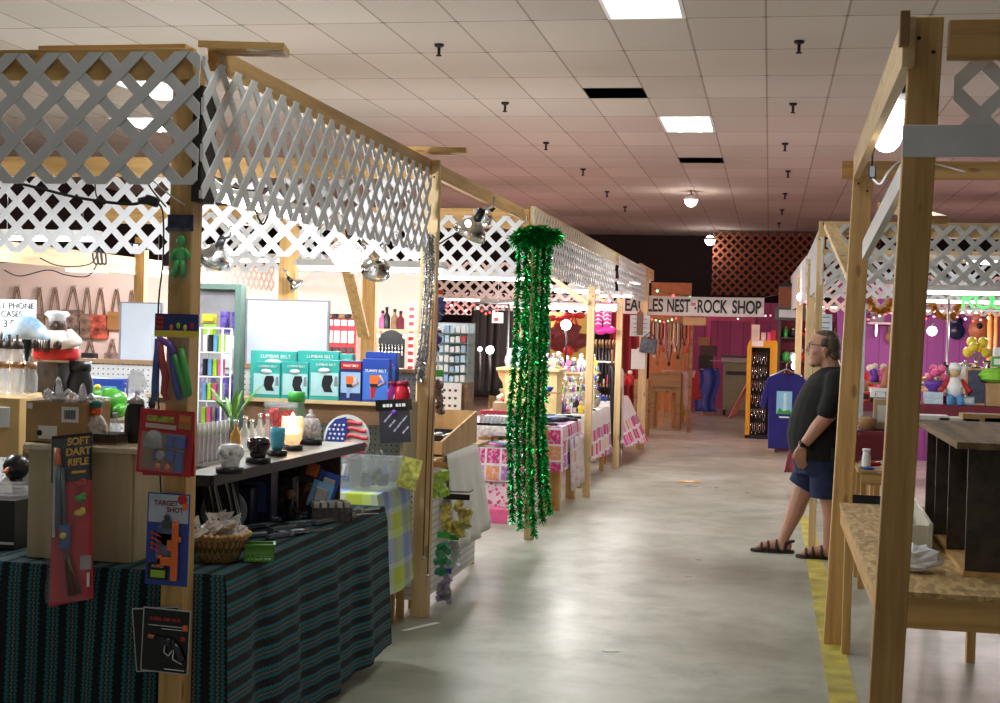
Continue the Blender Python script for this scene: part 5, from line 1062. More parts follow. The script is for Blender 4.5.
clamp(469, 234, 9.7, .13, 'grey clamp lamp tilted before the lattice, left of the green tinsel', False, (.25, .55, 0))
clamp(482, 218, 10.2, .09, 'black backed clamp lamp just above the grey one', False, (-.5, .7, 0))
S('glowing_bulb', M().ball((0, 0, 0), .022), hb, 'tiny lit bulb on the grey clamp lamp', 'bulb', at(468, 223, 9.6))
for px, py, Y, r, lab in ((566, 325, 15.5, .058, 'round glowing bulb near the red bows'), (490, 350, 15.0, .045, 'small glowing bulb over the dark display left of the tinsel'), (480, 349, 15.2, .025, 'tiny glowing bulb left of the other one in the dark display')):
    p = at(px, py, Y); t = T('bulb_lamp', lab, 'lamp', p); O('bulb', M().ball((0, 0, 0), r), hb, t); O('stem', M().tube([(0, 0, -r), (.01, 0, -.25), (.0, 0, -.45)], .012), black, t); point(t, (0, -.12, 0), 5, (1, .8, .6), .05)
for px, py, Y, r, lab in ((801, 297, 17.5, .05, 'upper glowing bulb in the pink lit stall left of the man'), (796, 358, 19.6, .065, 'glowing bulb above the blue shirt'), (795, 366, 19.6, .05, 'dimmer bulb just under the glowing one above the blue shirt'), (932, 331, 16.4, .055, 'white glowing lamp beside the front right post'), (891, 368, 16.2, .03, 'tiny lit bulb between the two right posts')):
    p = at(px, py, Y); t = T('bulb_lamp', lab, 'lamp', p); O('bulb', M().ball((0, 0, 0), r), hb, t); O('socket', M().cyl((0, 0, r*.8), (0, 0, r*.8+.06), .02), black, t)
    point(t, (0, -.15, 0), 6, (1, .75, .7), .05)
# strings of coloured fairy lights
FL = {c: mat('fairy_'+n, c, .4, emit=6, noise=0) for n, c in (('red', (1, .06, .05)), ('white', (1, .8, .7)), ('green', (.1, 1, .3)), ('pink', (1, .2, .35)))}
def fairy(pts, n, lab, cs, r=.016):
    t = T('fairy_lights', lab, 'fairy lights', (0, 0, 0)); P = [Vector(p) for p in pts]
    O('wire', M().tube(P, .005, 5), black, t); seg = len(P)-1
    for k in range(n):
        s = k/(n-1)*seg*.999; i = int(s); p = P[i].lerp(P[i+1], s-i); O('bulb', M().ball(p-Vector((0, 0, .02)), r, 8, 6), FL[cs[k % len(cs)]], t)
R_, W_, G_, K_ = (1, .06, .05), (1, .8, .7), (.1, 1, .3), (1, .2, .35)
fairy([A_(738, 318, 31.5), A_(752, 309, 31.5), A_(768, 316, 31.5), A_(785, 307, 31.5), A_(800, 313, 31.5)], 14, 'string of pale fairy lights under the rust lattice', [W_, K_], .018)
fairy([A_(652, 318, 22.6), A_(664, 321, 22.6), A_(676, 317, 22.6)], 7, 'fairy lights under the shop banner', [R_, G_, W_], .014)
fairy([A_(444, 306, 14.5), A_(455, 302, 14.5), A_(466, 309, 14.5), A_(474, 303, 14.5), A_(486, 312, 14.5), A_(498, 308, 14.5)], 16, 'red fairy lights in the dark stall left of the tinsel', [R_, R_, W_, R_], .011)
fairy([A_(592, 292, 18.6), A_(600, 303, 18.6), A_(606, 295, 18.6), A_(613, 304, 18.6)], 7, 'fairy lights above the hanging pink boots', [W_, K_], .022)
fairy([A_(642, 283, 21.5), A_(665, 293, 22.0), A_(690, 296, 23.0), A_(720, 300, 24.0), A_(755, 300, 25)], 7, 'sagging string of sparse lights over the banner', [R_, G_], .02)
fairy([A_(868, 318, 18.6), A_(890, 311, 18.6), A_(915, 320, 18.6), A_(945, 312, 18.6), A_(975, 320, 18.6), A_(1003, 312, 18.6)], 20, 'pink fairy lights along the lattice of the right stall', [R_, K_, W_], .014)
fairy([A_(806, 300, 18.3), A_(812, 315, 18.3), A_(806, 330, 18.3), A_(816, 345, 18.3), A_(808, 360, 18.3)], 14, 'bunched pink lights between posts left of the man', [K_, W_, R_], .022)
# loose wiring under the rear left lattice
cord([A_(40, 258, 10.2), A_(60, 266, 10.2), A_(90, 264, 10.2), A_(98, 250, 10.2)], .005, 'thin wire sagging over the peach wall, upper one')
cord([A_(4, 270, 10.4), A_(20, 276, 10.4), A_(48, 270, 10.4), A_(66, 275, 10.4), A_(88, 276, 10.4), A_(98, 262, 10.4)], .005, 'thin wire sagging over the peach wall, lower one')
for k in range(3): cord([A_(92+4*k, 248, 10.0), A_(94+4*k, 262, 10.0), A_(98+4*k, 263, 10.0), A_(97+4*k, 250, 10.0)], .008, 'black coil of wire hung on the yellowish beam, %s from the left' % ORD[k])
t = T('power_strip', 'dark power strip lying along the yellowish beam behind the corner post', 'power strip', A_(142, 250, 9.8)); O('housing', M().box(-.12, .12, -.03, .03, 0, .05), black, t, bev=.005)
for k in range(4): O('plug', M().box(-.1+.055*k, -.065+.055*k, -.05, -.03, .005, .04), steel if k % 2 else black, t)
cord([A_(205, 165, 5.4), A_(225, 185, 5.8), A_(262, 190, 6.0), A_(285, 175, 6.2)], .005, 'black wire crossing behind the side lattice, nearer one')
cord([A_(258, 188, 6.0), A_(254, 205, 6.0), A_(262, 224, 6.0), A_(268, 215, 6.0)], .005, 'black wire loop hanging behind the side lattice')
cord([A_(436, 246, 9.6), A_(452, 236, 9.6), A_(464, 230, 9.6)], .006, 'black lead running to the grey clamp lamp')
# ================================================================== LEFT STALLS FARTHER DOWN THE AISLE
# ---- tinsel
def garland(path, r, n, seed, strip=.05, wd=.006):
    rr = random.Random(seed); m = M(); P = [Vector(p) for p in path]; seg = len(P)-1
    for k in range(n):
        s = rr.random()*seg*.9999; i = int(s); c = P[i].lerp(P[i+1], s-i)
        a = rr.random()*2*PI; e = rr.uniform(-.9, .5); d = Vector((math.cos(a)*math.cos(e), math.sin(a)*math.cos(e), math.sin(e)))*r*rr.uniform(.6, 1.1)
        q = Vector((rr.uniform(-1, 1), rr.uniform(-1, 1), rr.uniform(-1, 1))).normalized()*wd
        f = Vector((0, 0, -strip*.4)); m.add([c-q, c+q, c+d+q*.7+f, c+d-q*.7+f], [(0, 1, 2, 3)])
    return m.tube(P, .006, 5)
grn = mat('green_tinsel_foil', (.012, .36, .07), .22, .88, noise=.5, nscale=60)
slv = mat('silver_tinsel_foil', (.6, .62, .66), .25, .9, noise=.3, nscale=60)
YT = 11.05
for k, (px, dy, b, lab) in enumerate(((516, .0, 520, 'leftmost'), (523, -.05, 528, 'second from the left'), (529, .05, 524, 'third from the left'), (534, -.06, 535, 'fourth from the left'), (541, .04, 520, 'fifth from the left'), (546, -.03, 512, 'rightmost'))):
    x0 = xat(px+2, YT+dy, 2.0); zt = 2.52; zb = zat(b, x0, YT+dy)
    S('tinsel_garland', garland([(x0, YT+dy, zt), (x0+.01*math.sin(k), YT+dy, 1.7), (x0-.02+.006*k-.02, YT+dy, .9), (xat(px-3+1.2*k, YT+dy, .3), YT+dy, zb)], .040, 2100, k, .045, .0065), grn, 'long strand of green tinsel hanging on the thin aisle post, ' + lab, 'tinsel', group='green tinsel strands')
x0 = xat(537, YT, 2.5); zc = zat(233, x0, YT)
S('tinsel_bunch', garland([(x0-.15, YT-.06, zc-.05), (x0-.08, YT-.02, zc+.02), (x0-.02, YT-.06, zc-.05), (x0, YT-.05, zc+.05), (x0+.08, YT-.05, zc-.03), (x0+.1, YT-.02, zc+.03), (x0+.16, YT-.06, zc-.03)], .10, 3000, 77, .07), grn, 'thick bunch of green tinsel crowning the thin aisle post', 'tinsel')
for k, px in enumerate((423, 427, 430)):
    Y = 7.80+.02*k; x0 = xat(px, Y, 2.1); S('tinsel_garland', garland([(x0+.01, Y, zat(234, x0, Y)), (x0+.02, Y, 2.0), (x0, Y, zat(345, x0, Y)), (x0-.03, Y, zat(380, x0, Y))], .022, 500, 30+k, .03, .004), slv, 'silver tinsel strand on the pale post, %s' % ('left', 'middle', 'right')[k], 'tinsel', group='silver tinsel strands')
bead = mat('reddish_brown_beads', (.22, .08, .04), .4)
for k, (px, b) in enumerate(((426, 556), (431, 574))):
    Y = 7.82; x0 = xat(px, Y, 1.0); zt = zat(300, x0, Y); zb = zat(b, x0, Y); m = M().tube([(0, 0, 0), (.005, 0, (zt-zb)*.5), (.02, 0, zt-zb)], .004, 5)
    t = T('bead_string', 'thin reddish bead string hanging down the pale post, %s' % ('shorter left one' if not k else 'longer right one'), 'string', (x0, Y, zb)); O('cord', m, bead, t); O('end_bead', M().ball((0, 0, -.012), .012), steel, t)
# ---- toys hung behind the pale post
def hooktoy(px, py0, py1, Y, wpx, c, c2, lab, hk=None):
    xm = xat(px, Y, .8); z0 = zat(py1, xm, Y); h = zat(py0, xm, Y)-z0; w = wpx*mpp(xm, Y)
    t = T('toy_bag', lab, 'toy packet', (xm, Y, z0), 0, 'toy packets behind the pale post'); rr = random.Random(px)
    O('header_card', M().box(-w*.4, w*.4, -.004, .004, h*.86, h), c2, t)
    m = M()
    for k in range(16): m.cbox((rr.uniform(-.34, .34)*w, rr.uniform(-.015, .015), h*rr.uniform(.06, .8)), (w*.34, .03, h*.2), (rr.random()*3, rr.random()*3, rr.random()*3))
    O('toys', m, c, t, bev=.004); O('bag', M().sheet(lambda u, v: (w*(u-.5), -.028-.006*math.sin(u*9), h*.86*v), 6, 8), film, t)
    if hk: O('wire_hook', M().tube([(-.10, .0, h+.01), (w*.4, 0, h+.015), (w*.5, 0, h+.03)], .004, 6), black, t)
hooktoy(440, 462, 500, 8.15, 17, lime, mat('amber_print', (.4, .2, .05), .4), 'bag with lime green rubber toy behind the pale post')
hooktoy(457, 494, 535, 8.2, 34, mat('yellow_violet_toys', (.55, .45, .08), .4, noise=.8, nscale=25), black, 'cluster of yellow and violet toys on a black wire hook', True)
hooktoy(445, 532, 575, 8.1, 16, mat('shiny_green', (.01, .28, .10), .2), green, 'shiny green toy hanging under the yellow cluster')
hooktoy(447, 568, 608, 8.1, 18, mat('violet_tan_toys', (.30, .24, .35), .4, noise=.8, nscale=20), blue, 'lowest bag of violet and tan toys behind the pale post')
hooktoy(456, 535, 570, 8.3, 12, mat('clear_toy', (.6, .65, .6), .2, alpha=.5), green, 'clear tubes with green tips hanging beside the white cloth')
hooktoy(434, 330, 350, 7.97, 9, blue, blue, 'small blue packet near the silver tinsel ends'); hooktoy(435, 290, 320, 7.97, 8, mat('blue_orange_packet', (.05, .08, .4), .4, noise=.7, nscale=30), red, 'blue and red packet half hidden by the pale post'); hooktoy(436, 370, 418, 7.97, 10, mat('netted_nuts', (.22, .12, .10), .5, noise=.6, nscale=40), green, 'netted bag of dark pieces behind the pale post')
# ---- small parts counter: lined panel, white cloth, tray and drawer case
g = G('lined_panel'); x, y, z = g.coord(); lf = g.math('FRACT', g.math('MULTIPLY', z, 24)); lined = g.fin(g.mix(g.math('LESS_THAN', lf, .22), (.80, .81, .82), (.52, .52, .54)), .5)
t = T('sales_counter', 'counter with a pale lined side panel beyond the pale post', 'counter', (0, 0, 0))
O('side_panel', M().box(-2.0, -1.985, 8.06, 9.55, .06, .86), lined, t); O('top', M().box(-2.75, -1.97, 8.04, 9.9, .86, .885), ply, t); O('front_panel', M().box(-2.7, -2.0, 8.06, 8.075, .06, .86), lined, t)
for yy in (8.12, 9.8):
    for xx in (-2.68, -2.06): O('leg', M().box(xx-.02, xx+.02, yy-.02, yy+.02, 0, .86), pine['z'], t)
wc = mat('thin_white_cloth', (.86, .86, .85), .8, noise=.04)
def wsh(u, v): return (-1.958+.06*v*u+.014*math.sin(u*24)*v+.06*v, 8.5+.92*u+.03*v, .892-.60*v-.03*v*math.sin(u*PI)+.06*u*v)
S('cloth_skirt', M().sheet(wsh, 34, 12).sheet(lambda u, v: (-2.0+.042*u, 8.5+.92*v, .892), 4, 4), wc, 'thin white cloth hanging off the counter corner beyond the pale post', 'cloth', solid=.004)
X0, X1 = cols(431, 470, 8.9, 1.0)
t = T('wooden_tray', 'sloping wooden tray box on the counter beside the white cloth', 'tray', (0, 0, 0)); m = M().prism([(8.45, .90), (9.5, .90), (9.5, 1.12), (8.45, .98)], -1.995, -1.98, 'x').prism([(8.45, .90), (9.5, .90), (9.5, 1.12), (8.45, .98)], -2.36, -2.345, 'x').box(-2.345, -1.995, 8.45, 8.465, .90, .98).box(-2.345, -1.995, 9.485, 9.5, .9, 1.12).box(-2.345, -1.995, 8.465, 9.485, .9, .915)
O('tray_box', m, ply, t)
t = T('parts_tray', 'black flat tray of small metal parts in the wooden tray box', 'tray', (-2.17, 8.95, .962)); O('floor_panel', M().box(-.15, .15, -.3, .3, -.01, 0), black, t); O('rim', M().box(-.15, -.14, -.3, .3, 0, .04).box(.14, .15, -.3, .3, 0, .04).box(-.14, .14, -.3, -.29, 0, .04).box(-.14, .14, .29, .3, 0, .04), black, t)
for i in range(3):
    for j in range(5): O('metal_part', M().lathe([(.001, 0), (.03, 0), (.024, .02), (.001, .025)], (-.09+.09*i, -.22+.11*j, .001), 10), steel if (i+j) % 3 else mat('copper_cap', (.6, .35, .2), .3, .6), t)
X0, X1 = cols(434, 462, 9.75, 1.2); zt = 1.30; w = X1-X0
t = T('button_card', 'white card dotted with rows of small red and black pins under the drawer case', 'display card', (X0, 9.72, .89)); O('card', M().box(0, w, 0, .01, 0, zt-.892), paper, t)
for r_ in range(6):
    for k in range(4):
        if r_ != 2: O('pin', M().cbox((w*(.2+.2*k), -.003, .08+.055*r_), (.018, .005, .016)), maroon if (r_+k) % 3 else black, t)
X0, X1 = cols(431, 469, 9.8, 1.5); z1 = zat(323, X0, 9.8); z0 = 1.30; w = X1-X0
t = T('drawer_case', 'clear acrylic case of six shelves packed with small white and blue boxes', 'display case', (X0, 9.78, z0))
O('plinth', M().box(-.0, w, 0, .22, -.41, -.002), brownwood, t); O('side_panel', M().box(0, .005, -.02, .22, 0, z1-z0), glass, t); O('side_panel', M().box(w-.005, w, -.02, .22, 0, z1-z0), glass, t); O('top', M().box(0, w, -.02, .22, z1-z0, z1-z0+.006), glass, t); O('back_panel', M().box(0.005, w-.005, .21, .216, 0, z1-z0), mat('pale_case_back', (.55, .56, .56), .5), t)
for r_ in range(6): O('shelf', M().box(.006, w-.006, -.01, .21, (z1-z0)*r_/6, (z1-z0)*r_/6+.004), mat('greenish_acrylic', (.25, .4, .35), .2), t)
bb = None
for r_ in range(6):
    for k in range(6):
        p = (X0+.02+(w-.04)*(k+.5)/6, 9.80, z0+(z1-z0)*r_/6+.005); lab = 'small box in the clear acrylic case, %s shelf from the bottom, %s from the left' % (ORD[r_], ORD[k])
        box_item(p, .032, .05, .04+.012*((k*7+r_*3) % 3)/2, [white, mat('pale_blue_box', (.35, .5, .72), .4), white, white, mat('ice_blue_box', (.55, .68, .78), .4)][(k*3+r_*2) % 5] if not (r_ == 4 and k == 5) else red, lab, 'box', 'small boxes in the acrylic case', 'boxed_part')
# ---- trinket maker for the crowded tables
PAL = {'white': white, 'black': black, 'silver': silver, 'blue': blue, 'red': red, 'green': green, 'amber': amber, 'pink': pink, 'purple': purple, 'brown': brownwood, 'clear': glass, 'teal': mat('teal_paint', (.03, .3, .25), .5), 'yellow': yellow, 'gold': mat('gold_metal', (.7, .45, .12), .3, .8), 'grey': mat('grey_china', (.3, .3, .31), .4), 'orange': orange, 'cream': mat('cream_china', (.68, .6, .48), .4)}
def trinket(kind, col, p, h, label, group):
    c = PAL[col]; alt = PAL['silver'] if col != 'silver' else PAL['black']
    if kind == 'bottle': return bottle(p, h, h*.2, c, alt, label, group)
    if kind == 'jar': return jar(p, h, h*.38, c, alt, label, group)
    if kind == 'box': return box_item(p, h*.9, h*.5, h*.8, c, label, 'box', group, front=PAL['cream'] if col != 'cream' else PAL['brown'])
    if kind == 'figurine': return figurine(p, h, c, PAL['cream'] if col not in ('cream', 'white') else PAL['black'], label, group=group, fat=.22, arms=c)
    if kind == 'vase':
        t = T('vase', label, 'vase', p, 0, group); O('body', M().lathe([(.001, 0), (h*.18, 0), (h*.3, h*.3), (h*.24, h*.6), (h*.1, h*.8), (h*.16, h), (h*.13, h), (.001, h*.8)], n=14), c, t); O('rim', M().lathe([(h*.14, h), (h*.175, h), (h*.175, h*1.03), (h*.14, h*1.03)], n=14), alt, t); return t
    if kind == 'frame':
        t = T('framed_picture', label, 'picture', p, 0, group, rot=(-.15, 0, 0)); w = h*.75; O('frame', M().box(-w/2, w/2, 0, .015, 0, h*.1).box(-w/2, w/2, 0, .015, h*.9, h).box(-w/2, -w*.4, 0, .015, h*.1, h*.9).box(w*.4, w/2, 0, .015, h*.1, h*.9), c, t); O('picture', M().box(-w*.4, w*.4, .004, .012, h*.1, h*.9), PAL['cream'] if col != 'cream' else PAL['teal'], t); O('strut', M().bar((0, .016, h*.6), (0, .10, .02), .03, .006), black, t); return t
    if kind == 'bowl':
        t = T('bowl', label, 'bowl', p, 0, group); O('body', M().lathe([(.001, 0), (h*.4, 0), (h*.8, h*.5), (h*.95, h), (h*.88, h), (h*.7, h*.5), (h*.3, h*.12), (.001, h*.12)], n=16), c, t); O('contents', M().ball((0, 0, h*.6), (h*.6, h*.6, h*.3)), alt, t); return t
    if kind == 'animal':
        t = T('animal_figurine', label, 'figurine', p, 0, group); L = h*.6; O('body', M().ball((0, 0, h*.48), (L*.75, h*.22, h*.26)).ball((-L*.75, 0, h*.78), (h*.2, h*.16, h*.2)).tube([(-L*.45, 0, h*.55), (-L*.7, 0, h*.72)], [h*.17, h*.13]), c, t)
        for a in (-1, 1):
            for b in (-1, 1): O('leg', M().cyl((a*L*.5, b*h*.12, 0), (a*L*.48, b*h*.12, h*.42), h*.06, h*.09, 8), c, t)
            O('ear', M().ball((-L*.72, a*h*.1, h*.96), (h*.05, h*.03, h*.09)), alt, t)
        return t
    if kind == 'flowers':
        t = T('flower_vase', label, 'flowers', p, 0, group); O('vase', M().lathe([(.001, 0), (h*.12, 0), (h*.16, h*.25), (h*.1, h*.42), (.001, h*.42)], n=12), PAL['black'] if col != 'black' else PAL['white'], t); rr = random.Random(int(h*1e4))
        for k in range(6): a = k*1.05; O('bloom', M().ball((h*.2*math.cos(a), h*.2*math.sin(a), h*(.75+.12*(k % 3))), h*.12, 8, 6), c, t)
        O('stems', M().tube([(0, 0, h*.4), (h*.1, 0, h*.7)], .006, 5).tube([(0, 0, h*.4), (-h*.12, 0, h*.75)], .006, 5).tube([(0, 0, h*.4), (0, h*.1, h*.8)], .006, 5), leafm, t); return t
KINDS_ = ['bottle', 'figurine', 'jar', 'box', 'vase', 'animal', 'frame', 'figurine', 'bowl']
def shelf_row(x0, x1, Y, z, n, h0, h1, where, group, seed, kinds=KINDS_, cols__=None, xs=None):
    rr = random.Random(seed); cl = cols__ or list(PAL)
    for k in range(n):
        X = x0+(x1-x0)*(k+.5)/n+rr.uniform(-.1, .1)*(x1-x0)/n; h = min(rr.uniform(h0, h1), 1.05*(x1-x0)/n/.42); kd = rr.choice(kinds); c = rr.choice(cl)
        if kd in ('bowl', 'animal', 'box', 'frame'): h = min(h, .9*(x1-x0)/n)
        trinket(kd, c, (X, Y+rr.uniform(-.03, .03), z+.001), h, '%s %s %s, %s from the left' % (c, 'framed picture' if kd == 'frame' else 'animal figurine' if kd == 'animal' else kd, where, ORD[k]), group)
# ---- pink patchwork tables
g = G('patchwork_cloth'); u, v, _ = g.coord('UV'); a = g.math('DIVIDE', u, .135); b = g.math('DIVIDE', v, .15)
gx = g.math('PINGPONG', a, .5); gy = g.math('PINGPONG', b, .5); edge = g.math('LESS_THAN', g.math('MINIMUM', gx, gy), .07)
wn = g.white(g.vecof(g.math('FLOOR', a), g.math('FLOOR', b))); pc = g.ramp(wn, [(0, (.60, .03, .22)), (.3, (.62, .28, .50)), (.5, (.75, .52, .55)), (.7, (.38, .16, .46)), (.85, (.72, .30, .12))], True)
fl = g.noise(30); pc = g.mix(g.ramp(fl, [(.5, (0, 0, 0)), (.58, (.6, .6, .6))]), pc, (.75, .55, .65)); patch = g.fin(g.mix(edge, pc, (.78, .72, .75)), .85)
g = G('dotted_pink_cloth'); u, v, _ = g.coord('UV'); vo = g.N.new('ShaderNodeTexVoronoi'); vo.inputs['Scale'].default_value = 22; g.L.new(g.vec, vo.inputs['Vector'])
dotp = g.fin(g.mix(g.math('LESS_THAN', vo.outputs['Distance'], .33), (.76, .66, .68), (.62, .10, .26)), .85)
g = G('pale_floral_cloth'); g.coord('UV'); palef = g.fin(g.ramp(g.noise(9, None, 4), [(.52, (.66, .63, .62)), (.62, (.62, .30, .38)), (.68, (.66, .63, .62))]), .85)
g = G('white_patch_cloth'); u, v, _ = g.coord('UV'); b = g.math('FRACT', g.math('DIVIDE', u, .16)); a = g.math('DIVIDE', v, .11)
wn = g.white(g.vecof(g.math('FLOOR', a), g.math('FLOOR', g.math('DIVIDE', u, .16)))); pc = g.ramp(wn, [(0, (.60, .04, .25)), (.25, (.55, .25, .40)), (.5, (.72, .55, .45)), (.75, (.35, .12, .25))], True)
low = g.math('GREATER_THAN', u, -1.72); inb = g.math('MULTIPLY', low, g.math('MULTIPLY', g.math('GREATER_THAN', b, .2), g.math('GREATER_THAN', g.math('FRACT', a), .1)))
wpatch = g.fin(g.mix(inb, (.70, .66, .66), pc), .85)
TC = .80
folding_table('table under the patchwork cloth behind the green tinsel', -3.3, -1.89, 12.95, 14.1, TC-.012, .09)
S('tablecloth', drape(-3.32, -1.875, 12.92, 14.12, TC-.01, {'r': (.40, .44), 'f': (.42, .42)}, .05, .012, 4), patch, 'pink and purple patchwork cloth on the table behind the tinsel', 'tablecloth')
S('cloth_skirt', M().sheet(lambda u, v: (-1.852+.03*v+.012*math.sin(u*15), 13.25+.95*u, .66-.5*v), 20, 6, lambda u, v: (u, v)), palef, 'pale cloth with pink flowers hanging along the aisle side of the patchwork table', 'cloth', solid=.004)
# lower display at its left
X0, X1 = cols(474, 540, 12.3, .6)
t = T('display_stand', 'two tier stand in front of the patchwork table at the left', 'stand', (0, 0, 0)); O('shelf', M().box(X0, X1, 12.2, 12.75, .62, .635), ply, t); O('top', M().box(X0, X1, 12.35, 12.8, .80, .815), ply, t)
for xx in (X0+.02, X1-.02):
    for yy in (12.24, 12.74): O('leg', M().box(xx-.018, xx+.018, yy-.018, yy+.018, 0, .62 if yy < 12.5 else .8), pine['z'], t)
S('cloth_skirt', M().sheet(lambda u, v: (X0+(X1-X0)*u, 12.185-.03*v+.008*math.sin(u*30), .64-.30*v), 24, 4, lambda u, v: ((X1-X0)*u, -.3*v)), patch, 'patchwork skirt of pink squares on the low stand', 'cloth', solid=.004)
S('cloth_skirt', M().sheet(lambda u, v: (X0+.04+(X1-X0)*u, 12.21-.02*v+.008*math.sin(u*26), .36-.30*v), 24, 4, lambda u, v: ((X1-X0)*u, -.3*v)), dotp, 'white cloth with deep pink spots under the patchwork skirt', 'cloth', solid=.004)
S('cloth_skirt', M().sheet(lambda u, v: (X0+(X1-X0)*u, 12.335, .822-.09*v), 16, 2, lambda u, v: ((X1-X0)*u, v*.2)), mat('white_orange_print', (.72, .66, .62), .8, noise=.3, nscale=30), 'narrow white valance along the top tier of the stand', 'cloth', solid=.004)
S('carton', M().box(-.2, .2, -.1, .1, 0, .12), pink, 'pink carton on the floor under the spotted cloth', 'box', (X0+.2, 12.05, 0), bev=.004)
S('paper_box', M().box(-.11, .11, -.08, .08, 0, .07), white, 'white carton on the floor beside the pink carton', 'box', (X0+.5, 12.02, 0), bev=.004)
for k, (px, w, c) in enumerate(((488, .14, card), (499, .11, card), (508, .13, carton_pale), (500, .13, card))): box_item((xat(px, 12.5, .7), 12.45 if k < 3 else 12.62, .636), w, .1, .075 if k < 3 else .12, c, 'small brown carton on the lower tier of the stand, %s' % ('left', 'middle', 'right', 'rear')[k], group='cartons on the low stand')
for k, (c, a) in enumerate(((white, 0), (pink, .3), (ltblue, -.2), (white, .5), (pink, -.1))): S('folded_shirt', crumple(.15, .10, .035, 50+k, 10, .2), c, 'crumpled shirt in the heap on the front edge of the stand, %s' % ORD[k], 'shirt', (xat(492+7*k, 12.28, .65), 12.27, .637+.012*k), a, 'shirts heaped on the stand')
X0, X1 = cols(482, 519, 12.55, .85)
t = T('lidded_tray', 'clear plastic tray of white packets with a red lid behind it', 'tray', ((X0+X1)/2, 12.55, .817)); w = (X1-X0)/2; O('tub', M().box(-w, w, -.12, -.115, 0, .09).box(-w, w, .115, .12, 0, .09).box(-w, -w+.005, -.115, .115, 0, .09).box(w-.005, w, -.115, .115, 0, .09), frost, t)
for k in range(8): O('packet', M().cbox((-w*.8+w*.22*k, 0, .05), (.02, .2, .07), (0, .25, 0)), white, t)
box_item((xat(500, 12.9, .9), 13.05, TC), .42, .12, .12, mat('dark_red_carton', (.35, .02, .04), .4), 'long dark red box behind the clear tray', name='long_box')
box_item((xat(505, 13.2, .95), 13.25, TC), .24, .12, .19, carton_pale, 'pale brown carton behind the dark red box')
box_item((xat(516, 13.2, .95), 13.3, TC), .20, .12, .17, lime, 'bright lime carton behind the green tinsel')
kk = None
for k in range(14):
    px = 478+6.1*k; Y = 12.42 if px < 545 else 13.02; lab = 'black handled knife laid out along the stand and table edge, %s from the left' % ORD[k]
    p = (xat(px, Y, .84), Y, .817 if px < 545 else TC)
    if kk is None: kk = T('sheath_knife', lab, 'knife', p, .4, 'sheath knives at the table edge'); O('handle', M().box(-.08, .0, -.012, .012, 0, .025), black, kk, bev=.004); O('blade', M().prism([(0, -.01), (.09, -.006), (.105, .004), (.08, .012), (0, .012)], .008, .012, 'z'), silver, kk); O('guard', M().box(-.004, .006, -.02, .02, 0, .025), maroon if False else steel, kk)
    else: dup(kk, p, lab, .2+.3*(k % 4))
for k, (px, Y, c, L, rz) in enumerate(((545, 13.3, blue, .3, .3), (552, 13.4, black, .42, .25), (556, 13.55, blue, .3, .35), (540, 13.55, steel, .42, .3), (535, 13.25, black, .4, .2), (560, 13.75, black, .36, .4), (548, 13.8, steel, .4, .3))):
    t = T('folded_umbrella', 'folded umbrella lying on the patchwork table, %s in %s' % (ORD[k], {id(blue): 'blue', id(black): 'black', id(steel): 'grey'}[id(c)]), 'umbrella', (xat(px, Y, .85), Y, TC+.035), rz, 'folded umbrellas on the patchwork table'); O('canopy', M().tube([(-L/2, 0, 0), (-L*.3, 0, 0), (L*.3, 0, 0), (L*.42, 0, 0)], [.012, .032, .028, .012]), c, t); O('handle', M().cyl((L*.42, 0, 0), (L*.6, 0, 0), .014), black, t)
# cream riser with corbel and bowls
X0, X1 = cols(509, 560, 14.6, 1.0); zt = zat(367, X0, 14.6)
t = T('display_cabinet', 'cream painted cabinet with a curved bracket behind the green tinsel', 'cabinet', (0, 0, 0)); O('body', M().box(X0, X1, 14.35, 14.75, 0, zt-.03), mat('cream_yellow_paint', (.62, .50, .22), .5), t); O('top', M().box(X0-.09, X1+.03, 14.3, 14.8, zt-.03, zt), mat('cream_yellow_paint', (.62, .50, .22), .5), t, bev=.006)
O('bracket', M().prism([(X0, zt-.03), (X0-.09, zt-.03), (X0-.07, zt-.1), (X0-.03, zt-.16), (X0-.01, zt-.28), (X0, zt-.3)], 14.37, 14.42), pine['x'], t)
box_item((xat(517, 14.5, 1.4), 14.55, zt+.001), .085, .08, .22, mat('ice_blue_box', (.55, .68, .78), .4), 'upright pale blue box on the cream cabinet')
trinket('vase', 'clear', (xat(509, 14.4, 1.4), 14.45, zt+.001), .2, 'clear vase at the left end of the cream cabinet', None)
trinket('animal', 'cream', (xat(551, 14.5, 1.4), 14.5, zt+.001), .15, 'cream animal figurine on the cream cabinet beside the tinsel', None)
trinket('figurine', 'silver', (xat(557, 14.5, 1.4), 14.6, zt+.001), .2, 'silver figurine at the right end of the cream cabinet', None)
X0b = xat(543, 13.95, 1.05); t = T('cake_stand', 'small wooden stand holding a green and a blue bowl right of the tinsel', 'stand', (X0b, 13.95, TC)); O('foot', M().tube([(-.1, 0, 0), (-.03, 0, .12), (.02, 0, .24), (.07, 0, .26)], [.03, .028, .03, .02]), brownwood, t); O('plate', M().box(-.16, .16, -.08, .08, .26, .275), brownwood, t, bev=.004)
trinket('bowl', 'green', (X0b-.08, 13.95, TC+.277), .05, 'green bowl on the small wooden stand', None); trinket('bowl', 'blue', (X0b+.06, 13.95, TC+.277), .05, 'blue bowl on the small wooden stand', None)
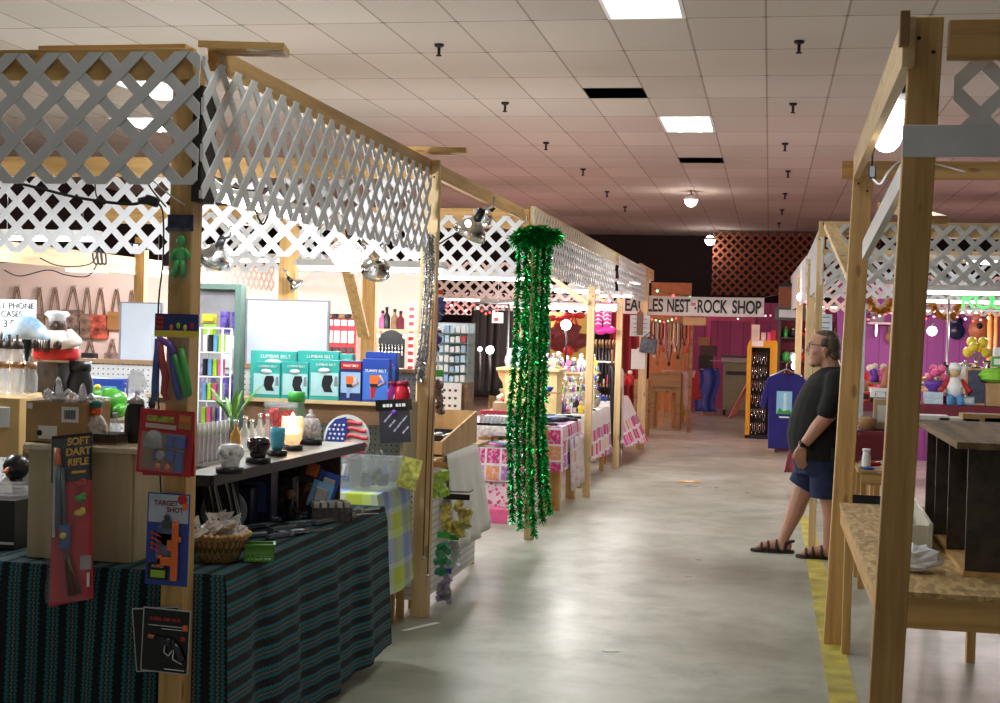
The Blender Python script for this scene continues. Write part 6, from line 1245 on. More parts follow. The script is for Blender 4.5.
# ---- second and third aisle tables with risers and trinkets
folding_table('table of trinkets under the white patched cloth', -3.03, -1.93, 14.95, 17.1, TC-.012, .05)
S('tablecloth', drape(-3.05, -1.915, 14.93, 17.12, TC-.01, {'r': (.50, .58), 'f': (.4, .4)}, .06, .02, 14), wpatch, 'white cloth with rows of pink patches on the trinket table', 'tablecloth')
folding_table('table at the aisle below the canes and pink boots', -3.2, -2.0, 17.9, 20.1, TC-.012, .05)
S('tablecloth', drape(-3.22, -1.985, 17.88, 20.12, TC-.01, {'r': (.55, .66), 'f': (.5, .5)}, .42, .02, 24), wpatch, 'white cloth with pink patches flaring out into the aisle', 'tablecloth')
for Yr, zr, lab in ((15.7, 1.02, 'low riser on the trinket table'), (16.5, 1.22, 'tall riser on the trinket table')):
    t = T('display_riser', lab, 'riser', (0, 0, 0)); O('board', M().box(-3.0, -1.97, Yr-.14, Yr+.14, zr-.02, zr), cream_wood, t)
    for xx in (-2.97, -2.03): O('support', M().box(xx-.02, xx+.02, Yr-.12, Yr+.12, TC, zr-.02), cream_wood, t)
BR = ['silver', 'white', 'clear', 'black', 'grey', 'silver', 'white', 'red', 'blue', 'green', 'purple', 'cream', 'gold', 'yellow', 'pink']
shelf_row(-2.95, -1.97, 15.15, TC, 13, .12, .2, 'in the front row of the trinket table', 'trinkets, front row', 1, cols__=BR)
shelf_row(-2.98, -1.97, 15.4, TC, 13, .16, .24, 'in the second row of the trinket table', 'trinkets, second row', 11, cols__=BR)
shelf_row(-2.98, -1.99, 15.7, 1.02, 13, .16, .26, 'on the low riser of the trinket table', 'trinkets, low riser', 2, cols__=BR)
shelf_row(-2.98, -1.99, 16.5, 1.22, 12, .18, .3, 'on the tall riser of the trinket table', 'trinkets, tall riser', 3, cols__=BR)
shelf_row(-2.6, -2.03, 18.0, TC, 5, .12, .2, 'at the near end of the cane table', 'trinkets on the cane table', 4, cols__=['blue', 'red', 'silver', 'white', 'black'])
shelf_row(-2.75, -2.03, 16.85, TC, 7, .2, .3, 'at the far end of the trinket table', 'trinkets at the far end', 5, cols__=BR)
# tiered wire stands of earrings
for k, (px, Y) in enumerate(((565, 15.05), (581, 15.3), (590, 15.9))):
    t = T('wire_stand', 'wire stand hung with glittering trinkets on the trinket table, %s from the aisle post' % ORD[2-k], 'stand', (xat(px, Y, 1.1), Y, TC+.001)); O('pole', M().cyl((0, 0, 0), (0, 0, .55), .008), steel, t); O('base', M().lathe([(.001, 0), (.08, 0), (.07, .012), (.001, .012)]), black, t)
    for q in range(4):
        z0 = .18+.11*q; O('ring', M().tube([(.09*math.cos(2*PI*j/12), .09*math.sin(2*PI*j/12), z0) for j in range(13)], .003, 5), steel, t)
        for j in range(8): a = 2*PI*j/8; S('charm', M().lathe([(.001, -.06), (.012, -.045), (.008, -.01), (.001, 0)], n=7), [silver, purple, silver, ltblue, white, steel, pink, lime][(j+q) % 8], 'tiny charm dangling on the wire stands of the trinket table', 'charm', (t.location.x+.09*math.cos(a), t.location.y+.09*math.sin(a), TC+z0-.002), group='charms on the wire stands')
# canes and umbrellas in a stand at the aisle
cr_ = T('cane_rack', 'rack holding dark walking canes beside the slim aisle post', 'rack', (xat(604, 18.4, 1), 18.4, 0)); O('base', M().box(-.25, .2, -.12, .12, TC, TC+.03), black, cr_); O('top_rail', M().box(-.25, .2, -.12, -.11, 1.3, 1.32).box(-.25, .2, .11, .12, 1.3, 1.32), steel, cr_)
for k in range(2): O('upright', M().box(-.25+.44*k, -.24+.44*k, -.01, .01, TC+.03, 1.3), steel, cr_)
c0 = None
for k in range(9):
    p = (xat(604, 18.4, 1)-.21+.045*k, 18.4+.05*(k % 2), TC+.032); lab = 'black walking cane in the cane rack, %s from the left' % ORD[k]
    if c0 is None: c0 = T('walking_cane', lab, 'cane', p, 0, 'canes in the rack'); O('shaft', M().cyl((0, 0, 0), (0, 0, .66), .014), black, c0); O('crook', M().tube([(0, 0, .66), (0, 0, .72), (0, -.03, .76), (0, -.07, .75), (0, -.08, .70)], .014), brownwood, c0)
    else: dup(c0, p, lab)
for k, (px, h, c) in enumerate(((617, 1.35, black), (620, 1.25, mat('grey_cloth', (.35, .33, .34), .8)), (623, 1.1, black), (625, 1.3, mat('pale_pink_cloth', (.6, .45, .45), .8)))):
    t = T('closed_umbrella', 'long closed umbrella standing at the table corner by the aisle, %s from the left' % ORD[k], 'umbrella', (xat(px, 18.0, .8), 17.6+.03*k, .25), 0, 'umbrellas at the table corner', rot=(0, -.03, 0)); O('canopy', M().tube([(0, 0, 0), (0, 0, .15), (0, 0, h-.35), (0, 0, h-.3)], [.008, .028, .034, .014]), c, t); O('handle', M().cyl((0, 0, h-.3), (0, 0, h-.12), .014), brownwood, t); O('ferrule', M().cyl((0, 0, -.245), (0, 0, 0), .007), steel, t)
# hot pink boots
for k, (px, y0, y1, lab) in enumerate(((599, 303, 334, 'left'), (608, 303, 333, 'right'))):
    Y = 17.2; xm = xat(px, Y, 2.0); z0 = zat(y1, xm, Y); h = zat(y0, xm, Y)-z0
    t = T('baby_boot', 'hot pink high boot with white zigzag laces hanging under the lattice, ' + lab, 'boot', (xm, Y, z0), .0, 'hot pink boots'); hp = mat('hot_pink_satin', (.62, .02, .22), .4, noise=.15)
    O('shaft', M().lathe([(.001, h*.12), (.05, h*.1), (.045, h*.3), (.055, h*.9), (.06, h), (.05, h), (.001, h*.9)], n=14), hp, t); O('foot', M().ball((.03, -.03, h*.1), (.085, .06, h*.12)), hp, t)
    m = M()
    for q in range(5): m.tube([(-.045, -.045, h*(.3+.13*q)), (0, -.062, h*(.36+.13*q)), (.045, -.045, h*(.3+.13*q))], .006, 5)
    O('lace', m, white, t); O('hang_loop', M().cyl((0, 0, h*.95), (0, 0, h+.12), .004), white, t)
# dark garments, sign, tan bundle, bows in the stall behind the tinsel
t = T('garment_rail', 'rail of black garments in the dark stall left of the tinsel', 'rail', (0, 0, 0)); Yg = 16.9; Xa, Xb = cols(474, 508, Yg, 1.6); O('bar', M().cyl((Xa, Yg, 2.02), (Xb, Yg, 2.02), .016), steel, t)
for xx in (Xa, Xb): O('upright', M().cyl((xx, Yg, 0), (xx, Yg, 2.02), .016), steel, t); O('foot', M().box(xx-.02, xx+.02, Yg-.25, Yg+.25, 0, .03), steel, t)
for k in range(4):
    xx = Xa+.08+.1*k; tt = T('black_garment', 'black garment on the rail left of the tinsel, %s from the left' % ORD[k], 'garment', (xx, Yg, 0), .6, 'garments on the rail'); O('cloth', M().sheet(lambda u, v: (.2*(u-.5)*(1+.3*v), .03*math.sin(u*14+k), 1.93-1.05*v), 10, 8).sheet(lambda u, v: (.2*(u-.5)*(1+.3*v), .05+.03*math.sin(u*14+k), 1.93-1.05*v), 10, 8), mat('black_garment_cloth', (.016, .009, .007), .9), tt, solid=.01); O('hanger', M().tube([(-.1, .02, 1.92), (0, .02, 1.96), (.1, .02, 1.92)], .006).tube([(0, .02, 1.96), (0, .02, 2.03)], .004), steel, tt)
xm = xat(498, 15.6, 2); t = T('paper_sign', 'small white sign with a red mark hanging left of the green tinsel', 'sign', (xm, 15.6, zat(323, xm, 15.6))); O('sheet', M().box(-.065, .065, 0, .004, 0, .12), paper, t); O('red_print', M().box(-.04, .01, -.002, 0, .02, .06), red, t); O('string', M().cyl((0, .002, .12), (0, .002, .6), .002, n=5), white, t)
t = T('wall_shelf', 'brown shelf holding a tan bundle behind the green tinsel', 'shelf', (0, 0, 0)); Ys = 17.32; Xa, Xb = cols(494, 548, Ys, 1.6); zs = zat(338, Xa, Ys); O('board', M().box(Xa, Xb, Ys-.15, Ys+.2, zs-.025, zs), brownwood, t); O('back_panel', M().box(Xa, Xb, Ys+.2, Ys+.215, 0, zs+.25), mat('charcoal_panel', (.05, .055, .05), .7), t); O('side_panel', M().box(Xa-.02, Xa, Ys-.15, Ys+.2, 0, zs+.25), pine['z'], t)
tan = mat('tan_cloth', (.46, .33, .21), .85, nscale=6)
S('wrapped_bundle', M().lathe([(.001, 0), (.12, 0), (.13, .06), (.07, .16), (.03, .24), (.001, .26)], n=10), tan, 'tan cone shaped cloth bundle on the brown shelf', 'bundle', (xat(516, Ys, 1.7), Ys-.02, zs+.001)); S('wrapped_bundle', crumple(.09, .07, .1, 61, 10, .15), tan, 'low tan lump left of the cone shaped bundle', 'bundle', (xat(507, Ys, 1.7), Ys, zs+.001))
Yb_ = 20.25; Xa, Xb = cols(530, 592, Yb_, 1.8); t = T('yellow_screen', 'yellow panel behind the red bows', 'panel', (Xa, Yb_, 0)); O('board', M().box(0, Xb-Xa, 0, .02, 0, zat(312, Xa, Yb_)), mat('mustard_paint', (.55, .40, .08), .6), t); O('rail', M().box(0, Xb-Xa, -.02, 0, 1.0, 1.06), pine['x'], t)
for k, (px, py, s_) in enumerate(((558, 320, .17), (574, 317, .16), (566, 336, .22))):
    Y = 20.15; p = at(px, py, Y); c = mat('red_ribbon', (.50, .015, .02), .5) if k < 2 else mat('dark_red_ribbon', (.14, .015, .015), .6); t = T('ribbon_bow', ('large red bow on the yellow panel, left', 'large red bow on the yellow panel, right', 'dark red wreath below the two red bows')[k], 'bow', p)
    if k < 2:
        for q in (-1, 1): O('loop', M().ball((q*s_*.55, 0, s_*.15), (s_*.5, .04, s_*.3)), c, t); O('tail', M().prism([(0, 0), (q*s_*.15, 0), (q*s_*.55, -s_*1.0), (q*s_*.25, -s_*1.0)], -.01, .01), c, t)
        O('knot', M().ball((0, -.02, .02), s_*.2), c, t)
    else: O('foliage', crumple(.30, .07, .50, 17, 12, .3), c, t, (0, 0, -.25)); O('bow_knot', M().ball((.05, -.08, -s_), .08), red, t)
# ================================================================== FAR LEFT STALL: BANNER, ROCK SHOP TABLES, BACK OF THE HALL
YB_ = 21.0; xa, xb = cols(622, 764, YB_, 2.1); z1 = zat(294.5, xa, YB_); z0 = zat(313.5, xa, YB_); z1b = zat(298, xb, YB_); z0b = zat(317, xb, YB_)
t = T('shop_banner', 'long white banner lettered EAGLES NEST ROCK SHOP hung across the aisle end', 'banner', (xa, YB_, z0)); W = xb-xa; H = z1-z0; ang = math.atan2(z0b-z0, W)
O('cloth', M().sheet(lambda u, v: (W*u, .01*math.sin(u*9), H*v+(z0b-z0)*u-.012*math.sin(PI*u)), 30, 2), mat('banner_cloth', (.70, .68, .66), .8, noise=.04), t, solid=.004)
def btxt(s_, pa, pb, size):
    a, b = xat(pa, YB_, 2.1)-xa, xat(pb, YB_, 2.1)-xa; o = text(s_, size, ink, t, ((a+b)/2, -.022, H*.47+(z0b-z0)*(a+b)/2/W-.008), (PI/2, -ang, 0), ext=.001, bold=.006)
    d = max(v.co.x for v in o.data.vertices)-min(v.co.x for v in o.data.vertices); o.scale = ((b-a)/d, 1, 1)
btxt('EAGLES', 625, 663, .27); btxt('NEST', 667, 690, .27); btxt('-', 694.5, 696.5, .27); btxt('ROCK', 697, 727, .27); btxt('SHOP', 732, 761, .27)
mk = xat(693, YB_, 2.1)-xa; O('small_emblem', M().box(mk-.03, mk+.04, -.016, -.013, H*.50, H*.66), mat('faded_red_print', (.5, .15, .15), .6), t)
O('hanging_cord', M().cyl((0, 0, H), (-.1, .0, H+.35), .004, n=5).cyl((W, 0, H+(z0b-z0)), (W+.55, 0, H+.15), .004, n=5), bead, t)
xa2, xb2 = cols(683, 706, 21.05, 2); z1 = zat(317, xa2, 21.1); t = T('cardboard_sign', 'brown card sign hanging under the middle of the banner', 'sign', (xa2, 21.1, z1-.12)); O('board', M().box(0, xb2-xa2, 0, .006, 0, .12), card, t); O('string', M().cyl((.02, .003, .12), (.02, .003, .2), .003, n=5).cyl((xb2-xa2-.02, .003, .12), (xb2-xa2-.02, .003, .2), .003, n=5), white, t)
def sheet_sign(a, b, y0, y1, Y, lab, m_=paper, lines=0, tx=None):
    x0, x1 = cols(a, b, Y, 1.8); z0 = zat(y1, x0, Y); h = zat(y0, x0, Y)-z0; t = T('paper_sign', lab, 'sign', (x0, Y, z0)); w = x1-x0; O('sheet', M().box(0, w, 0, .004, 0, h), m_, t); m = M()
    for k in range(lines): q = h*(.82-.62*k/max(1, lines-1)); m.box(w*.15, w*.85, -.002, 0, q-.006, q+.006)
    if lines: O('printed_lines', m, mat('grey_print', (.2, .2, .22), .6), t)
    if tx: text(tx, w*.2, ink, t, (w/2, -.002, h*.6), ext=.0006)
    O('tape_tab', M().box(w*.4, w*.6, -.001, .006, h, h+.02), white, t); return t
sheet_sign(630, 650, 315, 336, 20.46, 'white notice sheet on the post before the banner', mat('pale_grey_paper', (.55, .58, .55), .7), 4)
sheet_sign(632, 646, 349, 369, 20.46, 'lower white sheet on the post before the banner')
xm = xat(640, 20.42, 1.9); z0 = zat(335, xm, 20.42); t = T('wooden_plaque', 'narrow dark wooden plaque on the post before the banner', 'plaque', (xm, 20.42, z0)); h = zat(309, xm, 20.42)-z0; O('board', M().prism([(-.045, 0), (.045, 0), (.045, h*.85), (.02, h*.9), (0, h), (-.02, h*.9), (-.045, h*.85)], 0, .02), mat('chestnut_wood', (.16, .06, .03), .5), t); O('knob', M().ball((0, -.02, h*.5), .014), mat('copper_cap', (.6, .35, .2), .3, .6), t)
xm = xat(648, 20.4, 1.8); z0 = zat(353, xm, 20.4); t = T('picture_bag', 'dark bag with silvery pattern hanging right of the banner post', 'bag', (xm, 20.4, z0), rot=(0, .12, 0)); h = zat(338, xm, 20.4)-z0; O('body', M().box(-.12, .12, -.03, .03, 0, h), mat('dark_silver_print', (.05, .05, .07), .4, noise=.9, nscale=20), t, bev=.01); O('strap', M().tube([(-.08, 0, h), (0, 0, h+.1), (.08, 0, h)], .008), dark, t)
# rock shop tables
RT = wood('honey_wood', (.24, .14, .05), (.40, .26, .11), 'x')
def bin_table(px0, px1, y0, z, zh, lab, dep=.9):
    x0, x1 = cols(px0, px1, y0, .9); t = T('bin_table', lab, 'table', (x0, y0, 0)); w = x1-x0
    O('front_panel', M().box(0, w, 0, .025, z, zh), RT, t); O('back_panel', M().box(0, w, dep-.025, dep, z, zh), RT, t); O('side_panel', M().box(0, .025, .025, dep-.025, z, zh), RT, t); O('side_panel', M().box(w-.025, w, .025, dep-.025, z, zh), RT, t); O('floor_panel', M().box(.025, w-.025, .025, dep-.025, z, z+.02), RT, t); O('apron', M().box(.03, w-.03, .04, .06, z-.1, z-.002), RT, t)
    for xx in (.0, w-.09):
        for yy in (.03, dep-.12): O('leg', M().box(xx, xx+.09, yy, yy+.09, 0, z-.001), RT, t)
    return t, x0, x1
t, xA, xB = bin_table(650, 681, 25.0, .76, .99, 'long wooden bin table of the rock shop facing the aisle end', .48)
shelf_row(xA+.05, xB-.05, 25.13, .785, 6, .2, .34, 'in the long bin table of the rock shop', 'rock shop goods', 8, ['bowl', 'box', 'vase'], ['brown', 'cream', 'grey', 'amber', 'black'])
shelf_row(xA+.05, xB-.05, 25.36, .785, 6, .3, .5, 'at the rear of the rock shop bin table', 'rock shop rear goods', 9, ['figurine', 'box', 'vase', 'frame'], ['brown', 'white', 'grey', 'amber', 'black', 'clear', 'cream'])
t, xA2, xB2 = bin_table(634, 648, 22.6, .7, .95, 'smaller wooden bin table beside the banner post', .6)
shelf_row(xA2+.02, xB2-.02, 22.9, .725, 3, .2, .3, 'in the smaller bin table by the banner post', 'small bin goods', 10, ['bowl', 'box'], ['brown', 'cream', 'grey'])
for k, (a, b, Y, c, zt_, zb_, lab) in enumerate(((677, 685, 25.5, mat('yellow_green_cloth', (.45, .42, .08), .85), .97, .22, 'yellow green cloth hanging at the end of the bin table'), (682, 690, 26.3, mat('white_pink_cloth', (.72, .58, .56), .85), 1.02, .3, 'whitish cloth hanging beside the yellow green one'), (689, 702, 27.2, mat('bright_red_cloth', (.50, .05, .05), .85), 1.0, .45, 'red cloth flaring at the far left table end'))):
    x0, x1 = cols(a, b, Y, .6); S('cloth_skirt', M().sheet(lambda u, v: (x0+(x1-x0)*u*(.5+.5*v)+.02*math.sin(u*9+v*3), Y+.35*u, zt_-(zt_-zb_)*v), 12, 8).sheet(lambda u, v: (x0-.4*u, Y+.35*v, zt_), 3, 3), c, lab, 'cloth', solid=.006)
    folding_table('table under the %s' % ('yellow green cloth', 'whitish cloth', 'red cloth')[k], x0-.42, x0-.01, Y+.02, Y+.34, zt_-.006)
S('cloth_collar', M().sheet(lambda u, v: (xat(689, 27.2, .9)+.11*u, 27.16+.3*u, 1.01-.14*v), 6, 3), white, 'white band over the top of the red cloth', 'cloth', solid=.006)
# necklace rail
t = T('necklace_rail', 'wooden rail in the rock shop hung with necklaces and pouches', 'rail', (0, 0, 0)); Yn = 24.4; xa, xb = cols(646, 692, Yn, 2); zr = zat(324, xa, Yn); O('bar', M().box(xa, xb, Yn, Yn+.04, zr, zr+.05), brownwood, t)
for xx in (xa, xb): O('upright', M().box(xx-.03, xx+.03, Yn, Yn+.05, 0, zr+.05), brownwood, t)
NC = [red, black, PAL['cream'], brownwood, black, red, PAL['grey'], black, amber, PAL['cream'], black, brownwood, black, red]
for k in range(14):
    xx = xa+.07+(xb-xa-.14)*k/13; L = .35+.12*((k*5) % 4); S('necklace', M().tube([(-.03, -.012, 0), (-.035, -.03, -L*.7), (0, -.03, -L), (.035, -.03, -L*.7), (.03, -.012, 0)], .014, 6).ball((0, -.03, -L), (.03, .015, .04)), NC[k], 'beaded necklace on the rock shop rail, %s from the left' % ORD[k], 'necklace', (xx, Yn, zr+.03), group='necklaces on the rail')
shelf_row(xat(600, 21.9, 1.2), xat(633, 21.9, 1.2), 21.9, .88, 5, .2, .34, 'on the stall table left of the banner post', 'goods left of the banner post', 12, ['figurine', 'jar', 'frame', 'bottle'], ['red', 'black', 'brown', 'amber', 'pink'])
folding_table('dark stall table left of the banner post', -3.6, -2.3, 21.6, 22.3, .88)
S('red_drape', M().sheet(lambda u, v: (xat(610, 23.6, 1.8)+(xat(640, 23.6, 1.8)-xat(610, 23.6, 1.8))*u, 23.6+.04*math.sin(u*25), 2.05-1.9*v), 40, 6), mat('deep_red_cloth', (.22, .015, .02), .85), 'deep red drape hanging behind the banner post', 'drape', solid=.006)
# back of the hall: machine, tarp, boxes
x0, x1 = cols(721, 752, 30.2, .8); zt = zat(355, x0, 30.2); w = x1-x0
t = T('copy_machine', 'grey green office machine standing before the pink wall', 'machine', (x0, 30.2, 0)); gg = mat('grey_green_enamel', (.20, .22, .13), .5)
O('cabinet', M().box(.04, w-.06, 0, .5, .12, zt-.16), gg, t, bev=.01); O('scanner_body', M().box(0, w, -.03, .55, zt-.155, zt-.05), mat('grey_paint', (.32, .33, .31), .6), t, bev=.01); O('lid', M().box(0, w*.95, 0, .5, zt-.045, zt), mat('dark_grey_lid', (.08, .085, .08), .5), t, bev=.01); O('paper_slot', M().box(.1, w-.12, -.01, .0, zt-.42, zt-.34), black, t); O('side_tray', M().box(-.25, -.003, .1, .4, zt-.14, zt-.12), mat('grey_paint', (.32, .33, .31), .6), t)
for xx in (.08, w-.1): O('foot', M().box(xx-.03, xx+.03, .05, .45, 0, .118), black, t)
x0, x1 = cols(698, 718, 30.4, .6); zt = zat(368, x0, 30.4)
S('tarpaulin', M().sheet(lambda u, v: (x0+(x1-x0)*u+.05*math.sin(v*6), 30.3-.3*v+.05*math.sin(u*9), zt-(zt-.08)*v), 14, 10).sheet(lambda u, v: (x0+(x1-x0)*u, 30.3+.5*v, zt), 4, 4), mat('blue_tarp', (.02, .05, .28), .4, nscale=4), 'blue tarpaulin thrown over a table before the orange wall', 'tarpaulin', solid=.006)
folding_table('table under the blue tarpaulin', x0+.04, x1-.04, 30.32, 30.8, zt-.006)
for k, (a, b, y1, y0, c) in enumerate(((699, 713, 368, 356, black), (700, 716, 356, 346, dkwood), (698, 710, 346, 338, brownwood))):
    xa, xb = cols(a, b, 30.55, 1.2); box_item(((xa+xb)/2, 30.55, zt+.007 if k == 0 else zt+.007+(.262, .482)[k-1]), xb-xa, .3, (.26, .218, .17)[k], c, '%s box stacked over the blue tarpaulin' % ('lowest black', 'middle dark', 'topmost brown')[k], group='boxes over the tarpaulin')
# ---- yellow display case, table cloth left of it, boxes above it
x0, x1 = cols(746, 777, 23.6, .8); zt = zat(340, x0, 23.6); w = x1-x0; yc = mat('yellow_enamel', (.72, .36, .01), .4)
t = T('display_case', 'tall yellow case with a black panel of silver chains', 'display case', (x0, 23.6, 0))
O('side_panel', M().box(0, .075, 0, .4, .0, zt-.12), yc, t, bev=.006); O('side_panel', M().box(w-.13, w, 0, .4, .0, zt-.12), yc, t, bev=.006); O('top', M().prism([(-.01, zt-.12), (w+.01, zt-.12), (w-.03, zt), (.04, zt)], 0, .4), yc, t); O('back_panel', M().box(.075, w-.13, .12, .14, .06, zt-.12), mat('black_velvet', (.008, .008, .009), .9, noise=0), t); O('base', M().box(.0, w, .0, .4, 0, .06), black, t)
O('name_sheet', M().box(.07, .26, -.008, -.002, zt-.1, zt-.005), paper, t)
rr = random.Random(6)
for i in range(4):
    for j in range(6):
        L = .12+.08*rr.random(); X = .11+.075*i*(w-.25)/.3; Z = zt-.2-.235*j; S('silver_chain', M().tube([(-.015, 0, 0), (-.02, -.005, -L*.7), (0, -.008, -L), (.02, -.005, -L*.7), (.015, 0, 0)], .005, 5).ball((0, -.008, -L), (.012, .006, .018), 6, 5), silver, 'silver chain in the yellow case, %s row down, %s from the left' % (ORD[j], ORD[i]), 'chain', (x0+X, 23.71, Z), group='chains in the yellow case')
xx = x0
for k, (a, b, h, c) in enumerate(((751, 760, .26, PAL['cream']), (761, 766, .13, PAL['cream']), (767, 771, .14, pink), (771, 776, .17, red))):
    xa, xb = cols(a, b, 23.75, 1.7); box_item(((xa+xb)/2, 23.8, zt+.001), (xb-xa)*.9, .1, h, c, 'small carton on top of the yellow case, %s from the left' % ORD[k], group='cartons on the yellow case')
xa, xb = cols(729, 747, 24.4, .5); S('tablecloth', M().sheet(lambda u, v: (xb-(xb-xa)*v*(1-.3*u)-.02*math.sin(u*12), 24.3+.9*u, .90-.62*v), 12, 8, lambda u, v: (v, u)).sheet(lambda u, v: (xb+.4*u, 24.3+.9*v, .90), 3, 3, lambda u, v: (0, u)), mat('red_white_cloth', (.55, .20, .15), .85, noise=.5, nscale=3), 'red and white cloth flaring left of the yellow case', 'tablecloth', solid=.006)
folding_table('table under the red and white cloth', xb+.01, xb+.4, 24.32, 25.18, .893)
# ================================================================== RIGHT HAND STALLS
g = G('strand_board'); x, y, z = g.coord(); vo = g.N.new('ShaderNodeTexVoronoi'); vo.inputs['Scale'].default_value = 52
g.L.new(g.vecof(x, g.math('MULTIPLY', y, .3), z), vo.inputs['Vector']); bw_ = g.N.new('ShaderNodeRGBToBW'); g.L.new(vo.outputs['Color'], bw_.inputs[0])
c = g.ramp(bw_.outputs[0], [(.2, (.34, .21, .075)), (.5, (.46, .30, .12)), (.8, (.57, .40, .18))]); c = g.mix(g.ramp(g.noise(5, None, 4), [(.58, (0, 0, 0)), (.72, (.7, .7, .7))]), c, (.10, .08, .05)); osb = g.fin(c, .75)
RTZ = .80; t = T('work_table', 'rough strand board table at the right beside the bare posts', 'table', (.76, 6.45, 0))
O('tabletop', M().box(-.36, .40, -1.36, 1.32, RTZ-.018, RTZ), osb, t); O('apron', M().box(-.35, .40, -1.35, -1.312, RTZ-.13, RTZ-.019), pine['x'], t); O('apron', M().box(-.355, -.33, -1.31, 1.31, RTZ-.11, RTZ-.019), pine['y'], t); O('apron', M().box(-.35, .40, 1.28, 1.31, RTZ-.11, RTZ-.019), pine['x'], t)
for xx, yy in ((-.31, -1.28), (-.31, 1.24), (.33, 1.24), (.33, -1.28)): O('leg', M().box(xx-.022, xx+.022, yy-.03, yy+.03, 0, RTZ-.019), pine['z'], t)
t = T('open_cabinet', 'dark open shelf cabinet with a weathered top lying on the strand board table', 'cabinet', (.0, 0, RTZ+.001)); ch = .485
O('top', M().box(.70, 1.15, 5.44, 6.95, ch, ch+.025), wood('weathered_board', (.045, .03, .012), (.20, .125, .05), 'y', .8, .8), t); O('base', M().box(.745, 1.15, 5.5, 6.9, 0, .02), pine['y'], t)
for yy in (5.5, 6.05, 6.5, 6.88): O('divider', M().box(.75, 1.14, yy, yy+.018, .021, ch-.001), dkwood, t)
O('back_panel', M().box(1.142, 1.15, 5.5, 6.9, .021, ch-.001), dkwood, t)
t = T('planter_trough', 'cream painted trough with a chamfered end on the strand board table', 'trough', (.625, 6.05, RTZ+.001), -.03); cp = mat('cream_gloss_paint', (.62, .60, .50), .45)
O('end_panel', M().prism([(-.06, 0), (.05, 0), (.05, .115), (-.03, .115), (-.06, .085)], 0, .015), cp, t); O('side_panel', M().box(.051, .066, -.01, .95, 0, .125), cp, t); O('side_panel', M().box(-.06, -.046, .016, .95, 0, .08), cp, t); O('floor_panel', M().box(-.045, .05, .016, .95, 0, .012), cp, t); O('end_panel', M().prism([(-.06, 0), (.05, 0), (.05, .115), (-.03, .115), (-.06, .085)], .951, .965), cp, t)
S('plastic_bag', crumple(.10, .08, .12, 91, 12, .3), mat('thin_white_bag', (.88, .88, .9), .35, alpha=.85, noise=.05), 'crumpled white plastic bag on the strand board table', 'plastic bag', (xat(912, 5.55, .85), 5.55, RTZ+.001))
# ---- maroon counter of knick knacks
MZ = 1.055; MY = 14.75
folding_table('long counter table under the maroon cloth', .98, 4.2, MY, MY+.75, MZ-.012, .05)
S('tablecloth', drape(.97, 4.22, MY-.02, MY+.77, MZ-.010, {'f': (.24, .24), 'l': (.5, .5)}, .05, .015, 41, 9), maroon, 'maroon cloth over the long counter of knick knacks', 'tablecloth')
t = T('display_riser', 'low riser at the back of the maroon counter', 'riser', (0, 0, 0)); O('board', M().box(1.0, 4.1, MY+.45, MY+.72, MZ+.17, MZ+.19), brownwood, t)
for xx in (1.02, 2.5, 4.06): O('support', M().box(xx-.02, xx+.02, MY+.46, MY+.71, MZ, MZ+.17), brownwood, t)
X = lambda px, Y=MY+.12, z=1.1: xat(px, Y, z)
t = T('cash_box', 'white box with a clasp on a black case at the left of the maroon counter', 'box', ((X(870)+X(890))/2, MY+.14, MZ)); w = (X(890)-X(870))/2; O('case', M().box(-w, w, -.1, .1, 0, .045), black, t); O('body', M().box(-w, w, -.1, .1, .046, .14), white, t, bev=.008); O('clasp', M().tube([(-w*.5, -.105, .07), (-w*.5, -.115, .11), (w*.5, -.115, .11), (w*.5, -.105, .07)], .006), steel, t)
box_item((X(864), MY+.16, MZ), .13, .1, .10, mat('red_orange', (.7, .06, .02), .4), 'small red orange carton left of the clasped white box', front=black)
for k in range(2): box_item((X(933), MY+.13, MZ+.062*k), X(943)-X(925), .18, .06, mat('ice_blue_box', (.55, .68, .78), .4), 'flat pale box beside the front right post, %s of the pair' % ('lower' if not k else 'upper'), group='flat pale boxes')
box_item((X(966), MY+.16, MZ), X(974)-X(958), .16, .085, mat('steel_blue_box', (.32, .42, .55), .4), 'flat steel blue carton in the middle of the maroon counter', front=paper)
box_item((X(994), MY+.12, MZ), X(1004)-X(986), .2, .23, card, 'brown carton under the lime bag at the right edge')
S('lime_bag', crumple(.17, .12, .18, 95, 12, .12), mat('lime_cloth', (.25, .60, .05), .7), 'lime green bag slumped on the brown carton', 'bag', (X(995), MY+.12, MZ+.232))
t = box_item((X(997), MY+.12, MZ+.40), .14, .1, .10, green, 'green and white carton on the lime bag', front=white)
box_item((X(999), MY+.18, MZ+.505), .12, .1, .09, white, 'white carton atop the green one at the right edge')
p = (X(978), MY+.14, MZ); t = T('framed_picture', 'upright wooden frame with a dark blue figure panel beside the brown carton', 'picture', p, 0, None, rot=(-.12, 0, 0)); w = .12; O('frame', M().box(-w, w, 0, .02, 0, .02).box(-w, w, 0, .02, .36, .38).box(-w, -w+.02, 0, .02, .02, .36).box(w-.02, w, 0, .02, .02, .36), pine['z'], t); O('picture', M().box(-w+.02, w-.02, .006, .014, .02, .36), mat('dark_blue_picture', (.02, .02, .08), .4, noise=.9, nscale=12), t); O('strut', M().bar((0, .02, .25), (0, .14, .02), .03, .006), black, t)
t = T('wooden_boot', 'brown carved boot shaped stand on the maroon counter left of the front post', 'carving', (X(882), MY+.3, MZ)); O('shaft', M().tube([(.04, 0, .06), (.07, 0, .22), (.1, 0, .38)], [.075, .06, .05]), mat('orange_brown_wood', (.30, .11, .03), .5), t); O('foot', M().ball((-.03, 0, .05), (.13, .06, .05)), mat('orange_brown_wood', (.30, .11, .03), .5), t)
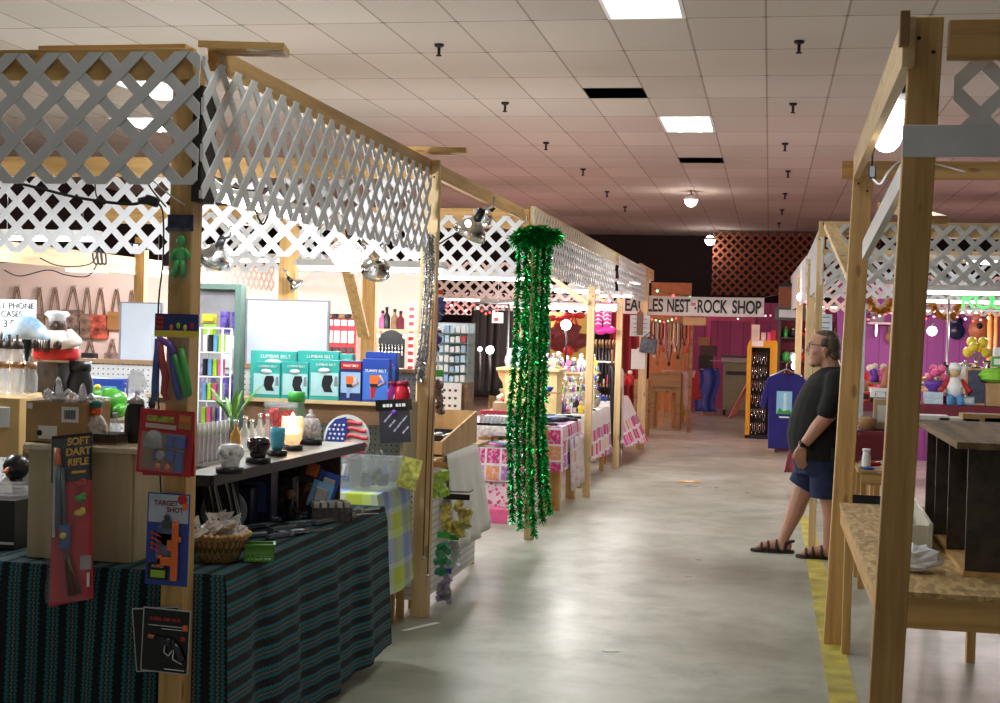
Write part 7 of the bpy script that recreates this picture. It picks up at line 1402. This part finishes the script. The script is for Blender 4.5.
t = trinket('flowers', 'pink', (X(937, MY+.3), MY+.32, MZ), .36, 'pink flowers in a dark vase beside the front right post', None); t = trinket('flowers', 'yellow', (X(976, MY+.55), MY+.58, MZ+.191), .46, 'yellow flowers in a black vase over the picture frame', None)
trinket('bowl', 'purple', (X(934), MY+.2, MZ+.125), .11, 'violet and teal bowl on the flat pale boxes', None)
t = T('doll', 'small seated doll in a white shirt, red sleeves and blue trousers on the counter', 'doll', (X(954), MY+.1, MZ)); O('torso', M().lathe([(.001, .08), (.075, .08), (.09, .18), (.05, .27), (.001, .28)], n=14), white, t); O('head', M().ball((0, -.01, .34), (.055, .05, .06)), mat('tan_doll_skin', (.62, .42, .2), .5), t); O('cap', M().lathe([(.06, .35), (.065, .38), (.05, .42), (.001, .43)], n=14), white, t)
for k in (-1, 1): O('arm', M().tube([(k*.06, 0, .25), (k*.12, -.03, .17), (k*.15, -.06, .14)], [.03, .026, .03]), mat('red_sleeve', (.45, .02, .02), .5), t); O('trouser_leg', M().tube([(k*.04, 0, .09), (k*.045, -.09, .05), (k*.05, -.11, .0)], [.045, .042, .04]), mat('light_blue_cloth', (.08, .25, .5), .7), t)
KC = ['white', 'black', 'cream', 'red', 'silver', 'pink', 'brown', 'green', 'gold', 'purple', 'clear']
shelf_row(X(857, MY+.35), X(882, MY+.35), MY+.35, MZ, 4, .14, .24, 'on the maroon counter behind the clasped box', 'knick knacks by the clasped box', 21, cols__=KC)
shelf_row(1.05, 2.7, MY+.57, MZ+.191, 16, .2, .34, 'on the riser of the maroon counter', 'knick knacks on the riser', 22, ['figurine', 'vase', 'bottle', 'jar', 'animal', 'figurine'], KC)
shelf_row(X(938, MY+.32), X(972, MY+.32), MY+.38, MZ, 9, .18, .26, 'in the middle of the maroon counter', 'knick knacks mid counter', 23, ['figurine', 'jar', 'animal', 'vase'], KC)
# second counter behind with framed pieces
folding_table('rear counter table before the purple wall', 1.1, 4.6, 17.9, 18.4, 1.1, .05)
for k, (px, wd, h) in enumerate(((896, .26, .28), (934, .20, .2), (944, .22, .26), (963, .30, .34), (985, .3, .3))):
    p = (xat(px, 18.1, 1.4), 18.1, 1.101); t = T('framed_picture', 'pale framed picture on the rear counter, %s from the left' % ORD[k], 'picture', p, 0, 'framed pictures on the rear counter', rot=(-.1, 0, 0)); w = wd/2; O('frame', M().box(-w, w, 0, .02, 0, .03).box(-w, w, 0, .02, h-.03, h).box(-w, -w+.03, 0, .02, .03, h-.03).box(w-.03, w, 0, .02, .03, h-.03), mat('pink_white_frame', (.72, .55, .55), .5), t); O('picture', M().box(-w+.03, w-.03, .006, .016, .03, h-.03), mat('pale_pink_print', (.75, .48, .48), .5, noise=.4, nscale=14), t); O('strut', M().bar((0, .02, h*.6), (0, .12, .01), .03, .006), black, t)
shelf_row(1.2, 3.4, 18.3, 1.101, 16, .16, .32, 'at the back of the rear counter', 'knick knacks on the rear counter', 25, ['figurine', 'vase', 'bottle', 'animal'], ['pink', 'red', 'white', 'brown', 'purple', 'cream', 'black'])
# instruments and poles on the purple wall
def guitar(px, py, c, lab, s=1, up=1):
    p = at(px, py, 20.55); t = T('guitar', lab, 'guitar', p, 0, 'instruments on the purple wall'); O('body', M().lathe([(.001, -.04), (.15*s, -.04), (.16*s, 0), (.15*s, .04), (.001, .04)], (0, 0, 0), 20, 'y').lathe([(.001, -.035), (.11*s, -.035), (.12*s, 0), (.11*s, .035), (.001, .035)], (0, 0, .17*s), 20, 'y'), c, t); O('neck', M().box(-.02*s, .02*s, -.03, .0, .2*s, .62*s), dkwood, t); O('head', M().box(-.035*s, .035*s, -.03, 0, .62*s, .74*s), dkwood, t); O('sound_hole', M().cyl((0, -.042, .06*s), (0, -.044, .06*s), .045*s), black, t); return t
guitar(956, 331, mat('dark_blue_lacquer', (.01, .015, .05), .3), 'dark blue ukulele on the purple wall', .75); guitar(979, 330, mat('orange_lacquer', (.42, .15, .06), .35), 'orange brown round stringed instrument on the purple wall', .95)
guitar(893, 337, brownwood, 'brown ukulele between the two right posts', .7)
for k, (px, h) in enumerate(((988, 2.35), (994, 2.4))): t = T('bamboo_pole', 'orange bamboo pole standing at the right edge, %s of the two' % ('left' if not k else 'right'), 'pole', (xat(px, 19.2, 1), 19.2, 0), 0, 'bamboo poles'); bm_ = mat('orange_bamboo', (.50, .22, .05), .45); O('shaft', M().cyl((0, 0, 0), (0, 0, h), .035), bm_, t); m = M(); [m.lathe([(.036, q*.4), (.042, q*.4+.01), (.036, q*.4+.02)], n=12) for q in range(1, 6)]; O('node_rings', m, bm_, t)
t = T('lamp_pole', 'thin grey pole rising from the counter beside the ukulele', 'pole', (xat(947, 15.6, 1.5), 15.6, 0)); O('shaft', M().cyl((0, 0, 0), (0, 0, 2.5), .014), steel, t); O('foot', M().lathe([(.001, 0), (.12, 0), (.1, .03), (.001, .03)]), black, t)
t = T('wall_shelf', 'pale shelf on the purple wall between the posts', 'shelf', (0, 0, 0)); xa, xb = cols(868, 898, 20.4, 1.9); zz = zat(322, xa, 20.4); O('board', M().box(xa, xb, 20.3, 20.59, zz-.03, zz), mat('pale_pink_shelf', (.55, .45, .45), .6), t); O('bracket', M().box(xa+.1, xa+.13, 20.4, 20.59, zz-.2, zz-.031), steel, t)
box_item((xat(877, 20.4, 2), 20.45, zz+.001), .2, .12, .12, black, 'black carton on the pale wall shelf')
# gold garlands and the green lit letters on the lattice
gold = mat('gold_tinsel_foil', (.60, .32, .04), .3, .8, noise=.4, nscale=50)
for k, (a, b, y0, y1, lab) in enumerate(((866, 896, 290, 311, 'left of the front right post'), (931, 962, 299, 317, 'right of the front right post'))):
    Y = 17.6; S('tinsel_garland', garland([A_(a, y0, Y), A_(a+(b-a)*.25, y0+(y1-y0)*.8, Y), A_((a+b)/2, y1, Y), A_(a+(b-a)*.75, y0+(y1-y0)*.8, Y), A_(b, y0, Y)], .06, 900, 200+k, .05), gold, 'looped gold tinsel garland ' + lab, 'tinsel')
neon = mat('green_letter_glow', (.10, .8, .2), .4, emit=.7, ecol=(.12, 1, .22), noise=0)
t = T('lit_letters', 'green glowing letters ROU on the pink lit lattice at the right edge', 'sign', at(962, 311, 14.42)); w = mpp(2.2, 14.42)
for k, (s_, dx) in enumerate((('R', 5), ('O', 20.5), ('U', 35))): text(s_, .235, neon, t, (dx*w, 0, .10), name='letter', ext=.008, bold=.002)
O('letter_rail', M().box(-.02, .55, .012, .02, .0, .02).box(-.02, .55, .012, .02, .18, .2), white, t)
# ---- small near counters between man and post
SY = 10.4; x0, x1 = cols(848, 889, SY, .95); sz = zat(430, x0, SY)
folding_table('small table under the near maroon cloth', x0+.02, x1-.02, SY+.02, SY+.5, sz-.012)
S('tablecloth', drape(x0, x1, SY, SY+.52, sz-.010, {'f': (.22, .20), 'r': (.2, .25), 'l': (.2, .2)}, .03, .01, 51), maroon, 'short maroon cloth on the small table beside the leaning post', 'tablecloth')
p = (xat(866, SY+.2, 1), SY+.15, sz+.002); t = T('glass_tub', 'clear tub of amber pieces on the small maroon table', 'tub', p); O('tub_body', M().lathe([(.06, 0), (.085, .13), (.09, .13), (.064, -.0)], n=16), film, t); O('contents', M().lathe([(.001, .003), (.055, .003), (.068, .08), (.001, .095)], n=14), amber, t)
box_item((xat(884, SY+.3, 1), SY+.3, sz+.002), .16, .14, .22, carton_pale, 'tan carton with a white side panel beside the front post', front=paper)
LY = 9.7; x0, x1 = cols(858, 905, LY, .75); lz = zat(470, x0, LY)
t = T('work_bench', 'low strand board bench seen between the two right posts', 'bench', (x0, LY, 0)); O('tabletop', M().box(0, x1-x0+.02, 0, .55, lz-.02, lz), osb, t); O('apron', M().box(.02, x1-x0, .02, .05, lz-.1, lz-.021), pine['x'], t)
for xx in (.04, x1-x0-.02):
    for yy in (.05, .5): O('leg', M().box(xx-.02, xx+.02, yy-.02, yy+.02, 0, lz-.021), pine['z'], t)
bottle((xat(866, LY+.2, .8), LY+.2, lz+.001), .13, .03, white, white, 'short white bottle on the low bench between the posts', neck=.8)
t = T('hand_tool', 'red and white tool lying on the low bench between the posts', 'tool', (xat(880, LY+.25, .8), LY+.25, lz+.001), .2); O('handle', M().tube([(-.12, 0, .02), (0, 0, .025)], .018), red, t); O('blade', M().box(0, .12, -.012, .012, .012, .03), white, t)
S('folded_cloth', crumple(.06, .05, .02, 99, 8, .2), blue, 'small blue cloth on the edge of the low bench', 'cloth', (xat(868, LY+.05, .75), LY+.08, lz+.001))
t = T('folding_chair', 'black folding chair standing under the low bench', 'chair', (xat(872, 9.3, .4), 9.35, 0)); O('seat', M().box(-.17, .17, -.16, .16, .40, .42), black, t); O('backrest', M().box(-.17, .17, .15, .17, .5, .66), black, t)
for k in (-1, 1): O('leg', M().tube([(k*.17, -.18, 0), (k*.17, .16, .66)], .011), black, t); O('leg', M().tube([(k*.15, .18, 0), (k*.15, -.14, .40)], .011), black, t)
xa, xb = cols(893, 936, 9.2, 1.2); t = T('storage_rack', 'plain rack of pale boxes behind the dark open cabinet', 'rack', (0, 0, 0)); O('shelf', M().box(1.12, 2.6, 9.6, 10.1, 1.10, 1.125), ply, t)
for xx in (1.14, 2.58):
    for yy in (9.62, 10.08): O('upright', M().box(xx-.018, xx+.018, yy-.018, yy+.018, 0, 1.10), pine['z'], t)
for k, (px, w, h, c, lab) in enumerate(((930, .24, .07, paper, 'stack of white paper on the rack behind the dark cabinet'), (958, .26, .06, paper, 'second stack of white paper on the rack, under the loose sheets'), (985, .3, .09, card, 'brown carton on the rack behind the dark cabinet'), (1003, .25, .07, PAL['teal'], 'teal carton at the right edge on the rack'))): box_item((xat(px, 9.7, 1.15), 9.75, 1.126), w, .2, h, c, lab, 'paper stack' if c is paper else 'box', name='paper_stack' if c is paper else 'box')
# ---- things left of the man: blue shirt, shelf of trinkets, dark cabinet, maroon drape
TY = 14.45; X0 = xat(786, TY, 1.2); zt = zat(373, X0, TY); zb = zat(449, X0, TY); h = zt-zb; w = .20
t = T('tee_shirt', 'purple blue tee shirt with a pale picture hanging on a hanger beside the man', 'shirt', (X0, TY, zb)); shm = mat('purple_blue_cotton', (.022, .014, .15), .85, noise=.1)
def shirt(front):
    s = -1 if front else 1
    return [(-w*.82, 0), (w*.82, 0), (w*.86, h*.68), (w*1.15, h*.5), (w*1.42, h*.62), (w*.95, h*.93), (w*.35, h), (0, h*.955), (-w*.35, h), (-w*.95, h*.93), (-w*1.3, h*.56), (-w*1.05, h*.5), (-w*.86, h*.68)]
O('cloth', M().prism(shirt(1), -.025, .025), shm, t, bev=.012); pr = O('printed_picture', M().box(-w*.45, w*.32, -.029, -.0255, h*.46, h*.76), mat('sky_print', (.06, .18, .62), .4) if False else mat('pale_sky_picture', (.30, .55, .75), .6), t)
O('printed_column', M().box(-w*.1, w*.05, -.031, -.029, h*.48, h*.74), mat('white_print', (.7, .75, .78), .6), pr); O('printed_hill', M().prism([(-w*.45, h*.46), (w*.32, h*.46), (w*.2, h*.52), (-w*.1, h*.5), (-w*.3, h*.54)], -.032, -.030), mat('green_print', (.05, .3, .08), .6), pr); text('NIAGARA', w*.17, white, t, (-w*.06, -.0265, h*.42), ext=.0005) if False else O('caption_print', M().box(-w*.3, w*.2, -.0285, -.0255, h*.41, h*.43), white, t)
O('collar', M().tube([(-w*.35, -.02, h), (0, -.03, h*.955), (w*.35, -.02, h)], .008), shm, t); O('hanger', M().tube([(-w*.8, 0, h*.95), (0, 0, h+.04), (w*.8, 0, h*.95)], .007).tube([(0, 0, h+.04), (.0, 0, h+.09), (.03, 0, h+.11), (.1, .1, h+.11)], .005), steel, t)
t = T('display_shelf', 'crowded rack of small red lit trinkets between the yellow case and the man', 'shelf', (0, 0, 0)); SYr = 20.9; xa, xb = cols(779, 842, SYr, 1.5)
for k, zz in enumerate((.55, 1.0, 1.35, 1.70)): O('shelf', M().box(xa, xb, SYr, SYr+.35, zz-.02, zz), dkwood, t)
for xx in (xa, xb): O('upright', M().box(xx-.02, xx+.02, SYr, SYr+.35, 0, 1.95), dkwood, t)
O('back_panel', M().box(xa, xb, SYr+.34, SYr+.35, 0, 1.95), mat('dark_red_backing', (.16, .02, .03), .7), t)
for k, zz in enumerate((.55, 1.0, 1.35, 1.70)): shelf_row(xa+.03, xb-.03, SYr+.16, zz, 7, .15, .24, 'on the %s shelf of the trinket rack' % ('lowest', 'second', 'third', 'top')[k], 'trinkets on the rack, %s shelf' % ('lowest', 'second', 'third', 'top')[k], 60+k, ['figurine', 'jar', 'bottle', 'vase', 'animal'], ['red', 'pink', 'white', 'cream', 'black', 'gold', 'brown', 'green', 'silver'])
x0, x1 = cols(775, 806, 20.9, 2.2); z0 = zat(307, x0, 20.9); z1 = zat(290, x0, 20.9)
box_item(((x0+x1)/2, 21.05, 1.951), x1-x0, .3, z0-1.951, mat('dark_grey_case', (.06, .065, .06), .5), 'dark grey case lying on top of the trinket rack', 'case', name='case', front=steel); box_item(((x0+x1)/2+.03, 21.05, z0+.001), (x1-x0)*.9, .3, z1-z0+.1, mat('rust_brown_box', (.20, .06, .02), .5), 'rust brown box with dark trim at the top of the trinket rack', lidm=black)
sheet_sign(815, 832, 314, 331, 14.5, 'pale handwritten sheet hung behind the head of the standing man', mat('ice_paper', (.55, .62, .68), .7), 3)
sheet_sign(844, 852, 357, 371, 12.9, 'pale sheet with dark scribbles behind the shoulder of the man', mat('pale_grey_paper', (.55, .58, .55), .7), 3)
xa, xb = cols(790, 822, 16.6, .5); S('cloth_skirt', M().sheet(lambda u, v: (xa+.1*(1-v)+(xb-xa)*u-.06*v*(1-u), 16.5+.03*math.sin(u*14), .93-.80*v), 20, 8).sheet(lambda u, v: (xa+.1+(xb-xa)*u, 16.5+.4*v, .93), 3, 3), mat('dusty_maroon_cloth', (.30, .06, .09), .85), 'dusty maroon cloth flaring out below the blue shirt', 'cloth', solid=.006)
folding_table('table under the dusty maroon cloth', xa+.14, xb+.08, 16.54, 16.88, .926)
# ================================================================== THE STANDING MAN (faces left, seen from his left side)
MYm = 11.05; origin = Vector((xat(818, MYm, .0), MYm, 0))
def J(px, py, dy=0): p = at(px, py, MYm); return Vector((p.x-origin.x, dy, p.z))
man = T('person', 'man in glasses, dark tee shirt, navy shorts and brown sandals standing by the aisle post', 'person', origin)
def loft(m, secs, n=20):
    """closed tube through (centre, rx, ry) horizontal ellipses"""
    vs = []; k = len(secs)
    for c, rx, ry in secs:
        for j in range(n): a = 2*PI*j/n; vs.append((c[0]+rx*math.cos(a), c[1]+ry*math.sin(a), c[2]))
    fs = [(i*n+j, i*n+(j+1) % n, (i+1)*n+(j+1) % n, (i+1)*n+j) for i in range(k-1) for j in range(n)] + [tuple(range(n))[::-1], tuple((k-1)*n+j for j in range(n))]
    m.add(vs, fs, True)
def bead_chain(m, pts, rs, sub=5):
    P = [Vector(p) for p in pts]
    for i in range(len(P)-1):
        for k in range(sub+1): s = k/sub; m.ball(P[i].lerp(P[i+1], s), rs[i]+(rs[i+1]-rs[i])*s, 10, 8)
def remesh(o, v, smooth=4):
    r = o.modifiers.new('r', 'REMESH'); r.mode = 'VOXEL'; r.voxel_size = v; r.use_smooth_shade = True
    s = o.modifiers.new('s', 'SMOOTH'); s.factor = .5; s.iterations = smooth; return o
g = G('skin'); g.coord(); sk = g.fin(g.mix(g.noise(7), (.40, .19, .125), (.50, .26, .18)), .5); g.b.inputs['Subsurface Weight'].default_value = .05
px = mpp(.4, MYm)
b = M(); d = .0
# head
hc = J(824, 346); b.ball(hc, (.112, .085, .125), 18, 14); b.ball(J(819.5, 355), (.085, .068, .085), 16, 12); b.ball(J(817, 361), (.06, .052, .045), 14, 10)
b.ball(J(813.5, 341), (.034, .06, .022), 10, 8)                                   # brow
bead_chain(b, [J(809, 344), J(806.8, 349.5)], [.012, .017]); b.ball(J(807.6, 350.3), (.02, .021, .012), 10, 8)     # nose
for s in (-1, 1): b.ball(J(815, 352, s*.04), (.035, .03, .03), 10, 8)            # cheeks
b.ball(J(811, 356.5), (.016, .026, .008), 10, 6); b.ball(J(811.3, 359), (.016, .024, .009), 10, 6)             # lips
b.ball(J(812, 364), (.026, .03, .022), 10, 8)                                   # chin
for s in (-1, 1):
    b.ball(J(825, 350, s*.084), (.022, .012, .035), 12, 10); b.ball(J(825, 356, s*.08), (.012, .010, .012), 8, 6); b.ball(J(823.6, 349, s*.087), (.008, .014, .014), 8, 6)
bead_chain(b, [J(828, 358), J(834, 374)], [.072, .082])                           # neck
# trunk under the clothes
loft(b, [(J(834, 371), .05, .08), (J(830, 378), .13, .19), (J(826, 395), .175, .20), (J(821, 420), .215, .20), (J(820, 445), .22, .20), (J(822, 462), .17, .16), (J(824, 474), .12, .12)])
# arms
def hand(m, wrist, palm_dir, side, curl, thumb_dir, sc=1.0):
    """five separate fingers and a thumb; palm_dir points from wrist to knuckles, side spreads the fingers, curl is the way they bend"""
    w = Vector(wrist); f = Vector(palm_dir).normalized(); s = Vector(side).normalized(); c = Vector(curl).normalized()
    for k in range(4):
        kn = w+f*.085*sc+s*(.033-.022*k)*sc; bead_chain(m, [w+s*(.018-.012*k)*sc, kn], [.017*sc, .0125*sc], 5)
        L = (.040, .046, .043, .034)[k]*sc; a = kn+f*L*.85+c*L*.45; e = a+f*L*.45+c*L*.75; q = e+f*L*.1+c*L*.6
        bead_chain(m, [kn, a, e, q], [.0105*sc, .0095*sc, .0088*sc, .0075*sc], 4)
    t0 = w+f*.025*sc+s*.03*sc; t1 = t0+Vector(thumb_dir).normalized()*.045*sc; t2 = t1+(Vector(thumb_dir)+f).normalized()*.035*sc; bead_chain(m, [w+f*.01, t0, t1, t2], [.018*sc, .015*sc, .012*sc, .009*sc], 4)
sh, el, wr = J(836, 381, -.20), J(827, 413, -.275), J(801.5, 443.5, -.265)
bead_chain(b, [sh, J(832, 396, -.25), el, J(817, 424, -.28), J(808, 436, -.272), wr], [.072, .066, .058, .056, .044, .034], 6)
hand(b, wr, J(799.5, 455, -.235)-wr, (-1, 0, -.1), (.55, .75, -.4), (-.45, .35, -.75), 1.05)
sh2, el2, wr2 = J(834, 381, .20), J(836, 412, .27), J(824, 438, .25)
bead_chain(b, [sh2, el2, J(832, 424, .27), wr2], [.072, .058, .054, .036], 6); hand(b, wr2, J(819, 450, .22)-wr2, (-1, 0, 0), (-.2, -.8, -.3), (-.6, -.3, -.6), 1.05)
# legs
hipL, hipR = J(829, 470, -.10), J(820, 470, .10)
bead_chain(b, [hipL, J(829, 496, -.10), J(829.5, 503, -.10), J(831, 515, -.10), J(829, 532, -.10), J(828, 546, -.10), J(828, 552, -.10)], [.09, .08, .07, .066, .05, .042, .045], 6)
bead_chain(b, [hipR, J(804, 490, .10), J(800, 500, .10), J(796, 512, .10), J(789, 528, .10), J(783.5, 541, .10), J(783, 548, .10)], [.09, .082, .074, .068, .052, .042, .045], 6)
def zfix(p, z): return Vector((p.x, p.y, z))
def foot(m, heel, toe, dy):
    h, t_ = J(heel, 556, dy), J(toe, 556, dy); h.z = .055; t_.z = .048; f = (t_-h); bead_chain(m, [h, h+f*.35+Vector((0, 0, .012)), h+f*.7, h+f*.86], [.036, .043, .038, .03], 6)
    for k in range(5): a = h+f*(.80-.02*k)+Vector((0, (k-2)*.0175, -.006)); e = h+f*(1.0-.03*k)+Vector((0, (k-1.6)*.018, -.008)); bead_chain(m, [a, e], [.0145, .0145 if k == 0 else .010], 5)
    return h, t_
hL, tL = foot(b, 832, 802, -.10); hR, tR = foot(b, 787.5, 757, .10)
body = remesh(O('body', b, sk, man), .0075, 5)
# clothing
tee = mat('charcoal_cotton', (.007, .0075, .008), .9, noise=.25, nscale=5); m = M()
loft(m, [(J(836, 366.5), .088, .092), (J(834, 370), .115, .13), (J(831, 376), .155, .215), (J(828, 386), .19, .235), (J(824, 400), .215, .235), (J(821, 418), .238, .235), (J(819.5, 434), .25, .24), (J(820, 446), .245, .235), (J(821.5, 455), .232, .228), (J(822, 459), .228, .225)])
bead_chain(m, [J(835, 380, -.20), J(832, 396, -.255), J(826, 409.5, -.275)], [.092, .086, .078], 7); bead_chain(m, [J(834, 380, .20), J(836, 396, .25), J(836, 408, .268)], [.092, .086, .08], 7)
remesh(O('tee_shirt', m, tee, man), .011, 4)
nv = mat('navy_denim', (.010, .018, .065), .85, noise=.3, nscale=12); m = M()
loft(m, [(J(821, 452), .22, .21), (J(821, 462), .215, .212), (J(821.5, 474), .20, .205)])
for pts, sg in (((J(827, 472, -.09), J(826, 484, -.105), J(825.5, 496.5, -.105)), 0), ((J(817, 470, .09), J(808, 480, .10), J(802.5, 489, .10)), 1)):
    a, c_, e = pts; ax = (e-c_).normalized(); u_ = Vector((1, 0, 0)); u_ = (u_-ax*u_.dot(ax)).normalized(); v_ = ax.cross(u_); vs = []
    for p_, r_ in ((a, .135), (c_, .128), (e, .122)):
        for j in range(20): q_ = 2*PI*j/20; vs.append(p_+u_*r_*math.cos(q_)+v_*r_*.92*math.sin(q_))
    m.add(vs, [(i*20+j, i*20+(j+1) % 20, (i+1)*20+(j+1) % 20, (i+1)*20+j) for i in range(2) for j in range(20)]+[tuple(range(20))[::-1], tuple(40+j for j in range(20))], True)
remesh(O('shorts', m, nv, man), .011, 4)
# grey hair round the back of the head, moustache and beard, glasses, eyes
hr = mat('grey_brown_hair', (.10, .075, .05), .7, noise=.5, nscale=60); m = M()
m.ball(J(829.5, 345.5), (.09, .092, .108), 16, 12); m.ball(J(833, 354), (.06, .08, .075), 14, 10); m.ball(J(826, 334.5), (.085, .07, .035), 14, 10)
for s in (-1, 1): m.ball(J(824, 343, s*.078), (.03, .018, .04), 10, 8)
remesh(O('hair', m, hr, man), .008, 2)
m = M(); m.ball(J(810.4, 354.4), (.020, .034, .010), 10, 8); m.ball(J(813.5, 364), (.03, .036, .026), 10, 8); m.ball(J(814.5, 361), (.018, .05, .018), 10, 8); remesh(O('beard', m, mat('grey_beard', (.13, .10, .075), .8, noise=.4, nscale=60), man), .006, 2)
gl = O('glasses', M(), black, man) if False else None
m = M(); dk = mat('dark_metal_frame', (.03, .025, .02), .3, .6)
for s in (-1, 1):
    cx = J(809.6, 344.8, s*.038); m.tube([cx+Vector((.004*math.cos(2*PI*j/14), .026*math.cos(2*PI*j/14), .019*math.sin(2*PI*j/14))) for j in range(15)], .0032, 6); m.tube([cx+Vector((0, s*.026, .006)), J(813, 344.5, s*.082), J(825, 345.5, s*.094), J(827, 348, s*.09)], .0032, 6)
m.tube([J(809, 344.3, -.013), J(808.6, 344, 0), J(809, 344.3, .013)], .003, 6); gl = O('glasses', m, dk, man)
for s in (-1, 1):
    O('lens', M().lathe([(.001, -.001), (.024, -.001), (.024, .001), (.001, .001)], J(809.6, 344.8, s*.038), 16, 'x'), film, gl)
    e = O('eye', M().ball(J(812.8, 345.2, s*.034), .0125, 12, 8), mat('eye_white', (.7, .68, .65), .3), man); O('iris', M().ball(J(811.5, 345.2, s*.034), (.005, .007, .007), 8, 6), mat('brown_iris', (.05, .025, .01), .3), e)
wd = (J(801.5, 443.5, -.265)-J(808, 436, -.272)).normalized(); wp = wr-wd*.015
wt = O('wristwatch', M().tube([wp-wd*.012, wp+wd*.012], [.043, .043], 16), black, man); O('watch_face', M().ball(wp+Vector((-.012, -.040, 0)), (.018, .008, .018), 12, 8), dk, wt)
sn = mat('dark_brown_leather', (.028, .015, .012), .6)
for (h, t_, lab) in ((hL, tL, 'left'), (hR, tR, 'right')):
    f = t_-h; m = M(); so = [(-.05, -.03), (-.058, 0), (-.05, .03), (.08, .038), (.2, .05), (.27, .046), (.305, .02), (.308, -.012), (.28, -.04), (.2, -.048), (.08, -.036)]
    ang = math.atan2(f.y, f.x); ca, sa = math.cos(ang), math.sin(ang); k = f.length/.25; P = [(h.x+ca*a*k-sa*q, h.y+sa*a*k+ca*q) for a, q in so]; m.prism(P, .0, .026, 'z'); s_ = O('sandal', m, sn, man, bev=.006)
    m = M(); q = f.normalized(); n_ = Vector((-q.y, q.x, 0))
    for a, hh, w_ in ((.02, .105, .046), (.085, .10, .05), (.15, .088, .052), (.20, .075, .05)): m.tube([h+q*a+n_*(w_*math.cos(PI*j/10))+Vector((0, 0, .02-h.z+(hh-.02)*math.sin(PI*j/10))) for j in range(11)], .0125, 6)
    m.tube([h+q*.01+n_*.046+Vector((0, 0, .03)), h-q*.045+Vector((0, 0, .04)), h+q*.01-n_*.046+Vector((0, 0, .03))], .012, 6); O('straps', m, sn, s_)
O('phone_pouch', M().cbox(J(833, 452, -.235), (.05, .03, .09)), black, man, bev=.006)
# ================================================================== CAMERA, WORLD, VIEW
cam = bpy.data.cameras.new('camera'); co = bpy.data.objects.new('camera', cam); C.objects.link(co)
cam.sensor_fit = 'HORIZONTAL'; cam.sensor_width = 36; cam.lens = FPX*36/1000; cam.clip_start = .05; cam.clip_end = 200
mw = Matrix((( RGT.x, UPV.x, -FWD.x, 0), (RGT.y, UPV.y, -FWD.y, 0), (RGT.z, UPV.z, -FWD.z, CZ), (0, 0, 0, 1)))
co.matrix_world = mw; bpy.context.scene.camera = co
w = bpy.data.worlds.new('world'); bpy.context.scene.world = w; w.use_nodes = True
w.node_tree.nodes['Background'].inputs[0].default_value = (1, .97, .92, 1); w.node_tree.nodes['Background'].inputs[1].default_value = .34
vs = bpy.context.scene.view_settings
vs.view_transform = 'Standard'; vs.look = 'None'; vs.exposure = -0.55; vs.gamma = 1; vs.use_curve_mapping = False
